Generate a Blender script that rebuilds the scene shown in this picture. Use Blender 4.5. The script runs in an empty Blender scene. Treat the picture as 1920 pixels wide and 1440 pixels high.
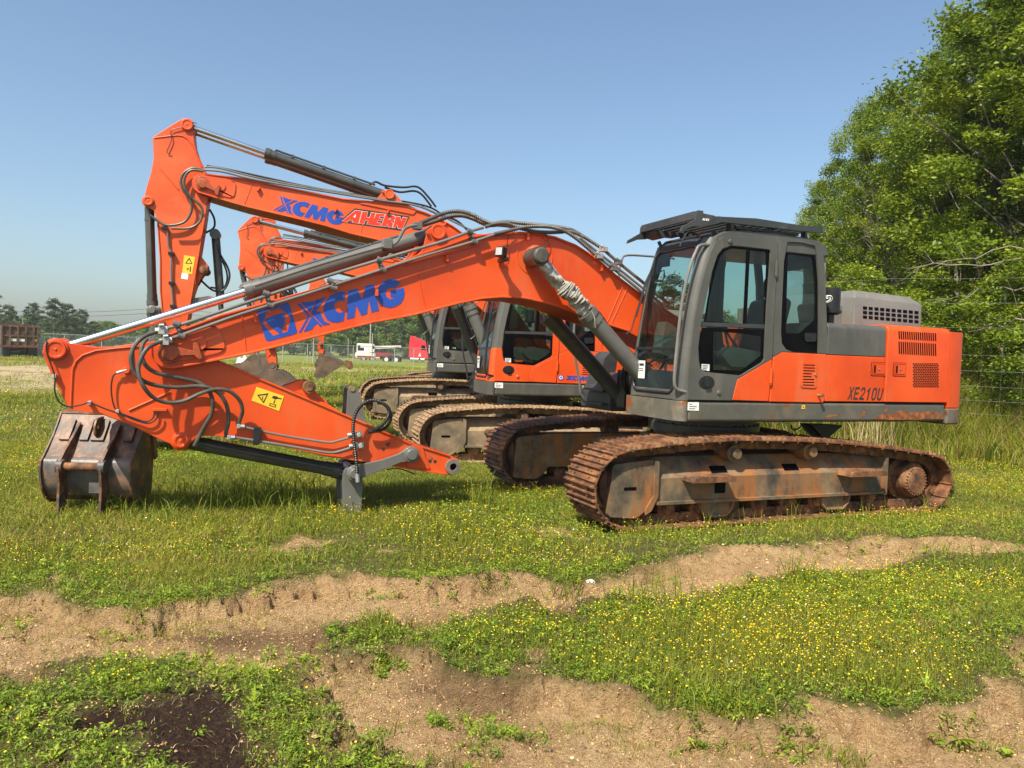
import bpy, bmesh, math, random
import numpy as np
from mathutils import Vector, Matrix
from mathutils.geometry import tessellate_polygon
rnd = random.Random(7)
scene = bpy.context.scene
COL = scene.collection

# ---------------------------------------------------------------- camera
FPX = 1440.0; CH = 1.62
PIT = math.radians(2.07); ROL = math.radians(1.9)
fw = np.array([0, math.cos(PIT), -math.sin(PIT)]); _r = np.array([1, 0, 0.]); _u = np.array([0, math.sin(PIT), math.cos(PIT)])
rc = math.cos(ROL)*_r + math.sin(ROL)*_u; uc = math.cos(ROL)*_u - math.sin(ROL)*_r
CAM = np.array([0, 0, CH])
cd = bpy.data.cameras.new('camera'); cam = bpy.data.objects.new('camera', cd); COL.objects.link(cam)
cd.sensor_width = 36; cd.lens = 36*FPX/1920; cd.clip_start = .05; cd.clip_end = 4000
m = Matrix.Identity(4)
for i in range(3):
    m[i][0] = rc[i]; m[i][1] = uc[i]; m[i][2] = -fw[i]; m[i][3] = CAM[i]
cam.matrix_world = m
scene.camera = cam

# ---------------------------------------------------------------- light
SUN_EL = 52.0
SH = np.array([.50, .866])                      # horizontal travel of the sunlight
world = bpy.data.worlds.new('World'); scene.world = world; world.use_nodes = True
wn = world.node_tree.nodes; wl = world.node_tree.links
sky = wn.new('ShaderNodeTexSky'); sky.sky_type = 'NISHITA'; sky.sun_disc = False
sky.sun_elevation = math.radians(SUN_EL); sky.sun_rotation = math.atan2(-SH[0], -SH[1])
sky.altitude = 0; sky.air_density = 1.0; sky.dust_density = 2.2; sky.ozone_density = 2.0
tintn = wn.new('ShaderNodeMix'); tintn.data_type = 'RGBA'; tintn.blend_type = 'MULTIPLY'; tintn.inputs[0].default_value = 1; tintn.inputs[7].default_value = (.95, 1.0, .99, 1)
wl.new(sky.outputs[0], tintn.inputs[6]); wl.new(tintn.outputs[2], wn['Background'].inputs[0]); wn['Background'].inputs[1].default_value = 0.112
ld = bpy.data.lights.new('sun', 'SUN'); ld.energy = 5.0; ld.angle = math.radians(.55); ld.color = (1.0, .915, .76)
sun = bpy.data.objects.new('sun', ld); COL.objects.link(sun)
ce, se = math.cos(math.radians(SUN_EL)), math.sin(math.radians(SUN_EL))
sun.rotation_euler = Vector((SH[0]*ce, SH[1]*ce, -se)).to_track_quat('-Z', 'Y').to_euler()
sun.location = (0, -20, 30)
vs = scene.view_settings
vs.view_transform = 'Standard'; vs.look = 'None'; vs.gamma = 1; vs.use_curve_mapping = False; vs.exposure = 0.70

# ---------------------------------------------------------------- pixel rays
def ray(px, py): return fw + (px-960)/FPX*rc - (py-720)/FPX*uc
def G(px, py, z=0.0):
    r = ray(px, py); t = (z-CH)/r[2]; return CAM + t*r
def at(px, py, D):
    return CAM + D*ray(px, py)
class Frame:
    """vertical machine frame: x rearwards, y away, z up"""
    def __init__(s, O, yaw):
        s.O = np.array(O, float); s.yaw = yaw
        y = math.radians(yaw)
        s.d = np.array([math.cos(y), math.sin(y), 0]); s.n = np.array([-math.sin(y), math.cos(y), 0])
    def P(s, px, py, yl):
        r = ray(px, py); t = (yl - np.dot(CAM-s.O, s.n))/np.dot(r, s.n); p = CAM + t*r - s.O
        return (float(np.dot(p, s.d)), yl, float(p[2]))
    def XZ(s, pts, yl):
        return [(a, c) for a, b, c in (s.P(x, y, yl) for x, y in pts)]
def zoom(ox, oy, k):
    return lambda pts: [(ox+x/k, oy+y/k) for x, y in pts]

# ---------------------------------------------------------------- materials
MATS = {}
def nodes_of(mat):
    mat.use_nodes = True
    nt = mat.node_tree
    return nt, nt.nodes, nt.links, nt.nodes['Principled BSDF']
def ramp(n, l, fac, stops):
    r = n.new('ShaderNodeValToRGB'); e = r.color_ramp.elements
    while len(e) < len(stops): e.new(.5)
    for i, (p, c) in enumerate(stops):
        e[i].position = p; e[i].color = (*c, 1)
    l.new(fac, r.inputs[0]); return r.outputs[0]
def noise(n, l, vec, scale, detail=5, rough=.6, dist=0):
    t = n.new('ShaderNodeTexNoise'); t.inputs['Scale'].default_value = scale; t.inputs['Detail'].default_value = detail
    t.inputs['Roughness'].default_value = rough; t.inputs['Distortion'].default_value = dist
    if vec is not None: l.new(vec, t.inputs['Vector'])
    return t.outputs['Fac']
def mixc(n, l, fac, a, b):
    x = n.new('ShaderNodeMix'); x.data_type = 'RGBA'
    if isinstance(fac, float): x.inputs[0].default_value = fac
    else: l.new(fac, x.inputs[0])
    for k, v in ((6, a), (7, b)):
        if isinstance(v, tuple): x.inputs[k].default_value = (*v, 1)
        else: l.new(v, x.inputs[k])
    return x.outputs[2]
def surf(name, stops, scale=3, rough=.5, metal=0, bump=0, bscale=40, dust=None, dust_amt=(.55, .75), dscale=2.0, streak=False, coat=0, rough2=None, spots=None):
    """stops: colour ramp over noise; dust: second colour laid in patches; spots: chips"""
    if name in MATS: return MATS[name]
    mt = bpy.data.materials.new(name); nt, n, l, b = nodes_of(mt)
    tc = n.new('ShaderNodeTexCoord'); v = tc.outputs['Object']
    f = noise(n, l, v, scale, 8, .62)
    c = ramp(n, l, f, stops)
    if dust:
        vv = v
        if streak:
            mp = n.new('ShaderNodeMapping'); mp.inputs['Scale'].default_value = (1, 1, .22); l.new(v, mp.inputs[0]); vv = mp.outputs[0]
        g = noise(n, l, vv, dscale, 9, .68, .3)
        k = ramp(n, l, g, [(dust_amt[0], (0, 0, 0)), (dust_amt[1], (1, 1, 1))])
        c = mixc(n, l, k, c, dust)
    if spots:
        g = noise(n, l, v, spots[1], 6, .75)
        k = ramp(n, l, g, [(spots[2], (0, 0, 0)), (spots[2]+.02, (1, 1, 1))])
        c = mixc(n, l, k, c, spots[0])
    l.new(c, b.inputs['Base Color'])
    b.inputs['Metallic'].default_value = metal
    if rough2 is None: b.inputs['Roughness'].default_value = rough
    else:
        mr = n.new('ShaderNodeMapRange'); mr.inputs[3].default_value = rough; mr.inputs[4].default_value = rough2
        l.new(noise(n, l, v, scale*3, 5), mr.inputs[0]); l.new(mr.outputs[0], b.inputs['Roughness'])
    if coat: b.inputs['Coat Weight'].default_value = coat; b.inputs['Coat Roughness'].default_value = .18
    if bump:
        bp = n.new('ShaderNodeBump'); bp.inputs['Strength'].default_value = bump; bp.inputs['Distance'].default_value = .01
        l.new(noise(n, l, v, bscale, 8, .65), bp.inputs['Height']); l.new(bp.outputs[0], b.inputs['Normal'])
    MATS[name] = mt; return mt
ORANGE = surf('orange_paint', [(.33, (.54, .050, .003)), (.5, (.66, .068, .005)), (.68, (.72, .088, .010))], 1.1, .36, dust=(.56, .135, .050), dust_amt=(.52, .80), dscale=2.6, streak=True, coat=.12, rough2=.55, bump=.03, bscale=6, spots=((.20, .05, .018), 6.0, .745))
ORANGE_FADE = surf('faded_orange_paint', [(.35, (.60, .072, .009)), (.55, (.67, .090, .014)), (.7, (.71, .108, .022))], 1.1, .45, dust=(.58, .15, .05), dust_amt=(.55, .8), dscale=2.0, streak=True, bump=.03, bscale=6)
GREY = surf('grey_paint', [(.35, (.064, .063, .056)), (.6, (.086, .084, .073))], 2.2, .38, dust=(.17, .145, .105), dust_amt=(.52, .86), dscale=3, streak=True, rough2=.55, coat=.1, bump=.02, bscale=8)
GREY_BELLY = surf('worn_grey_paint', [(.35, (.070, .071, .060)), (.6, (.094, .090, .075))], 2.2, .4, dust=(.17, .13, .085), dust_amt=(.50, .80), dscale=3.2, rough2=.6, spots=((.17, .055, .02), 3.0, .63), bump=.04, bscale=12)
GREY_RUST = surf('scraped_grey_paint', [(.35, (.095, .090, .072)), (.6, (.125, .117, .094))], 2.2, .5, dust=(.24, .19, .125), dust_amt=(.48, .75), dscale=5, spots=((.22, .07, .02), 3.0, .58), bump=.1, bscale=20)
RUSTY_CORNER = surf('rusty_orange_corner', [(.35, (.10, .035, .012)), (.5, (.19, .070, .022)), (.66, (.36, .11, .03))], 5, .6, dust=(.13, .12, .10), dust_amt=(.46, .56), dscale=6, bump=.2, bscale=30)
DGREY = surf('dark_grey_paint', [(.35, (.028, .031, .033)), (.65, (.052, .054, .055))], 3, .42, dust=(.12, .11, .09), dust_amt=(.58, .9), dscale=4, rough2=.6)
CYLG = surf('cylinder_grey_paint', [(.35, (.100, .100, .094)), (.65, (.140, .138, .126))], 2.5, .33, dust=(.2, .18, .14), dust_amt=(.58, .9), dscale=4, coat=.15)
CYLD = surf('dark_cylinder_paint', [(.35, (.046, .048, .045)), (.65, (.076, .076, .068))], 2.5, .35, dust=(.14, .12, .09), dust_amt=(.58, .9), dscale=4, coat=.15)
PIPE = surf('pipe_grey_paint', [(.35, (.12, .12, .115)), (.65, (.17, .165, .15))], 3, .36, dust=(.22, .18, .12), dust_amt=(.55, .85), dscale=6)
HOSE = surf('hose_rubber', [(.35, (.045, .043, .038)), (.65, (.10, .092, .072))], 9, .42, bump=.15, bscale=90)
BHOSE = surf('black_hose_rubber', [(.35, (.010, .010, .010)), (.65, (.022, .021, .020))], 9, .4, bump=.1, bscale=90)
CHROME = surf('chrome_rod', [(.4, (.62, .64, .66)), (.6, (.70, .72, .74))], 2, .22, metal=1.0)
STEEL = surf('bare_steel', [(.4, (.34, .32, .28)), (.6, (.46, .43, .38))], 12, .38, metal=.85, bump=.1)
GALV = surf('galvanised_steel', [(.4, (.36, .37, .37)), (.6, (.48, .48, .47))], 6, .5, metal=.5)
BLACK = surf('black_plastic', [(.4, (.011, .011, .012)), (.6, (.020, .020, .021))], 4, .38)
GASKET = surf('black_window_border', [(.4, (.003, .003, .004)), (.6, (.005, .005, .006))], 4, .25); GASKET.node_tree.nodes['Principled BSDF'].inputs['Specular IOR Level'].default_value = .06
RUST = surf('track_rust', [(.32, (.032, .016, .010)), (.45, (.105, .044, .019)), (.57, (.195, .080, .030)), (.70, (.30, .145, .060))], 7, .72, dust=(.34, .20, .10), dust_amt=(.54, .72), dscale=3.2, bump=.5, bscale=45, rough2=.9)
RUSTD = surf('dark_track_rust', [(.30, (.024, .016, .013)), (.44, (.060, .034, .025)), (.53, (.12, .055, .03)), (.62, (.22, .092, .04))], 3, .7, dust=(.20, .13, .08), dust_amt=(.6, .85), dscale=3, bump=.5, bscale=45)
MUD = surf('dried_mud_on_track', [(.30, (.13, .07, .035)), (.48, (.27, .165, .088)), (.66, (.42, .28, .16))], 8, .88, dust=(.46, .33, .20), dust_amt=(.5, .75), dscale=3.2, bump=.6, bscale=38)
FRAMEM = surf('muddy_frame_paint', [(.34, (.040, .032, .023)), (.48, (.105, .080, .050)), (.64, (.22, .145, .078))], 4.2, .65, dust=(.27, .105, .030), dust_amt=(.46, .58), dscale=3.0, bump=.2, bscale=25, streak=True)
FRAMEMUD = surf('mud_covered_frame', [(.32, (.10, .085, .06)), (.5, (.19, .14, .085)), (.68, (.33, .24, .145))], 3, .85, dust=(.36, .25, .14), dust_amt=(.5, .7), dscale=2.5, bump=.4, bscale=25)
BUCKETM = surf('bucket_rust', [(.30, (.030, .022, .018)), (.44, (.075, .040, .025)), (.56, (.165, .080, .042)), (.70, (.33, .19, .105))], 5.5, .5, dust=(.050, .050, .055), dust_amt=(.52, .60), dscale=3.4, bump=.35, bscale=22, spots=((.45, .32, .22), 9, .70))
BUCKETW = surf('worn_bucket_steel', [(.32, (.06, .062, .066)), (.5, (.115, .10, .090)), (.7, (.20, .12, .075))], 5, .42, dust=(.28, .15, .09), dust_amt=(.52, .66), dscale=4, bump=.3, bscale=22)
BUCKETA = surf('bronze_brown_bucket', [(.32, (.050, .036, .026)), (.5, (.105, .070, .044)), (.68, (.18, .115, .07))], 2.5, .6, bump=.2, bscale=15)
BLUE = surf('blue_decal', [(.4, (.018, .065, .36)), (.6, (.022, .078, .40))], 4, .3)
REDD = surf('red_decal', [(.4, (.78, .035, .008)), (.6, (.82, .045, .010))], 4, .4)
WHITE = surf('white_decal', [(.4, (.70, .70, .67)), (.6, (.78, .78, .75))], 14, .5)
YELLOW = surf('yellow_label', [(.4, (.80, .50, .025)), (.6, (.86, .56, .04))], 6, .45)
DARKDEC = surf('dark_decal', [(.4, (.022, .024, .020)), (.6, (.03, .032, .028))], 6, .5)
CANVAS = surf('dirty_canvas', [(.3, (.13, .12, .10)), (.5, (.30, .28, .245)), (.7, (.50, .47, .42))], 6, .9, bump=.5, bscale=30)
SEATM = surf('seat_fabric', [(.4, (.10, .115, .105)), (.6, (.15, .165, .15))], 6, .85)
TRIMM = surf('cab_trim', [(.4, (.16, .18, .15)), (.6, (.22, .24, .20))], 4, .7)
SHEET = surf('engine_cover_grey', [(.35, (.135, .128, .115)), (.65, (.18, .172, .152))], 2, .42, dust=(.33, .26, .18), dust_amt=(.56, .8), dscale=5, bump=.05, bscale=5, coat=.1)
def glass(name, tint, refl=.5, mixv=.0, scat=.06):
    mt = bpy.data.materials.new(name); mt.use_nodes = True; nt = mt.node_tree; n = nt.nodes; l = nt.links
    n.clear(); o = n.new('ShaderNodeOutputMaterial')
    tr = n.new('ShaderNodeBsdfTransparent'); tr.inputs[0].default_value = (*tint, 1)
    gl = n.new('ShaderNodeBsdfGlossy'); gl.inputs['Roughness'].default_value = .02; gl.inputs[0].default_value = (.9, .95, 1, 1)
    df = n.new('ShaderNodeBsdfDiffuse'); df.inputs[0].default_value = (.28, .29, .25, 1)
    tc = n.new('ShaderNodeTexCoord')
    fr = n.new('ShaderNodeFresnel'); fr.inputs[0].default_value = 1.5
    mu = n.new('ShaderNodeMath'); mu.operation = 'MULTIPLY_ADD'; mu.inputs[1].default_value = refl; mu.inputs[2].default_value = mixv
    l.new(fr.outputs[0], mu.inputs[0])
    m1 = n.new('ShaderNodeMixShader'); l.new(mu.outputs[0], m1.inputs[0]); l.new(tr.outputs[0], m1.inputs[1]); l.new(gl.outputs[0], m1.inputs[2])
    ns = noise(n, l, tc.outputs['Object'], 5, 6, .7)
    mr = n.new('ShaderNodeMapRange'); mr.inputs[1].default_value = .45; mr.inputs[2].default_value = .8; mr.inputs[3].default_value = scat*.4; mr.inputs[4].default_value = scat*1.8
    l.new(ns, mr.inputs[0])
    m2 = n.new('ShaderNodeMixShader'); l.new(mr.outputs[0], m2.inputs[0]); l.new(m1.outputs[0], m2.inputs[1]); l.new(df.outputs[0], m2.inputs[2])
    l.new(m2.outputs[0], o.inputs[0]); MATS[name] = mt; return mt
GLASS = glass('cab_glass', (.66, .80, .74), .8, .0, .025)
GLASSD = glass('dark_cab_glass', (.52, .66, .60), .8, .0, .02)

# ---------------------------------------------------------------- mesh helper
def catmull(pts, k=6, closed=False):
    P = [Vector(p) for p in pts]; out = []; N = len(P)
    rng = range(N if closed else N-1)
    for i in rng:
        p0 = P[(i-1) % N] if closed or i > 0 else P[0]*2-P[1]
        p1 = P[i]; p2 = P[(i+1) % N]
        p3 = P[(i+2) % N] if closed or i+2 < N else P[-1]*2-P[-2]
        for j in range(k):
            t = j/k
            out.append(.5*((2*p1)+(p2-p0)*t+(2*p0-5*p1+4*p2-p3)*t*t+(3*p1-p0-3*p2+p3)*t**3))
    if not closed: out.append(P[-1])
    return out
class MB:
    def __init__(s): s.v = []; s.f = []; s.mi = []
    def add(s, vs_, fs, m=0):
        b = len(s.v); s.v += [tuple(x) for x in vs_]
        for f in fs: s.f.append(tuple(b+i for i in f)); s.mi.append(m)
        return s
    def box(s, x0, x1, y0, y1, z0, z1, m=0, M=None):
        v = [Vector((x, y, z)) for x in (x0, x1) for y in (y0, y1) for z in (z0, z1)]
        if M is not None: v = [M @ p for p in v]
        return s.add(v, [(0, 1, 3, 2), (4, 6, 7, 5), (0, 4, 5, 1), (2, 3, 7, 6), (0, 2, 6, 4), (1, 5, 7, 3)], m)
    def prism(s, poly, y0, y1, holes=(), m=0, fn=None):
        loops = [poly]+list(holes)
        tri = tessellate_polygon([[Vector((a, b, 0)) for a, b in lp] for lp in loops])
        flat = [p for lp in loops for p in lp]; N = len(flat)
        fn = fn or (lambda a, y, b: (a, y, b))
        v = [fn(a, y0, b) for a, b in flat]+[fn(a, y1, b) for a, b in flat]
        fs = [tuple(t) for t in tri]+[tuple(i+N for i in reversed(t)) for t in tri]
        o = 0
        for lp in loops:
            k = len(lp)
            for i in range(k): j = (i+1) % k; fs.append((o+i, o+j, o+j+N, o+i+N))
            o += k
        return s.add(v, fs, m)
    def flat(s, poly, y, m=0, holes=()):
        loops = [poly]+list(holes)
        tri = tessellate_polygon([[Vector((a, b, 0)) for a, b in lp] for lp in loops])
        return s.add([(a, y, b) for lp in loops for a, b in lp], [tuple(t) for t in tri], m)
    def plan(s, poly, z0, z1, m=0):
        return s.prism(poly, z0, z1, m=m, fn=lambda a, y, b: (a, b, y))
    def tube(s, pts, r, n=8, m=0, caps=True, closed=False, sy=1.0):
        P = [Vector(p) for p in pts]; N = len(P)
        rr = r if isinstance(r, (list, tuple)) else [r]*N
        up = None; vs_ = []
        for i, p in enumerate(P):
            if closed: t = (P[(i+1) % N]-P[i-1]).normalized()
            else: t = (P[min(i+1, N-1)]-P[max(i-1, 0)])
            if t.length < 1e-9: t = Vector((0, 0, 1))
            t.normalize()
            if up is None:
                up = Vector((0, 1, 0)) if abs(t.y) < .9 else Vector((1, 0, 0))
            up = (up-t*up.dot(t))
            if up.length < 1e-6: up = Vector((0, 0, 1))-t*t.z
            up.normalize(); q = t.cross(up)
            for k in range(n):
                a = 2*math.pi*k/n
                vs_.append(p+(up*math.cos(a)*sy+q*math.sin(a))*rr[i])
        fs = []
        for i in range(N if closed else N-1):
            for k in range(n):
                a = i*n+k; b = i*n+(k+1) % n; c = ((i+1) % N)*n+(k+1) % n; d = ((i+1) % N)*n+k
                fs.append((a, b, c, d))
        if caps and not closed: fs += [tuple(range(n-1, -1, -1)), tuple((N-1)*n+k for k in range(n))]
        return s.add(vs_, fs, m)
    def cyl(s, p0, p1, r, n=24, m=0, r2=None):
        return s.tube([p0, p1], [r, r if r2 is None else r2], n, m)
    def lathe(s, p0, ax, prof, n=24, m=0):
        """prof: (distance along axis, radius)"""
        p0 = Vector(p0); ax = Vector(ax).normalized()
        return s.tube2([p0+ax*a for a, r in prof], [r for a, r in prof], ax, n, m)
    def tube2(s, P, rr, ax, n, m):
        u = ax.orthogonal().normalized(); w = ax.cross(u); vs_ = []
        for p, r in zip(P, rr):
            for k in range(n):
                a = 2*math.pi*k/n; vs_.append(p+(u*math.cos(a)+w*math.sin(a))*max(r, 1e-4))
        N = len(P); fs = []
        for i in range(N-1):
            for k in range(n):
                fs.append((i*n+k, i*n+(k+1) % n, (i+1)*n+(k+1) % n, (i+1)*n+k))
        fs += [tuple(range(n-1, -1, -1)), tuple((N-1)*n+k for k in range(n))]
        return s.add(vs_, fs, m)
    def mesh(s, name, mats, recalc=True, ang=35):
        me = bpy.data.meshes.new(name); me.from_pydata(s.v, [], s.f); me.update()
        for mt in mats: me.materials.append(mt)
        me.polygons.foreach_set('material_index', s.mi)
        if recalc:
            bm = bmesh.new(); bm.from_mesh(me); bmesh.ops.recalc_face_normals(bm, faces=bm.faces); bm.to_mesh(me); bm.free()
        me.polygons.foreach_set('use_smooth', [True]*len(me.polygons)); me.set_sharp_from_angle(angle=math.radians(ang))
        return me
def tag(o, label=None, cat=None, group=None, kind=None):
    if label: o['label'] = label
    if cat: o['category'] = cat
    if group: o['group'] = group
    if kind: o['kind'] = kind
    return o
def link(name, me, parent=None, bevel=0, seg=2):
    o = bpy.data.objects.new(name, me); COL.objects.link(o)
    if parent: o.parent = parent
    if bevel:
        b = o.modifiers.new('bevel', 'BEVEL'); b.width = bevel; b.segments = seg; b.limit_method = 'ANGLE'; b.angle_limit = math.radians(38); b.harden_normals = True
    return o
def empty(name, loc=(0, 0, 0), rz=0):
    o = bpy.data.objects.new(name, None); COL.objects.link(o); o.location = loc; o.rotation_euler = (0, 0, rz); o.empty_display_size = .2
    return o
CACHE = {}
def part(name, fn, mats, parent, key=None, bevel=0, seg=2, ang=35, label=None):
    """fn(mb) fills a mesh builder; the mesh is shared by every copy with the same key"""
    if not isinstance(mats, (list, tuple)): mats = [mats]
    k = (key, tuple(x.name for x in mats)) if key else None
    if k and k in CACHE: me = CACHE[k]
    else:
        mb = MB(); fn(mb); me = mb.mesh(name, mats, ang=ang)
        if k: CACHE[k] = me
    o = link(name, me, parent, bevel, seg)
    if label: o['label'] = label
    return o
def rrect(x0, x1, z0, z1, r, k=4):
    out = []
    for cx, cz, a0 in ((x1-r, z1-r, 0), (x0+r, z1-r, 90), (x0+r, z0+r, 180), (x1-r, z0+r, 270)):
        for i in range(k+1):
            a = math.radians(a0+90*i/k); out.append((cx+r*math.cos(a), cz+r*math.sin(a)))
    return out
def circ(cx, cz, r, k=24, a0=0, a1=360):
    return [(cx+r*math.cos(math.radians(a0+(a1-a0)*i/k)), cz+r*math.sin(math.radians(a0+(a1-a0)*i/k))) for i in range(k if a1-a0 == 360 else k+1)]
def rnd_poly(poly, r=.03, k=3):
    """round the corners of a polygon"""
    out = []; N = len(poly)
    for i in range(N):
        a, b, c = Vector(poly[i-1]), Vector(poly[i]), Vector(poly[(i+1) % N])
        u = (a-b); w = (c-b); lu, lw = u.length, w.length
        q = min(r, lu*.45, lw*.45)
        p0 = b+u.normalized()*q; p1 = b+w.normalized()*q
        for j in range(k+1):
            t = j/k; out.append(tuple((1-t)**2*p0+2*t*(1-t)*b+t*t*p1))
    return out
# ================================================================ excavators
O1 = np.array([2.57539064, 9.44039669, 0.0])
F1 = Frame(O1, 22.5)
P = F1.P
z7 = zoom(1160, 380, 3.6); z8 = zoom(0, 480, 4.0); z6 = zoom(420, 380, 4.5714); zb = zoom(780, 360, 4.0); z2 = zoom(400, 560, 3.273)
z1 = zoom(40, 580, 3.429); zr = zoom(1500, 520, 4.8); z5 = zoom(240, 200, 2.909); zx = zoom(470, 510, 6.4); za = zoom(500, 350, 6.857)
XZ = F1.XZ
def P3(pts, yl): return [P(x, y, yl) for x, y in pts]
XF = [(1.20, -1.55), (1.6, -1.53), (1.8, -1.50), (2.06, -1.465), (2.4, -1.41), (2.68, -1.34), (2.84, -1.29), (3.0, -1.22)]
def xf(z): return float(np.interp(z, [a for a, b in XF], [b for a, b in XF]))
FOOT = (-.6, 1.75); TIP = XZ([(318, 660)], -.31)[0]; APIN = XZ([(815, 437)], -.2)[0]; KPIN = XZ([(105, 655)], -.2)[0]; BPIN = XZ([(1008, 481)], -.48)[0]
BASE = (-1.12, 1.15)
ARMT = XZ([(849, 875)], -.2)[0]

# ---- undercarriage
def track_path():
    pts = [(-2.05, -0.04), (-1.0, -0.035), (0, -0.03), (1.0, -.03), (1.80, -.03)]
    pts += [(1.82+.41*math.sin(math.radians(a)), .33-.36*math.cos(math.radians(a))) for a in range(20, 165, 20)]
    pts += [(1.80, .69), (1.2, .765), (.6, .825), (0, .862), (-.5, .878), (-.86, .884), (-1.3, .872), (-1.7, .848), (-2.05, .812)]
    pts += [(-2.07-.50*math.sin(math.radians(a)), .39+.43*math.cos(math.radians(a))) for a in range(20, 170, 20)]
    return pts
def make_track(mb, seed):
    r = random.Random(seed)
    loop = catmull([(x, 0, z) for x, z in track_path()], 8, True)
    P_ = [p for p in loop]; N = len(P_); cum = [0]
    for i in range(N): cum.append(cum[-1]+(P_[(i+1) % N]-P_[i]).length)
    T = cum[-1]; ns = 52
    def s_at(d):
        d %= T; i = max(j for j in range(N) if cum[j] <= d); t = (d-cum[i])/(cum[i+1]-cum[i]); return P_[i].lerp(P_[(i+1) % N], t)
    for k in range(ns):
        d0 = T*k/ns; pitch = T/ns
        a, b = s_at(d0), s_at(d0+pitch); t = (b-a).normalized(); nrm = Vector((t.z, 0, -t.x))     # outward
        c = (a+b)/2-nrm*.03; jz = r.uniform(-.004, .004)
        M = Matrix(((t.x, 0, nrm.x, c.x), (t.y, 1, nrm.y, 0), (t.z, 0, nrm.z, c.z), (0, 0, 0, 1)))
        L_ = pitch*.5
        mb.box(-L_*1.04, L_*.98, -.30, .30, -.012, 0.0+jz, M=M)
        for g, hh in ((-.80, .030), (-.12, .024), (.56, .024)):
            mb.prism([(L_*g-.013, jz), (L_*g+.013, jz), (L_*g+.007, hh), (L_*g-.007, hh)], -.30, .30, fn=lambda x, y, z: tuple(M @ Vector((x, y, z))))
        # bent lip under the edge of the shoe
        mb.box(L_*.86, L_*1.02, -.30, .30, -.030, -.008, M=M)
        for yy in (-.10, .10):
            mb.prism([(-L_*1.1, -.10), (-L_*.7, -.115), (L_*.7, -.115), (L_*1.1, -.10), (L_*1.0, -.02), (-L_*1.0, -.02)], yy-.022, yy+.022, fn=lambda x, y, z: tuple(M @ Vector((x, y, z))))
            mb.cyl(tuple(M @ Vector((L_, yy-.035, -.065))), tuple(M @ Vector((L_, yy+.035, -.065))), .028, 8)
        for yy in (-.15, .15):
            for xx in (-.35, .25): mb.cyl(tuple(M @ Vector((L_*xx, yy, 0))), tuple(M @ Vector((L_*xx, yy, .016))), .014, 6)
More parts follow.
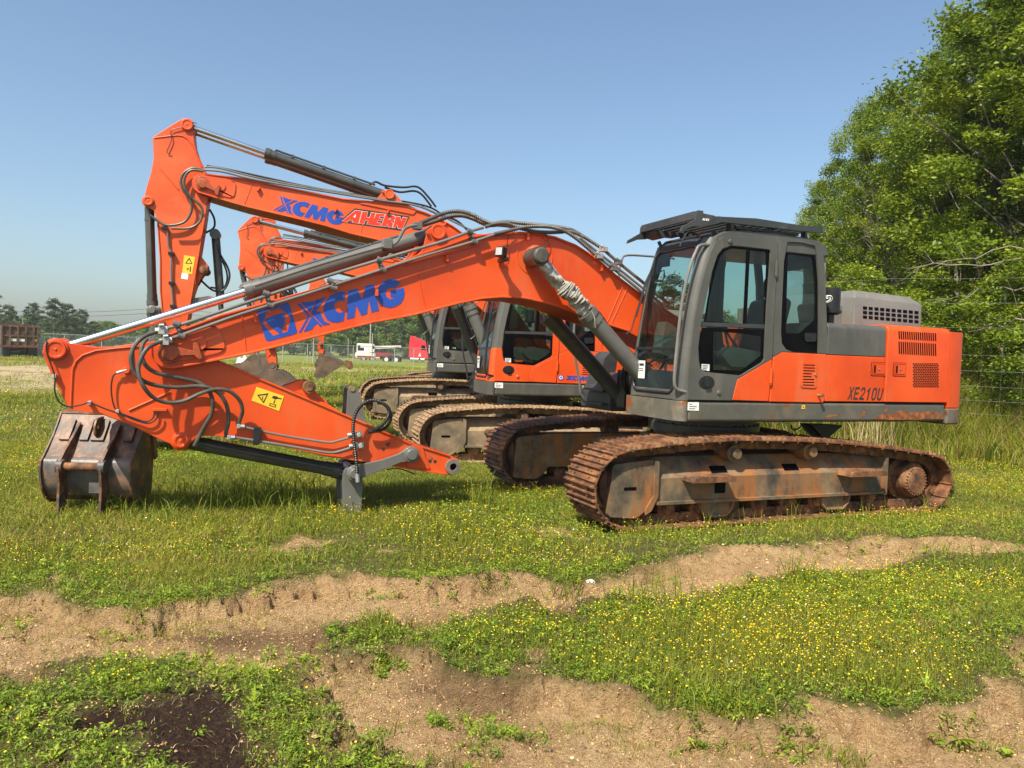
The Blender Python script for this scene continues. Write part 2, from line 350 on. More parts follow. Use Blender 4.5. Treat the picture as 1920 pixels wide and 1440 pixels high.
def side_frame(root, sgn, mtr, mfr, key):
    """sgn -1: near side"""
    yc = sgn*1.18
    def Y(v): return yc + sgn*v
    def ys(a, b): return (min(Y(a), Y(b)), max(Y(a), Y(b)))
    def f_track(mb):
        make_track(mb, 3)
        mb.v = [(x, y+yc, z) for x, y, z in mb.v]
    tr = part('crawler_track', f_track, mtr, root, 'track%d' % sgn, ang=25)
    def f_frame(mb):
        a, b = ys(-.20, .19)
        # main beam: upright side, sloping roof
        prof = [(Y(-.20), .24), (Y(.20), .24), (Y(.20), .47), (Y(.02), .66), (Y(-.20), .66)]
        mb.prism(prof, -1.86, 1.24, fn=lambda u, x, w: (x, u, w))
        mb.prism([(Y(.14), .215), (Y(.245), .215), (Y(.245), .245), (Y(.14), .245)], -1.80, 1.18, fn=lambda u, x, w: (x, u, w))
        # idler guard box
        a, b = ys(-.21, .215)
        mb.prism(rnd_poly([(-2.33, .12), (-2.02, .09), (-1.90, .17), (-1.83, .30), (-1.83, .66), (-2.30, .62)], .04), a, b)
        a, b = ys(.215, .235)
        mb.prism(rnd_poly([(-1.93, .12), (-1.86, .16), (-1.79, .30), (-1.79, .64), (-1.84, .66), (-1.84, .31), (-1.92, .19)], .01), a, b)
        # end plate by the sprocket
        a, b = ys(-.21, .25)
        mb.box(1.19, 1.225, a, b, .20, .62)
        # holes on the sloping roof of the beam
    fr = part('track_frame', f_frame, mfr, root, 'sframe%d' % sgn, bevel=.008)
    def f_slot(mb):
        a, b = ys(.217, .219); mb.prism(rrect(-2.17, -2.03, .37, .40, .012), a, b)
    part('slot', f_slot, GASKET, fr, 'slots%d' % sgn)
    part('slot', lambda mb: mb.box(-1.10, -.97, *ys(.203, .205), .30, .44), GASKET, fr, 'slotb%d' % sgn)
    for x0 in (-1.12, -.18):
        part('roof_slot', lambda mb: mb.prism([(Y(.17), .50), (Y(.17)-sgn*.06, .563), (Y(.17)-sgn*.058, .566), (Y(.172), .503)], x0, x0+.2, fn=lambda u, x, w: (x, u, w)), GASKET, fr, 'slotr%d%.1f' % (sgn, x0))
    for x0, x1 in ((-1.50, -.99), (.52, 1.05)):
        def f_step(mb):
            a, b = ys(.20, .40)
            mb.prism([(x0, .445), (x1, .445), (x1, .50), (x0+.03, .50)], a, b)
            for i in range(9): mb.box(x0+.05+i*.05, x0+.075+i*.05, b-.005 if sgn > 0 else a, b if sgn > 0 else a+.005, .50, .508)
        part('step', f_step, RUST, fr, 'step%d%.1f' % (sgn, x0), bevel=.006)
    def f_idler(mb):
        mb.lathe((-2.10, yc-.15, .39), (0, 1, 0), [(0, .10), (.02, .24), (.05, .27), (.09, .275), (.09, .31), (.21, .31), (.21, .275), (.25, .27), (.28, .24), (.30, .10)], 28)
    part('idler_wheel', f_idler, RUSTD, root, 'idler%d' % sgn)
    def f_spr(mb):
        pts = []
        for i in range(21*4):
            a = 2*math.pi*i/84; r = .292 if i % 4 in (0, 1) else .252
            pts.append((1.80+r*math.cos(a), .345+r*math.sin(a)))
        mb.prism(pts, yc-.03, yc+.03)
        mb.lathe((1.72, yc-sgn*.18, .345), (0, sgn, 0), [(0, .25), (.20, .25), (.22, .20), (.34, .20), (.36, .185)], 28)
    sp = part('sprocket', f_spr, RUST, root, 'spr%d' % sgn)
    def f_hub(mb):
        n_ = 26
        mb.lathe((1.69, Y(.17), .335), (0, sgn, 0), [(0, .165), (.055, .165), (.06, .14), (.075, .138), (.08, .01)], 30)
        for i in range(n_):
            a = 2*math.pi*i/n_; x, z = 1.69+.152*math.cos(a), .335+.152*math.sin(a)
            mb.cyl((x, Y(.22), z), (x, Y(.245), z), .011, 6)
    part('hub', f_hub, RUST, sp, 'hub%d' % sgn, bevel=.003)
    for i in range(8):
        x = -1.62+i*.385
        def f_ro(mb):
            mb.lathe((x, yc-.17, .155), (0, 1, 0), [(0, .03), (.01, .06), (.03, .06), (.04, .105), (.08, .105), (.09, .085), (.25, .085), (.26, .105), (.30, .105), (.31, .06), (.33, .06), (.34, .03)], 18)
            mb.box(x-.045, x+.045, *ys(.10, .19), .15, .24)
        part('track_roller', f_ro, RUST if mtr is RUST else mtr, root, 'roll%d_%d' % (sgn, i))
    for x in (-.86, .14):
        def f_cr(mb):
            mb.lathe((x, yc-.02, .70), (0, sgn, 0), [(-.1, .06), (0, .06), (.02, .085), (.16, .085), (.17, .055), (.22, .055), (.225, .05)], 18)
            mb.box(x-.03, x+.03, *ys(-.05, .0), .60, .72)
        part('carrier_roller', f_cr, FRAMEM, root, 'carr%d%.1f' % (sgn, x))
    for x in (-1.06, .52):
        def f_g(mb):
            a, b = ys(.16, .185)
            out = rnd_poly([(x-.20, .24), (x+.22, .24), (x+.20, .12), (x+.13, .055), (x-.13, .055), (x-.19, .12)], .03)
            mb.prism(out, a, b)
            a, b = ys(.186, .20)
            mb.tube([(x-.19, (a+b)/2, .22), (x-.18, (a+b)/2, .13), (x-.12, (a+b)/2, .065), (x+.12, (a+b)/2, .065), (x+.19, (a+b)/2, .13), (x+.21, (a+b)/2, .22)], .014, 8)
        part('track_guide', f_g, mfr, fr, 'guide%d%.1f' % (sgn, x), bevel=.004)
    return tr

def undercarriage(root, mtr, mtr_far, mfr):
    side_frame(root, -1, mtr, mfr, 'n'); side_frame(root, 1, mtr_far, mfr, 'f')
    def f_c(mb):
        mb.prism([(-.95, .36), (.45, .36), (.5, .5), (.35, .74), (-.85, .74), (-1.0, .5)], -.45, .45)
        for sx in (-1, 1):
            for sy in (-1, 1):
                cx = -.25+sx*.35
                q = [Vector((cx-.2, sy*.40, .72)), Vector((cx+.2, sy*.40, .72)), Vector((cx+sx*.45+.22, sy*1.0, .60)), Vector((cx+sx*.45-.22, sy*1.0, .60))]
                v = [tuple(p) for p in q]+[(p.x, p.y, p.z-.34) for p in q]
                mb.add(v, [(0, 1, 2, 3), (7, 6, 5, 4), (0, 4, 5, 1), (1, 5, 6, 2), (2, 6, 7, 3), (3, 7, 4, 0)])
    part('centre_frame', f_c, mfr, root, 'centre', bevel=.01)
    def f_s(mb):
        mb.lathe((-.25, 0, .74), (0, 0, 1), [(0, .58), (.05, .58), (.06, .66), (.15, .66), (.16, .63), (.30, .63)], 48)
        for i in range(36):
            a = 2*math.pi*i/36; mb.cyl((-.25+.645*math.cos(a), .645*math.sin(a), .89), (-.25+.645*math.cos(a), .645*math.sin(a), .915), .014, 6)
    part('slew_ring', f_s, CYLD, root, 'slew')

# ---- upper structure
def loft(mb, secs, m=0, caps=True):
    n = len(secs[0]); v = [p for s in secs for p in s]; fs = []
    for i in range(len(secs)-1):
        for k in range(n):
            fs.append((i*n+k, i*n+(k+1) % n, (i+1)*n+(k+1) % n, (i+1)*n+k))
    if caps: fs += [tuple(range(n-1, -1, -1)), tuple((len(secs)-1)*n+k for k in range(n))]
    mb.add(v, fs, m)
def upper(root, c):
    """c: colours of this machine's body"""
    K = c['key']
    BODY, LOW, DOORLOW, REAR, FRONTLOW = c['body'], c['belly'], c['doorlow'], c['rear'], c['frontlow']
    def f_deck(mb):
        mb.plan([(-1.44, -1.345), (2.19, -1.345), (2.19, 1.345), (-1.05, 1.345), (-1.05, .48), (-.85, .45), (-.85, -.34), (-1.44, -.34)], 1.022, 1.228)
        mb.plan([(-1.2, -1.0), (2.0, -1.0), (2.0, 1.0), (-1.0, 1.0), (-1.0, .5), (-.8, .4), (-.8, -.3), (-1.2, -.3)], .985, 1.05)
    part('deck', f_deck, LOW, root, 'deck', bevel=.045, seg=4)
    def f_dc(mb): mb.plan(rnd_poly([(-1.56, -1.27), (-1.50, -1.352), (-1.435, -1.352), (-1.435, -.325), (-1.55, -.325)], .03), 1.03, 1.232)
    part('deck_corner', f_dc, GREY_RUST if c['worn'] else LOW, root, 'deckc', bevel=.012, label='scraped and rusty front corner of the deck' if c['worn'] else None)
    # counterweight
    def cwplan(o=0.):
        pts = [(2.20, -1.36-o), (2.36, -1.355-o), (2.46+o, -1.31-o), (2.52+o, -1.20)]
        pts += [(2.52+o+.42*math.cos(math.radians(a)), 1.20*math.sin(math.radians(a))) for a in (-70, -50, -30, -10, 10, 30, 50, 70)]
        pts += [(2.52+o, 1.20), (2.46+o, 1.31+o), (2.36, 1.355+o), (2.20, 1.36+o)]
        return pts
    part('counterweight', lambda mb: mb.plan(cwplan(), 1.185, 2.075), REAR, root, 'cw', bevel=.085, seg=5)
    part('counterweight_base', lambda mb: mb.plan(cwplan(.003), .985, 1.182), RUSTY_CORNER if c['worn'] else LOW, root, 'cwb', bevel=.075, seg=5, label='rusty lower edge of the counterweight' if c['worn'] else None)
    zs = P(1600, 667, -1.35)[2]
    def shell(x0, x1, y, ztop, zlow, rad=.07):
        prof = [(y, zlow)]+[(y+rad-rad*math.cos(math.radians(a)), ztop-rad+rad*math.sin(math.radians(a))) for a in range(0, 91, 15)]+[(0, ztop+.015), (0, zlow)]
        return lambda mb: mb.prism(prof, x0, x1, fn=lambda u, x, w: (x, u, w))
    def low_shell(x0, x1, y, z0, z1): return lambda mb: mb.prism([(y, z0), (y, z1), (0, z1), (0, z0)], x0, x1, fn=lambda u, x, w: (x, u, w))
    part('hood_panel', shell(.335, 1.19, -1.345, 2.10, zs), BODY, root, 'hp1', bevel=.008, ang=30)
    lp = part('side_door', low_shell(.335, 1.19, -1.345, 1.242, zs-.003), REAR, root, 'hp2', bevel=.008)
    part('far_hood', lambda mb: mb.box(.335, 2.19, .0, 1.34, 1.242, 2.10), REAR, root, 'hpf', bevel=.06, seg=3)
    rp = part('rear_side_door', shell(1.20, 2.19, -1.362, 2.115, 1.242, .08), REAR, root, 'hp3', bevel=.01, ang=30)
    # latches
    for nm, own, q, yy in (('door_latch', lp, [(645, 765), (765, 885)], -1.346), ('door_latch', rp, [(843, 770), (948, 887)], -1.363)):
        def f_l(mb):
            (x0, z1_), (x1, z0_) = XZ(zr(q), yy)
            mb.prism(rrect(x0-.005, x1+.005, z0_-.005, z1_+.005, .012), yy-.003, yy+.002, m=1)
            mb.prism(rrect(x0, x1, z0_, z1_, .01), yy-.006, yy+.002, m=0)
            mb.prism(rrect(x0+.013, x1-.013, z0_+.013, z1_-.013, .006), yy-.0075, yy-.005, m=1)
            mb.prism(rrect(x0+.018, x1-.018, z0_+.018, z1_-.018, .006), yy-.010, yy-.005, m=0)
            mb.prism(rrect(x0+.03, x0+.055, z0_+.03, z1_-.03, .004), yy-.012, yy-.009, m=1)
            mb.cyl(((x0+x1)/2, yy-.008, (z0_+z1_)/2), ((x0+x1)/2, yy-.018, (z0_+z1_)/2), .009, 10, m=2)
        part(nm, f_l, [REAR, GASKET, STEEL], own, 'latch%s' % (nm+str(yy)), bevel=.002)
    # grilles
    def f_gr(mb):
        y = -1.365
        for r_, (ya, yb) in enumerate(((482, 556), (577, 690))):
            for i in range(18):
                x = 888+i*19.2; dy = i*1.1
                w = 9
                mb.prism(rnd_poly(XZ(zr([(x, ya+dy), (x+w, ya+dy+1), (x+w+4, yb+dy), (x+4, yb+dy)]), y), .01, 2), y, y+.004)
    part('upper_vent', f_gr, GASKET, rp, 'gr1')
    def f_g2(mb):
        y = -1.365
        for j in range(14):
            for i in range(11):
                x = 1017+i*21+(8 if j % 2 else 0); yy = 774+j*15.8
                if x > 1240: continue
                mb.prism(XZ(zr([(x, yy), (x+15, yy+.5), (x+15, yy+9), (x, yy+8.5)]), y), y, y+.004)
    part('lower_vent', f_g2, GASKET, rp, 'gr2')
    # engine cover
    def f_ec(mb):
        y0, y1, x0, x1 = -.80, .80, 1.26, 2.39
        secs = []
        for z, o in ((2.09, 0), (2.455, 0), (2.475, .010), (2.548, .085), (2.556, .10)):
            pl = rrect(x0+o, x1-o*1.2, y0+o, y1-o, .035, 3); secs.append([(a, b, z-(a-x0)*.030) for a, b in pl])
        loft(mb, secs)
        mb.box(.75, 1.28, -.62, .7, 2.09, 2.36)
    ec = part('engine_cover', f_ec, SHEET, root, 'ec', ang=28)
    def f_eg(mb):
        y = -.803
        for j in range(3):
            for i in range(10):
                x = 568+i*51.5; yy = 260+j*41+i*4.6
                mb.prism(rnd_poly(XZ(zr([(x, yy), (x+36, yy+3), (x+36, yy+31), (x, yy+28)]), y), .004, 1), y, y+.004)
    part('cover_grille', f_eg, GASKET, ec, 'eg')
    def f_air(mb):
        a = P(1556, 587, -.95); b = P(1556, 532, -.95)
        mb.lathe((a[0], -.95, a[2]-.02), (0, 0, 1), [(0, .085), (.02, .125), (.05, .125), (.055, .108), (.30, .108), (.31, .10)], 26)
        mb.cyl((a[0], -.95, 2.0), (a[0], -.95, a[2]), .05, 14)
    ac = part('air_pre_cleaner', f_air, BLACK, root, 'air')
    if c['worn']:
        def f_sw(mb):
            a = P(1556, 587, -.95); cx, cy, cz = a[0], -.95, a[2]+.15
            for k, (rr, a0, a1) in enumerate(((.055, 20, 200), (.055, 210, 380), (.034, 60, 230), (.034, 250, 400), (.014, 0, 200))):
                pts = []
                for i in range(9):
                    t = math.radians(a0+(a1-a0)*i/8); u = rr*math.cos(t)*1.1; w = rr*.75*math.sin(t)+u*.2
                    ph = u/.108-1.15; pts.append((cx+.1095*math.sin(ph+.0), cy-.1095*math.cos(ph), cz+w))
                mb.tube(pts, [.002]+[.0055]*7+[.002], 5, sy=.5)
        part('swirl_logo', f_sw, WHITE, ac, 'swirl')
    # storage box and steps on the far front corner
    def f_box(mb):
        mb.prism(rnd_poly([(-1.24, .98), (-.6, .98), (-.6, 1.40), (-1.0, 1.46), (-1.18, 1.30), (-1.24, 1.2)], .03), .55, 1.32)
    sbx = part('storage_box', f_box, DGREY, root, 'sbox', bevel=.012)
    part('plastic_cover', lambda mb: mb.prism(rnd_poly([(-1.20, 1.22), (-1.02, 1.22), (-.92, 1.50), (-.90, 1.68), (-1.0, 1.73), (-1.10, 1.64)], .03), .98, 1.30), DGREY, sbx, 'scov', bevel=.02, seg=3)
    for i in range(2): part('footstep', lambda mb: mb.box(-1.33, -1.2, .6, 1.1, 1.05+i*.17, 1.075+i*.17), DGREY, sbx, 'fstep%d' % i)
    def f_gb(mb):
        q = P3([(1095, 748), (1088, 735), (1086, 712), (1080, 680), (1076, 640), (1077, 610)], 1.25)
        mb.tube(catmull(q+[(q[-1][0]+.03, 1.25, q[-1][2]+.06), (q[-1][0]+.5, 1.25, q[-1][2]+.08)], 5), .016, 8)
    part('grab_rail', f_gb, PIPE, root, 'grab')
    def f_rr(mb):
        q = P3([(1162, 503), (1166, 488), (1174, 479), (1212, 480)], .3)
        mb.tube(catmull([(q[0][0]-.03, .3, 2.2)]+q+[(q[-1][0]+.4, .3, q[-1][2])], 5), .013, 8)
    part('mirror_rail', f_rr, PIPE, root, 'mrail')
    # ---------------- cab
    yo, yi = -1.352, -1.305
    door = z7([(466, 1330), (470, 1150), (492, 950), (517, 760), (548, 600), (588, 440), (620, 335), (650, 272), (690, 238), (750, 226), (860, 230), (1060, 250), (1074, 262), (1075, 420), (1058, 620), (1044, 900), (1038, 1052), (838, 1169), (803, 1188), (795, 1210), (765, 1334)])
    whole = z7([(542, 1062), (537, 985), (555, 830), (592, 640), (632, 460), (668, 352), (702, 308), (760, 289), (880, 300), (1018, 316), (1026, 330), (1022, 420), (1002, 700), (994, 850), (985, 1055), (970, 1078), (832, 1162), (815, 1166), (585, 1143), (552, 1115)])
    dlow = z7([(767, 1334), (797, 1211), (805, 1190), (839, 1171), (1037, 1055), (1034, 1120), (1013, 1342)])
    rear = z7([(1080, 262), (1250, 262), (1325, 278), (1368, 312), (1385, 370), (1396, 520), (1405, 800), (1407, 1020), (1104, 1005), (1046, 1040), (1052, 800), (1066, 560), (1081, 400)])
    rhole = z7([(1140, 262), (1230, 268), (1325, 290), (1336, 330), (1352, 520), (1354, 800), (1350, 1018), (1180, 1010), (1130, 990), (1102, 950), (1096, 880), (1102, 700), (1116, 400)])
    rlow = z7([(1046, 1043), (1104, 1008), (1407, 1023), (1403, 1180), (1394, 1325), (1380, 1352), (1020, 1345), (1040, 1120)])
    XD, XW, XDL, XR, XH, XRL = [XZ(q, yo) for q in (door, whole, dlow, rear, rhole, rlow)]
    dg = part('cab_door', lambda mb: mb.prism(XD, yo, yi, [XW]), c['doorup'], root, 'door'+K, bevel=.010, seg=3)
    part('door_panel', lambda mb: mb.prism(XDL, yo, yi), DOORLOW, dg, 'dlow', bevel=.008)
    part('cab_side', lambda mb: mb.prism(XR, yo, yi, [XH]), c['doorup'] if c['rearup'] is None else c['rearup'], root, 'rear', bevel=.010, seg=3)
    rl = part('side_panel', lambda mb: mb.prism(XRL, yo, yi), c['sidelow'], root, 'rlow', bevel=.010, seg=3)
    def f_vent(mb):
        y = yo
        q = XZ(z7([(1230, 1068), (1340, 1072), (1330, 1252), (1226, 1246)]), y)
        mb.prism(rnd_poly(q, .03, 3), y-.010, y+.002)
        for i in range(8):
            x = 1248-i*.8; w = 78 if i not in (3, 4) else 58; yy = 1092+i*19.3
            mb.prism(rnd_poly(XZ(z7([(x, yy), (x+w, yy+2), (x+w, yy+9), (x, yy+7)]), y-.011), .004, 1), y-.0115, y-.009, m=1)
        a = P(*z7([(1322, 1160)])[0], y); mb.cyl((a[0], y-.008, a[2]), (a[0], y-.022, a[2]), .013, 12, m=2)
    part('vent_panel', f_vent, [c['sidelow'], GASKET, STEEL], rl, 'vent', bevel=.003)
    def f_bolt(mb):
        a = P(*z7([(1345, 1300)])[0], yo); mb.cyl((a[0], yo, a[2]), (a[0], yo-.06, a[2]), .012, 10); mb.cyl((a[0], yo-.05, a[2]), (a[0], yo-.07, a[2]), .020, 12)
    part('door_stop', f_bolt, RUST, rl, 'dstop')
    # far wall, back wall, floor
    part('far_side', lambda mb: (mb.prism(XD, -.385, -.345, [XW]), mb.prism(XR, -.385, -.345, [XH]), mb.prism(XDL, -.385, -.345), mb.prism(XRL, -.385, -.345)), c['doorup'], root, 'farside', bevel=.006)
    def f_back(mb):
        mb.prism([(-1.30, 1.24), (-.39, 1.24), (-.39, 2.86), (-1.30, 2.86)], .27, .305, [[(-1.2, 2.1), (-.5, 2.1), (-.5, 2.7), (-1.2, 2.7)]], fn=lambda u, x, w: (x, u, w))
    part('back_wall', f_back, TRIMM, root, 'back', bevel=.006)
    part('floor', lambda mb: mb.box(-1.45, .27, -1.30, -.39, 1.232, 1.26), BLACK, root, 'floor')
    # roof
    rp_ = [(-1.27, 2.80), (-1.21, 2.88), (-1.10, 2.945), (-.95, 2.972), (-.45, 2.992), (0, 2.98), (.18, 2.955), (.27, 2.90), (.31, 2.82), (.25, 2.80)]
    part('roof', lambda mb: mb.prism(rp_, -1.335, -.365), c['doorup'] if not c['worn'] else GREY, root, 'roof', bevel=.035, seg=4)
    def f_vis(mb):
        secs = []
        for y in (-1.25, -1.0, -.6, -.40):
            o = .03 if y in (-1.25, -.40) else 0
            secs.append([(-1.315+o, y, 2.80), (-1.27+o, y, 2.885), (-1.16, y, 2.955), (-.90, y, 2.99), (-.90, y, 2.97), (-1.1, y, 2.90), (-1.24, y, 2.80)])
        loft(mb, secs)
        for y in (-1.2, -.5): mb.cyl((-1.28, y, 2.88), (-1.31, y, 2.93), .02, 8)
    part('roof_visor', f_vis, DGREY, root, 'visor', bevel=.004)
    # pillars
    zs_ = [1.238, 1.45, 1.7, 1.95, 2.2, 2.45, 2.65, 2.80, 2.88]
    def pil(yside, s_, zlo, zhi):
        def f(mb):
            secs = []
            for z in [zlo]+[q for q in zs_ if zlo < q < zhi]+[zhi]:
                x = xf(z); sec = []
                for a in range(0, 91, 18):
                    t = math.radians(a); sec.append((x+.105-.105*math.sin(t), yside+s_*(.115-.115*math.cos(t)), z))
                sec += [(x+.02, yside+s_*.125, z), (x+.05, yside+s_*.10, z), (x+.10, yside+s_*.045, z)]
                secs.append(sec)
            loft(mb, secs)
        return f
    zc = 1.76
    part('corner_pillar', pil(-1.350, 1, zc, 2.88), c['pillar'], root, 'pilup'); part('corner_pillar', pil(-1.350, 1, 1.238, zc-.002), FRONTLOW, root, 'pillo')
    part('corner_pillar', pil(-.345, -1, zc, 2.88), c['pillar'], root, 'pilup2'); part('corner_pillar', pil(-.345, -1, 1.238, zc-.002), FRONTLOW, root, 'pillo2')
    def f_sill(mb):
        mb.prism([(xf(1.24), 1.238), (xf(1.34), 1.335), (xf(1.34)+.05, 1.335), (xf(1.24)+.05, 1.238)], -1.236, -.459)
    part('front_sill', f_sill, FRONTLOW, root, 'sill', bevel=.008)
    part('window_bar', lambda mb: mb.prism([(xf(1.75)-.012, 1.738), (xf(1.77)-.012, 1.768), (xf(1.77)+.03, 1.768), (xf(1.75)+.03, 1.738)], -1.236, -.459), BLACK, root, 'wbar', bevel=.004)
    def f_ws(mb):
        zz = [1.77, 1.9, 2.05, 2.2, 2.35, 2.5, 2.65, 2.80]; v = []
        for z in zz: v += [(xf(z)+.008, -1.24, z), (xf(z)+.008, -.455, z)]
        mb.add(v, [(2*i, 2*i+1, 2*i+3, 2*i+2) for i in range(len(zz)-1)])
    part('windshield', f_ws, GLASS, root, 'ws')
    part('lower_windshield', lambda mb: mb.add([(xf(1.335)+.008, -1.24, 1.335), (xf(1.335)+.008, -.455, 1.335), (xf(1.738)+.008, -.455, 1.738), (xf(1.738)+.008, -1.24, 1.738)], [(0, 1, 2, 3)]), GLASS, root, 'wsl')
    def f_gk(mb):
        def loop(z0, z1, r_=.07):
            pts = []
            for cy, cz, a0 in ((-.46-r_, z1-r_, 0), (-1.235+r_, z1-r_, 90), (-1.235+r_, z0+r_, 180), (-.46-r_, z0+r_, 270)):
                for i in range(5):
                    a = math.radians(a0+22.5*i); z = cz+r_*math.sin(a); pts.append((xf(z)+.002, cy+r_*math.cos(a), z))
            return pts
        mb.tube(loop(1.30, 2.81, .10), .016, 8, closed=True)
        # corner fillets of the lower pane
    part('window_seal', f_gk, BLACK, root, 'wseal')
    # side glass
    yg = -1.325
    def f_dglass(mb): mb.add([(a, yg, b) for a, b in XW], [tuple(range(len(XW)))])
    part('door_window', lambda mb: mb.flat(XW, yg), GLASSD, dg, 'dglass')
    part('quarter_window', lambda mb: mb.flat(XH, yg), GLASSD, root, 'qglass')
    part('far_window', lambda mb: mb.flat(XW, -.36), GLASS, root, 'fglass')
    part('far_quarter_window', lambda mb: mb.flat(XH, -.36), GLASS, root, 'fqglass')
    part('back_window', lambda mb: mb.add([(.285, -1.2, 2.1), (.285, -.5, 2.1), (.285, -.5, 2.7), (.285, -1.2, 2.7)], [(0, 1, 2, 3)]), GLASS, root, 'bglass')
    def f_bord(mb):
        y = yg-.004
        inner = XZ(z7([(640, 870), (800, 880), (962, 902), (958, 1032), (828, 1134), (640, 1128), (635, 1050)]), y)
        outer = XZ(z7([(560, 842), (992, 858), (984, 1054), (968, 1077), (832, 1160), (815, 1164), (587, 1141), (554, 1113), (544, 1062), (540, 985)]), y)
        mb.prism(outer, y-.002, y, [inner])
        # frame of the sliding pane
        o2 = XZ(z7([(572, 820), (600, 640), (640, 460), (674, 356), (706, 314), (762, 295), (1016, 321), (1020, 335), (996, 848), (990, 852), (560, 836)]), y)
        i2 = XZ(z7([(590, 800), (612, 640), (652, 460), (684, 366), (714, 326), (766, 309), (990, 332), (996, 350), (978, 826)]), y)
        mb.prism(o2, y-.004, y-.0005, [i2])
        mb.prism(XZ(z7([(862, 322), (886, 324), (862, 818), (838, 816)]), y-.002), y-.004, y+.0)
    part('window_border', f_bord, GASKET, dg, 'dbord')
    def f_bar(mb):
        mb.prism(XZ(z7([(556, 806), (998, 824), (996, 850), (553, 834)]), yg-.012), yg-.012, yg+.01)
    part('window_rail', f_bar, DGREY, dg, 'dbar', bevel=.003)
    def f_qb(mb):
        y = yg-.004
        mb.prism([(a, b) for a, b in XH], y-.002, y, [rnd_poly(XZ(z7([(1142, 346), (1308, 368), (1322, 560), (1322, 790), (1218, 882), (1126, 880)]), y), .03, 3)])
    part('quarter_border', f_qb, GASKET, root, 'qbord')
    def f_ql(mb):
        q = XZ(z7([(1252, 880), (1328, 880), (1328, 938), (1252, 938)]), yg-.006)
        mb.prism(rnd_poly(q, .03, 4), yg-.022, yg-.006)
        a = P(*z7([(1292, 910)])[0], yg-.02); mb.cyl((a[0], yg-.022, a[2]), (a[0], yg-.030, a[2]), .014, 12)
    part('window_latch', f_ql, BLACK, root, 'qlatch', bevel=.005)
    # door furniture
    def f_dh(mb):
        a = P(*z7([(593, 1213)])[0], yo); rx, rz = .094, .066
        mb.prism([(a[0]+rx*math.cos(t*math.pi/14), a[2]+rz*math.sin(t*math.pi/14)) for t in range(28)], yo-.006, yo+.001)
        mb.prism(rnd_poly([(a[0]-.03, a[2]-.05), (a[0]+.035, a[2]-.045), (a[0]+.035, a[2]+.045), (a[0]-.03, a[2]+.05)], .02), yo-.028, yo-.005)
        mb.cyl((a[0]-.06, yo-.004, a[2]), (a[0]-.06, yo-.012, a[2]), .012, 10)
    part('door_handle', f_dh, BLACK, dg, 'dhandle', bevel=.003)
    def f_cap(mb):
        a = P(*z7([q])[0], yo); mb.lathe((a[0], yo, a[2]), (0, -1, 0), [(0, .024), (.008, .024), (.014, .016)], 16)
    for i, q in enumerate(((675, 1282), (752, 262))): part('door_cap', f_cap, c['doorup'], dg, 'dcap%d' % i)
    def f_hi(mb):
        a, b = P(*z7([q0])[0], yo-.012), P(*z7([q1])[0], yo-.012); mb.cyl(a, b, .016, 10)
        mb.cyl((b[0], b[1], b[2]-.02), (b[0], b[1], b[2]), .009, 8)
    for i, (q0, q1) in enumerate((((1066, 395), (1064, 495)), ((1031, 1118), (1026, 1218)))):
        part('door_hinge', f_hi, DOORLOW if i else GREY, dg, 'dhinge%d' % i)
    def f_rail(mb):
        q = P3(z7([(440, 1278), (398, 1262), (377, 1225), (380, 1120), (398, 930), (430, 660), (480, 440), (520, 335), (548, 290), (595, 280)]), -1.33)
        q[0] = (q[0][0]+.02, -1.335, q[0][2]); q[-1] = (q[-1][0]+.05, -1.32, q[-1][2])
        mb.tube(catmull(q, 5), .0165, 10)
        for i in (0, 9): mb.cyl(q[i], (q[i][0]+.04, -1.30, q[i][2]), .024, 8)
    part('handrail', f_rail, PIPE if c['worn'] else BLACK, root, 'hrail')
    def f_wip(mb):
        for k, pts in enumerate(([(238, 440), (190, 540), (150, 680), (120, 780), (96, 860), (60, 890)], [(250, 400), (205, 520), (168, 640), (130, 770)])):
            mb.tube([(a-.02, b, c_) for a, b, c_ in P3(z7(pts), -.44-.03*k)], .008, 6)
    part('wiper', f_wip, BLACK, root, 'wiper')
    def f_mir(mb):
        q = P3(z7([(255, 470), (290, 455), (296, 500), (275, 530), (240, 525)]), -.6); mb.tube([(a+.03, b, c_) for a, b, c_ in q], .008, 6)
        a = P(*z7([(300, 405)])[0], -.62); mb.box(a[0]+.02, a[0]+.05, -.68, -.56, a[2]-.04, a[2]+.05)
    part('inner_mirror', f_mir, BLACK, root, 'imir')
    # interior
    def f_seat(mb):
        mb.prism(rnd_poly([(-.78, 1.62), (-.25, 1.60), (-.22, 1.70), (-.72, 1.76), (-.80, 1.70)], .04), -1.12, -.62)
        mb.prism(rnd_poly([(-.30, 1.66), (-.14, 1.66), (.02, 2.32), (-.06, 2.36), (-.13, 2.32)], .04), -1.12, -.62)
        mb.prism(rnd_poly([(-.10, 2.38), (.0, 2.38), (.05, 2.58), (-.04, 2.60)], .03), -1.0, -.74)
    st = part('seat', f_seat, SEATM if not c['worn'] else BLACK, root, 'seat', bevel=.02)
    def f_con(mb):
        for y0 in (-1.28, -.56):
            mb.prism(rnd_poly([(-.98, 1.70), (-.86, 1.58), (-.3, 1.56), (-.25, 1.72), (-.88, 1.80)], .04), y0+.02, y0+.14)
            mb.prism([(-.8, 1.26), (-.35, 1.26), (-.4, 1.58), (-.7, 1.58)], y0+.04, y0+.13)
        mb.prism(rnd_poly([(-1.33, 1.70), (-1.18, 1.66), (-1.12, 1.98), (-1.28, 2.06)], .03), -.66, -.48)
        mb.box(-.75, -.3, -1.1, -.64, 1.26, 1.60)
        mb.box(-.2, .25, -1.28, -.42, 1.26, 1.75)
    part('console', f_con, TRIMM, root, 'console', bevel=.01)
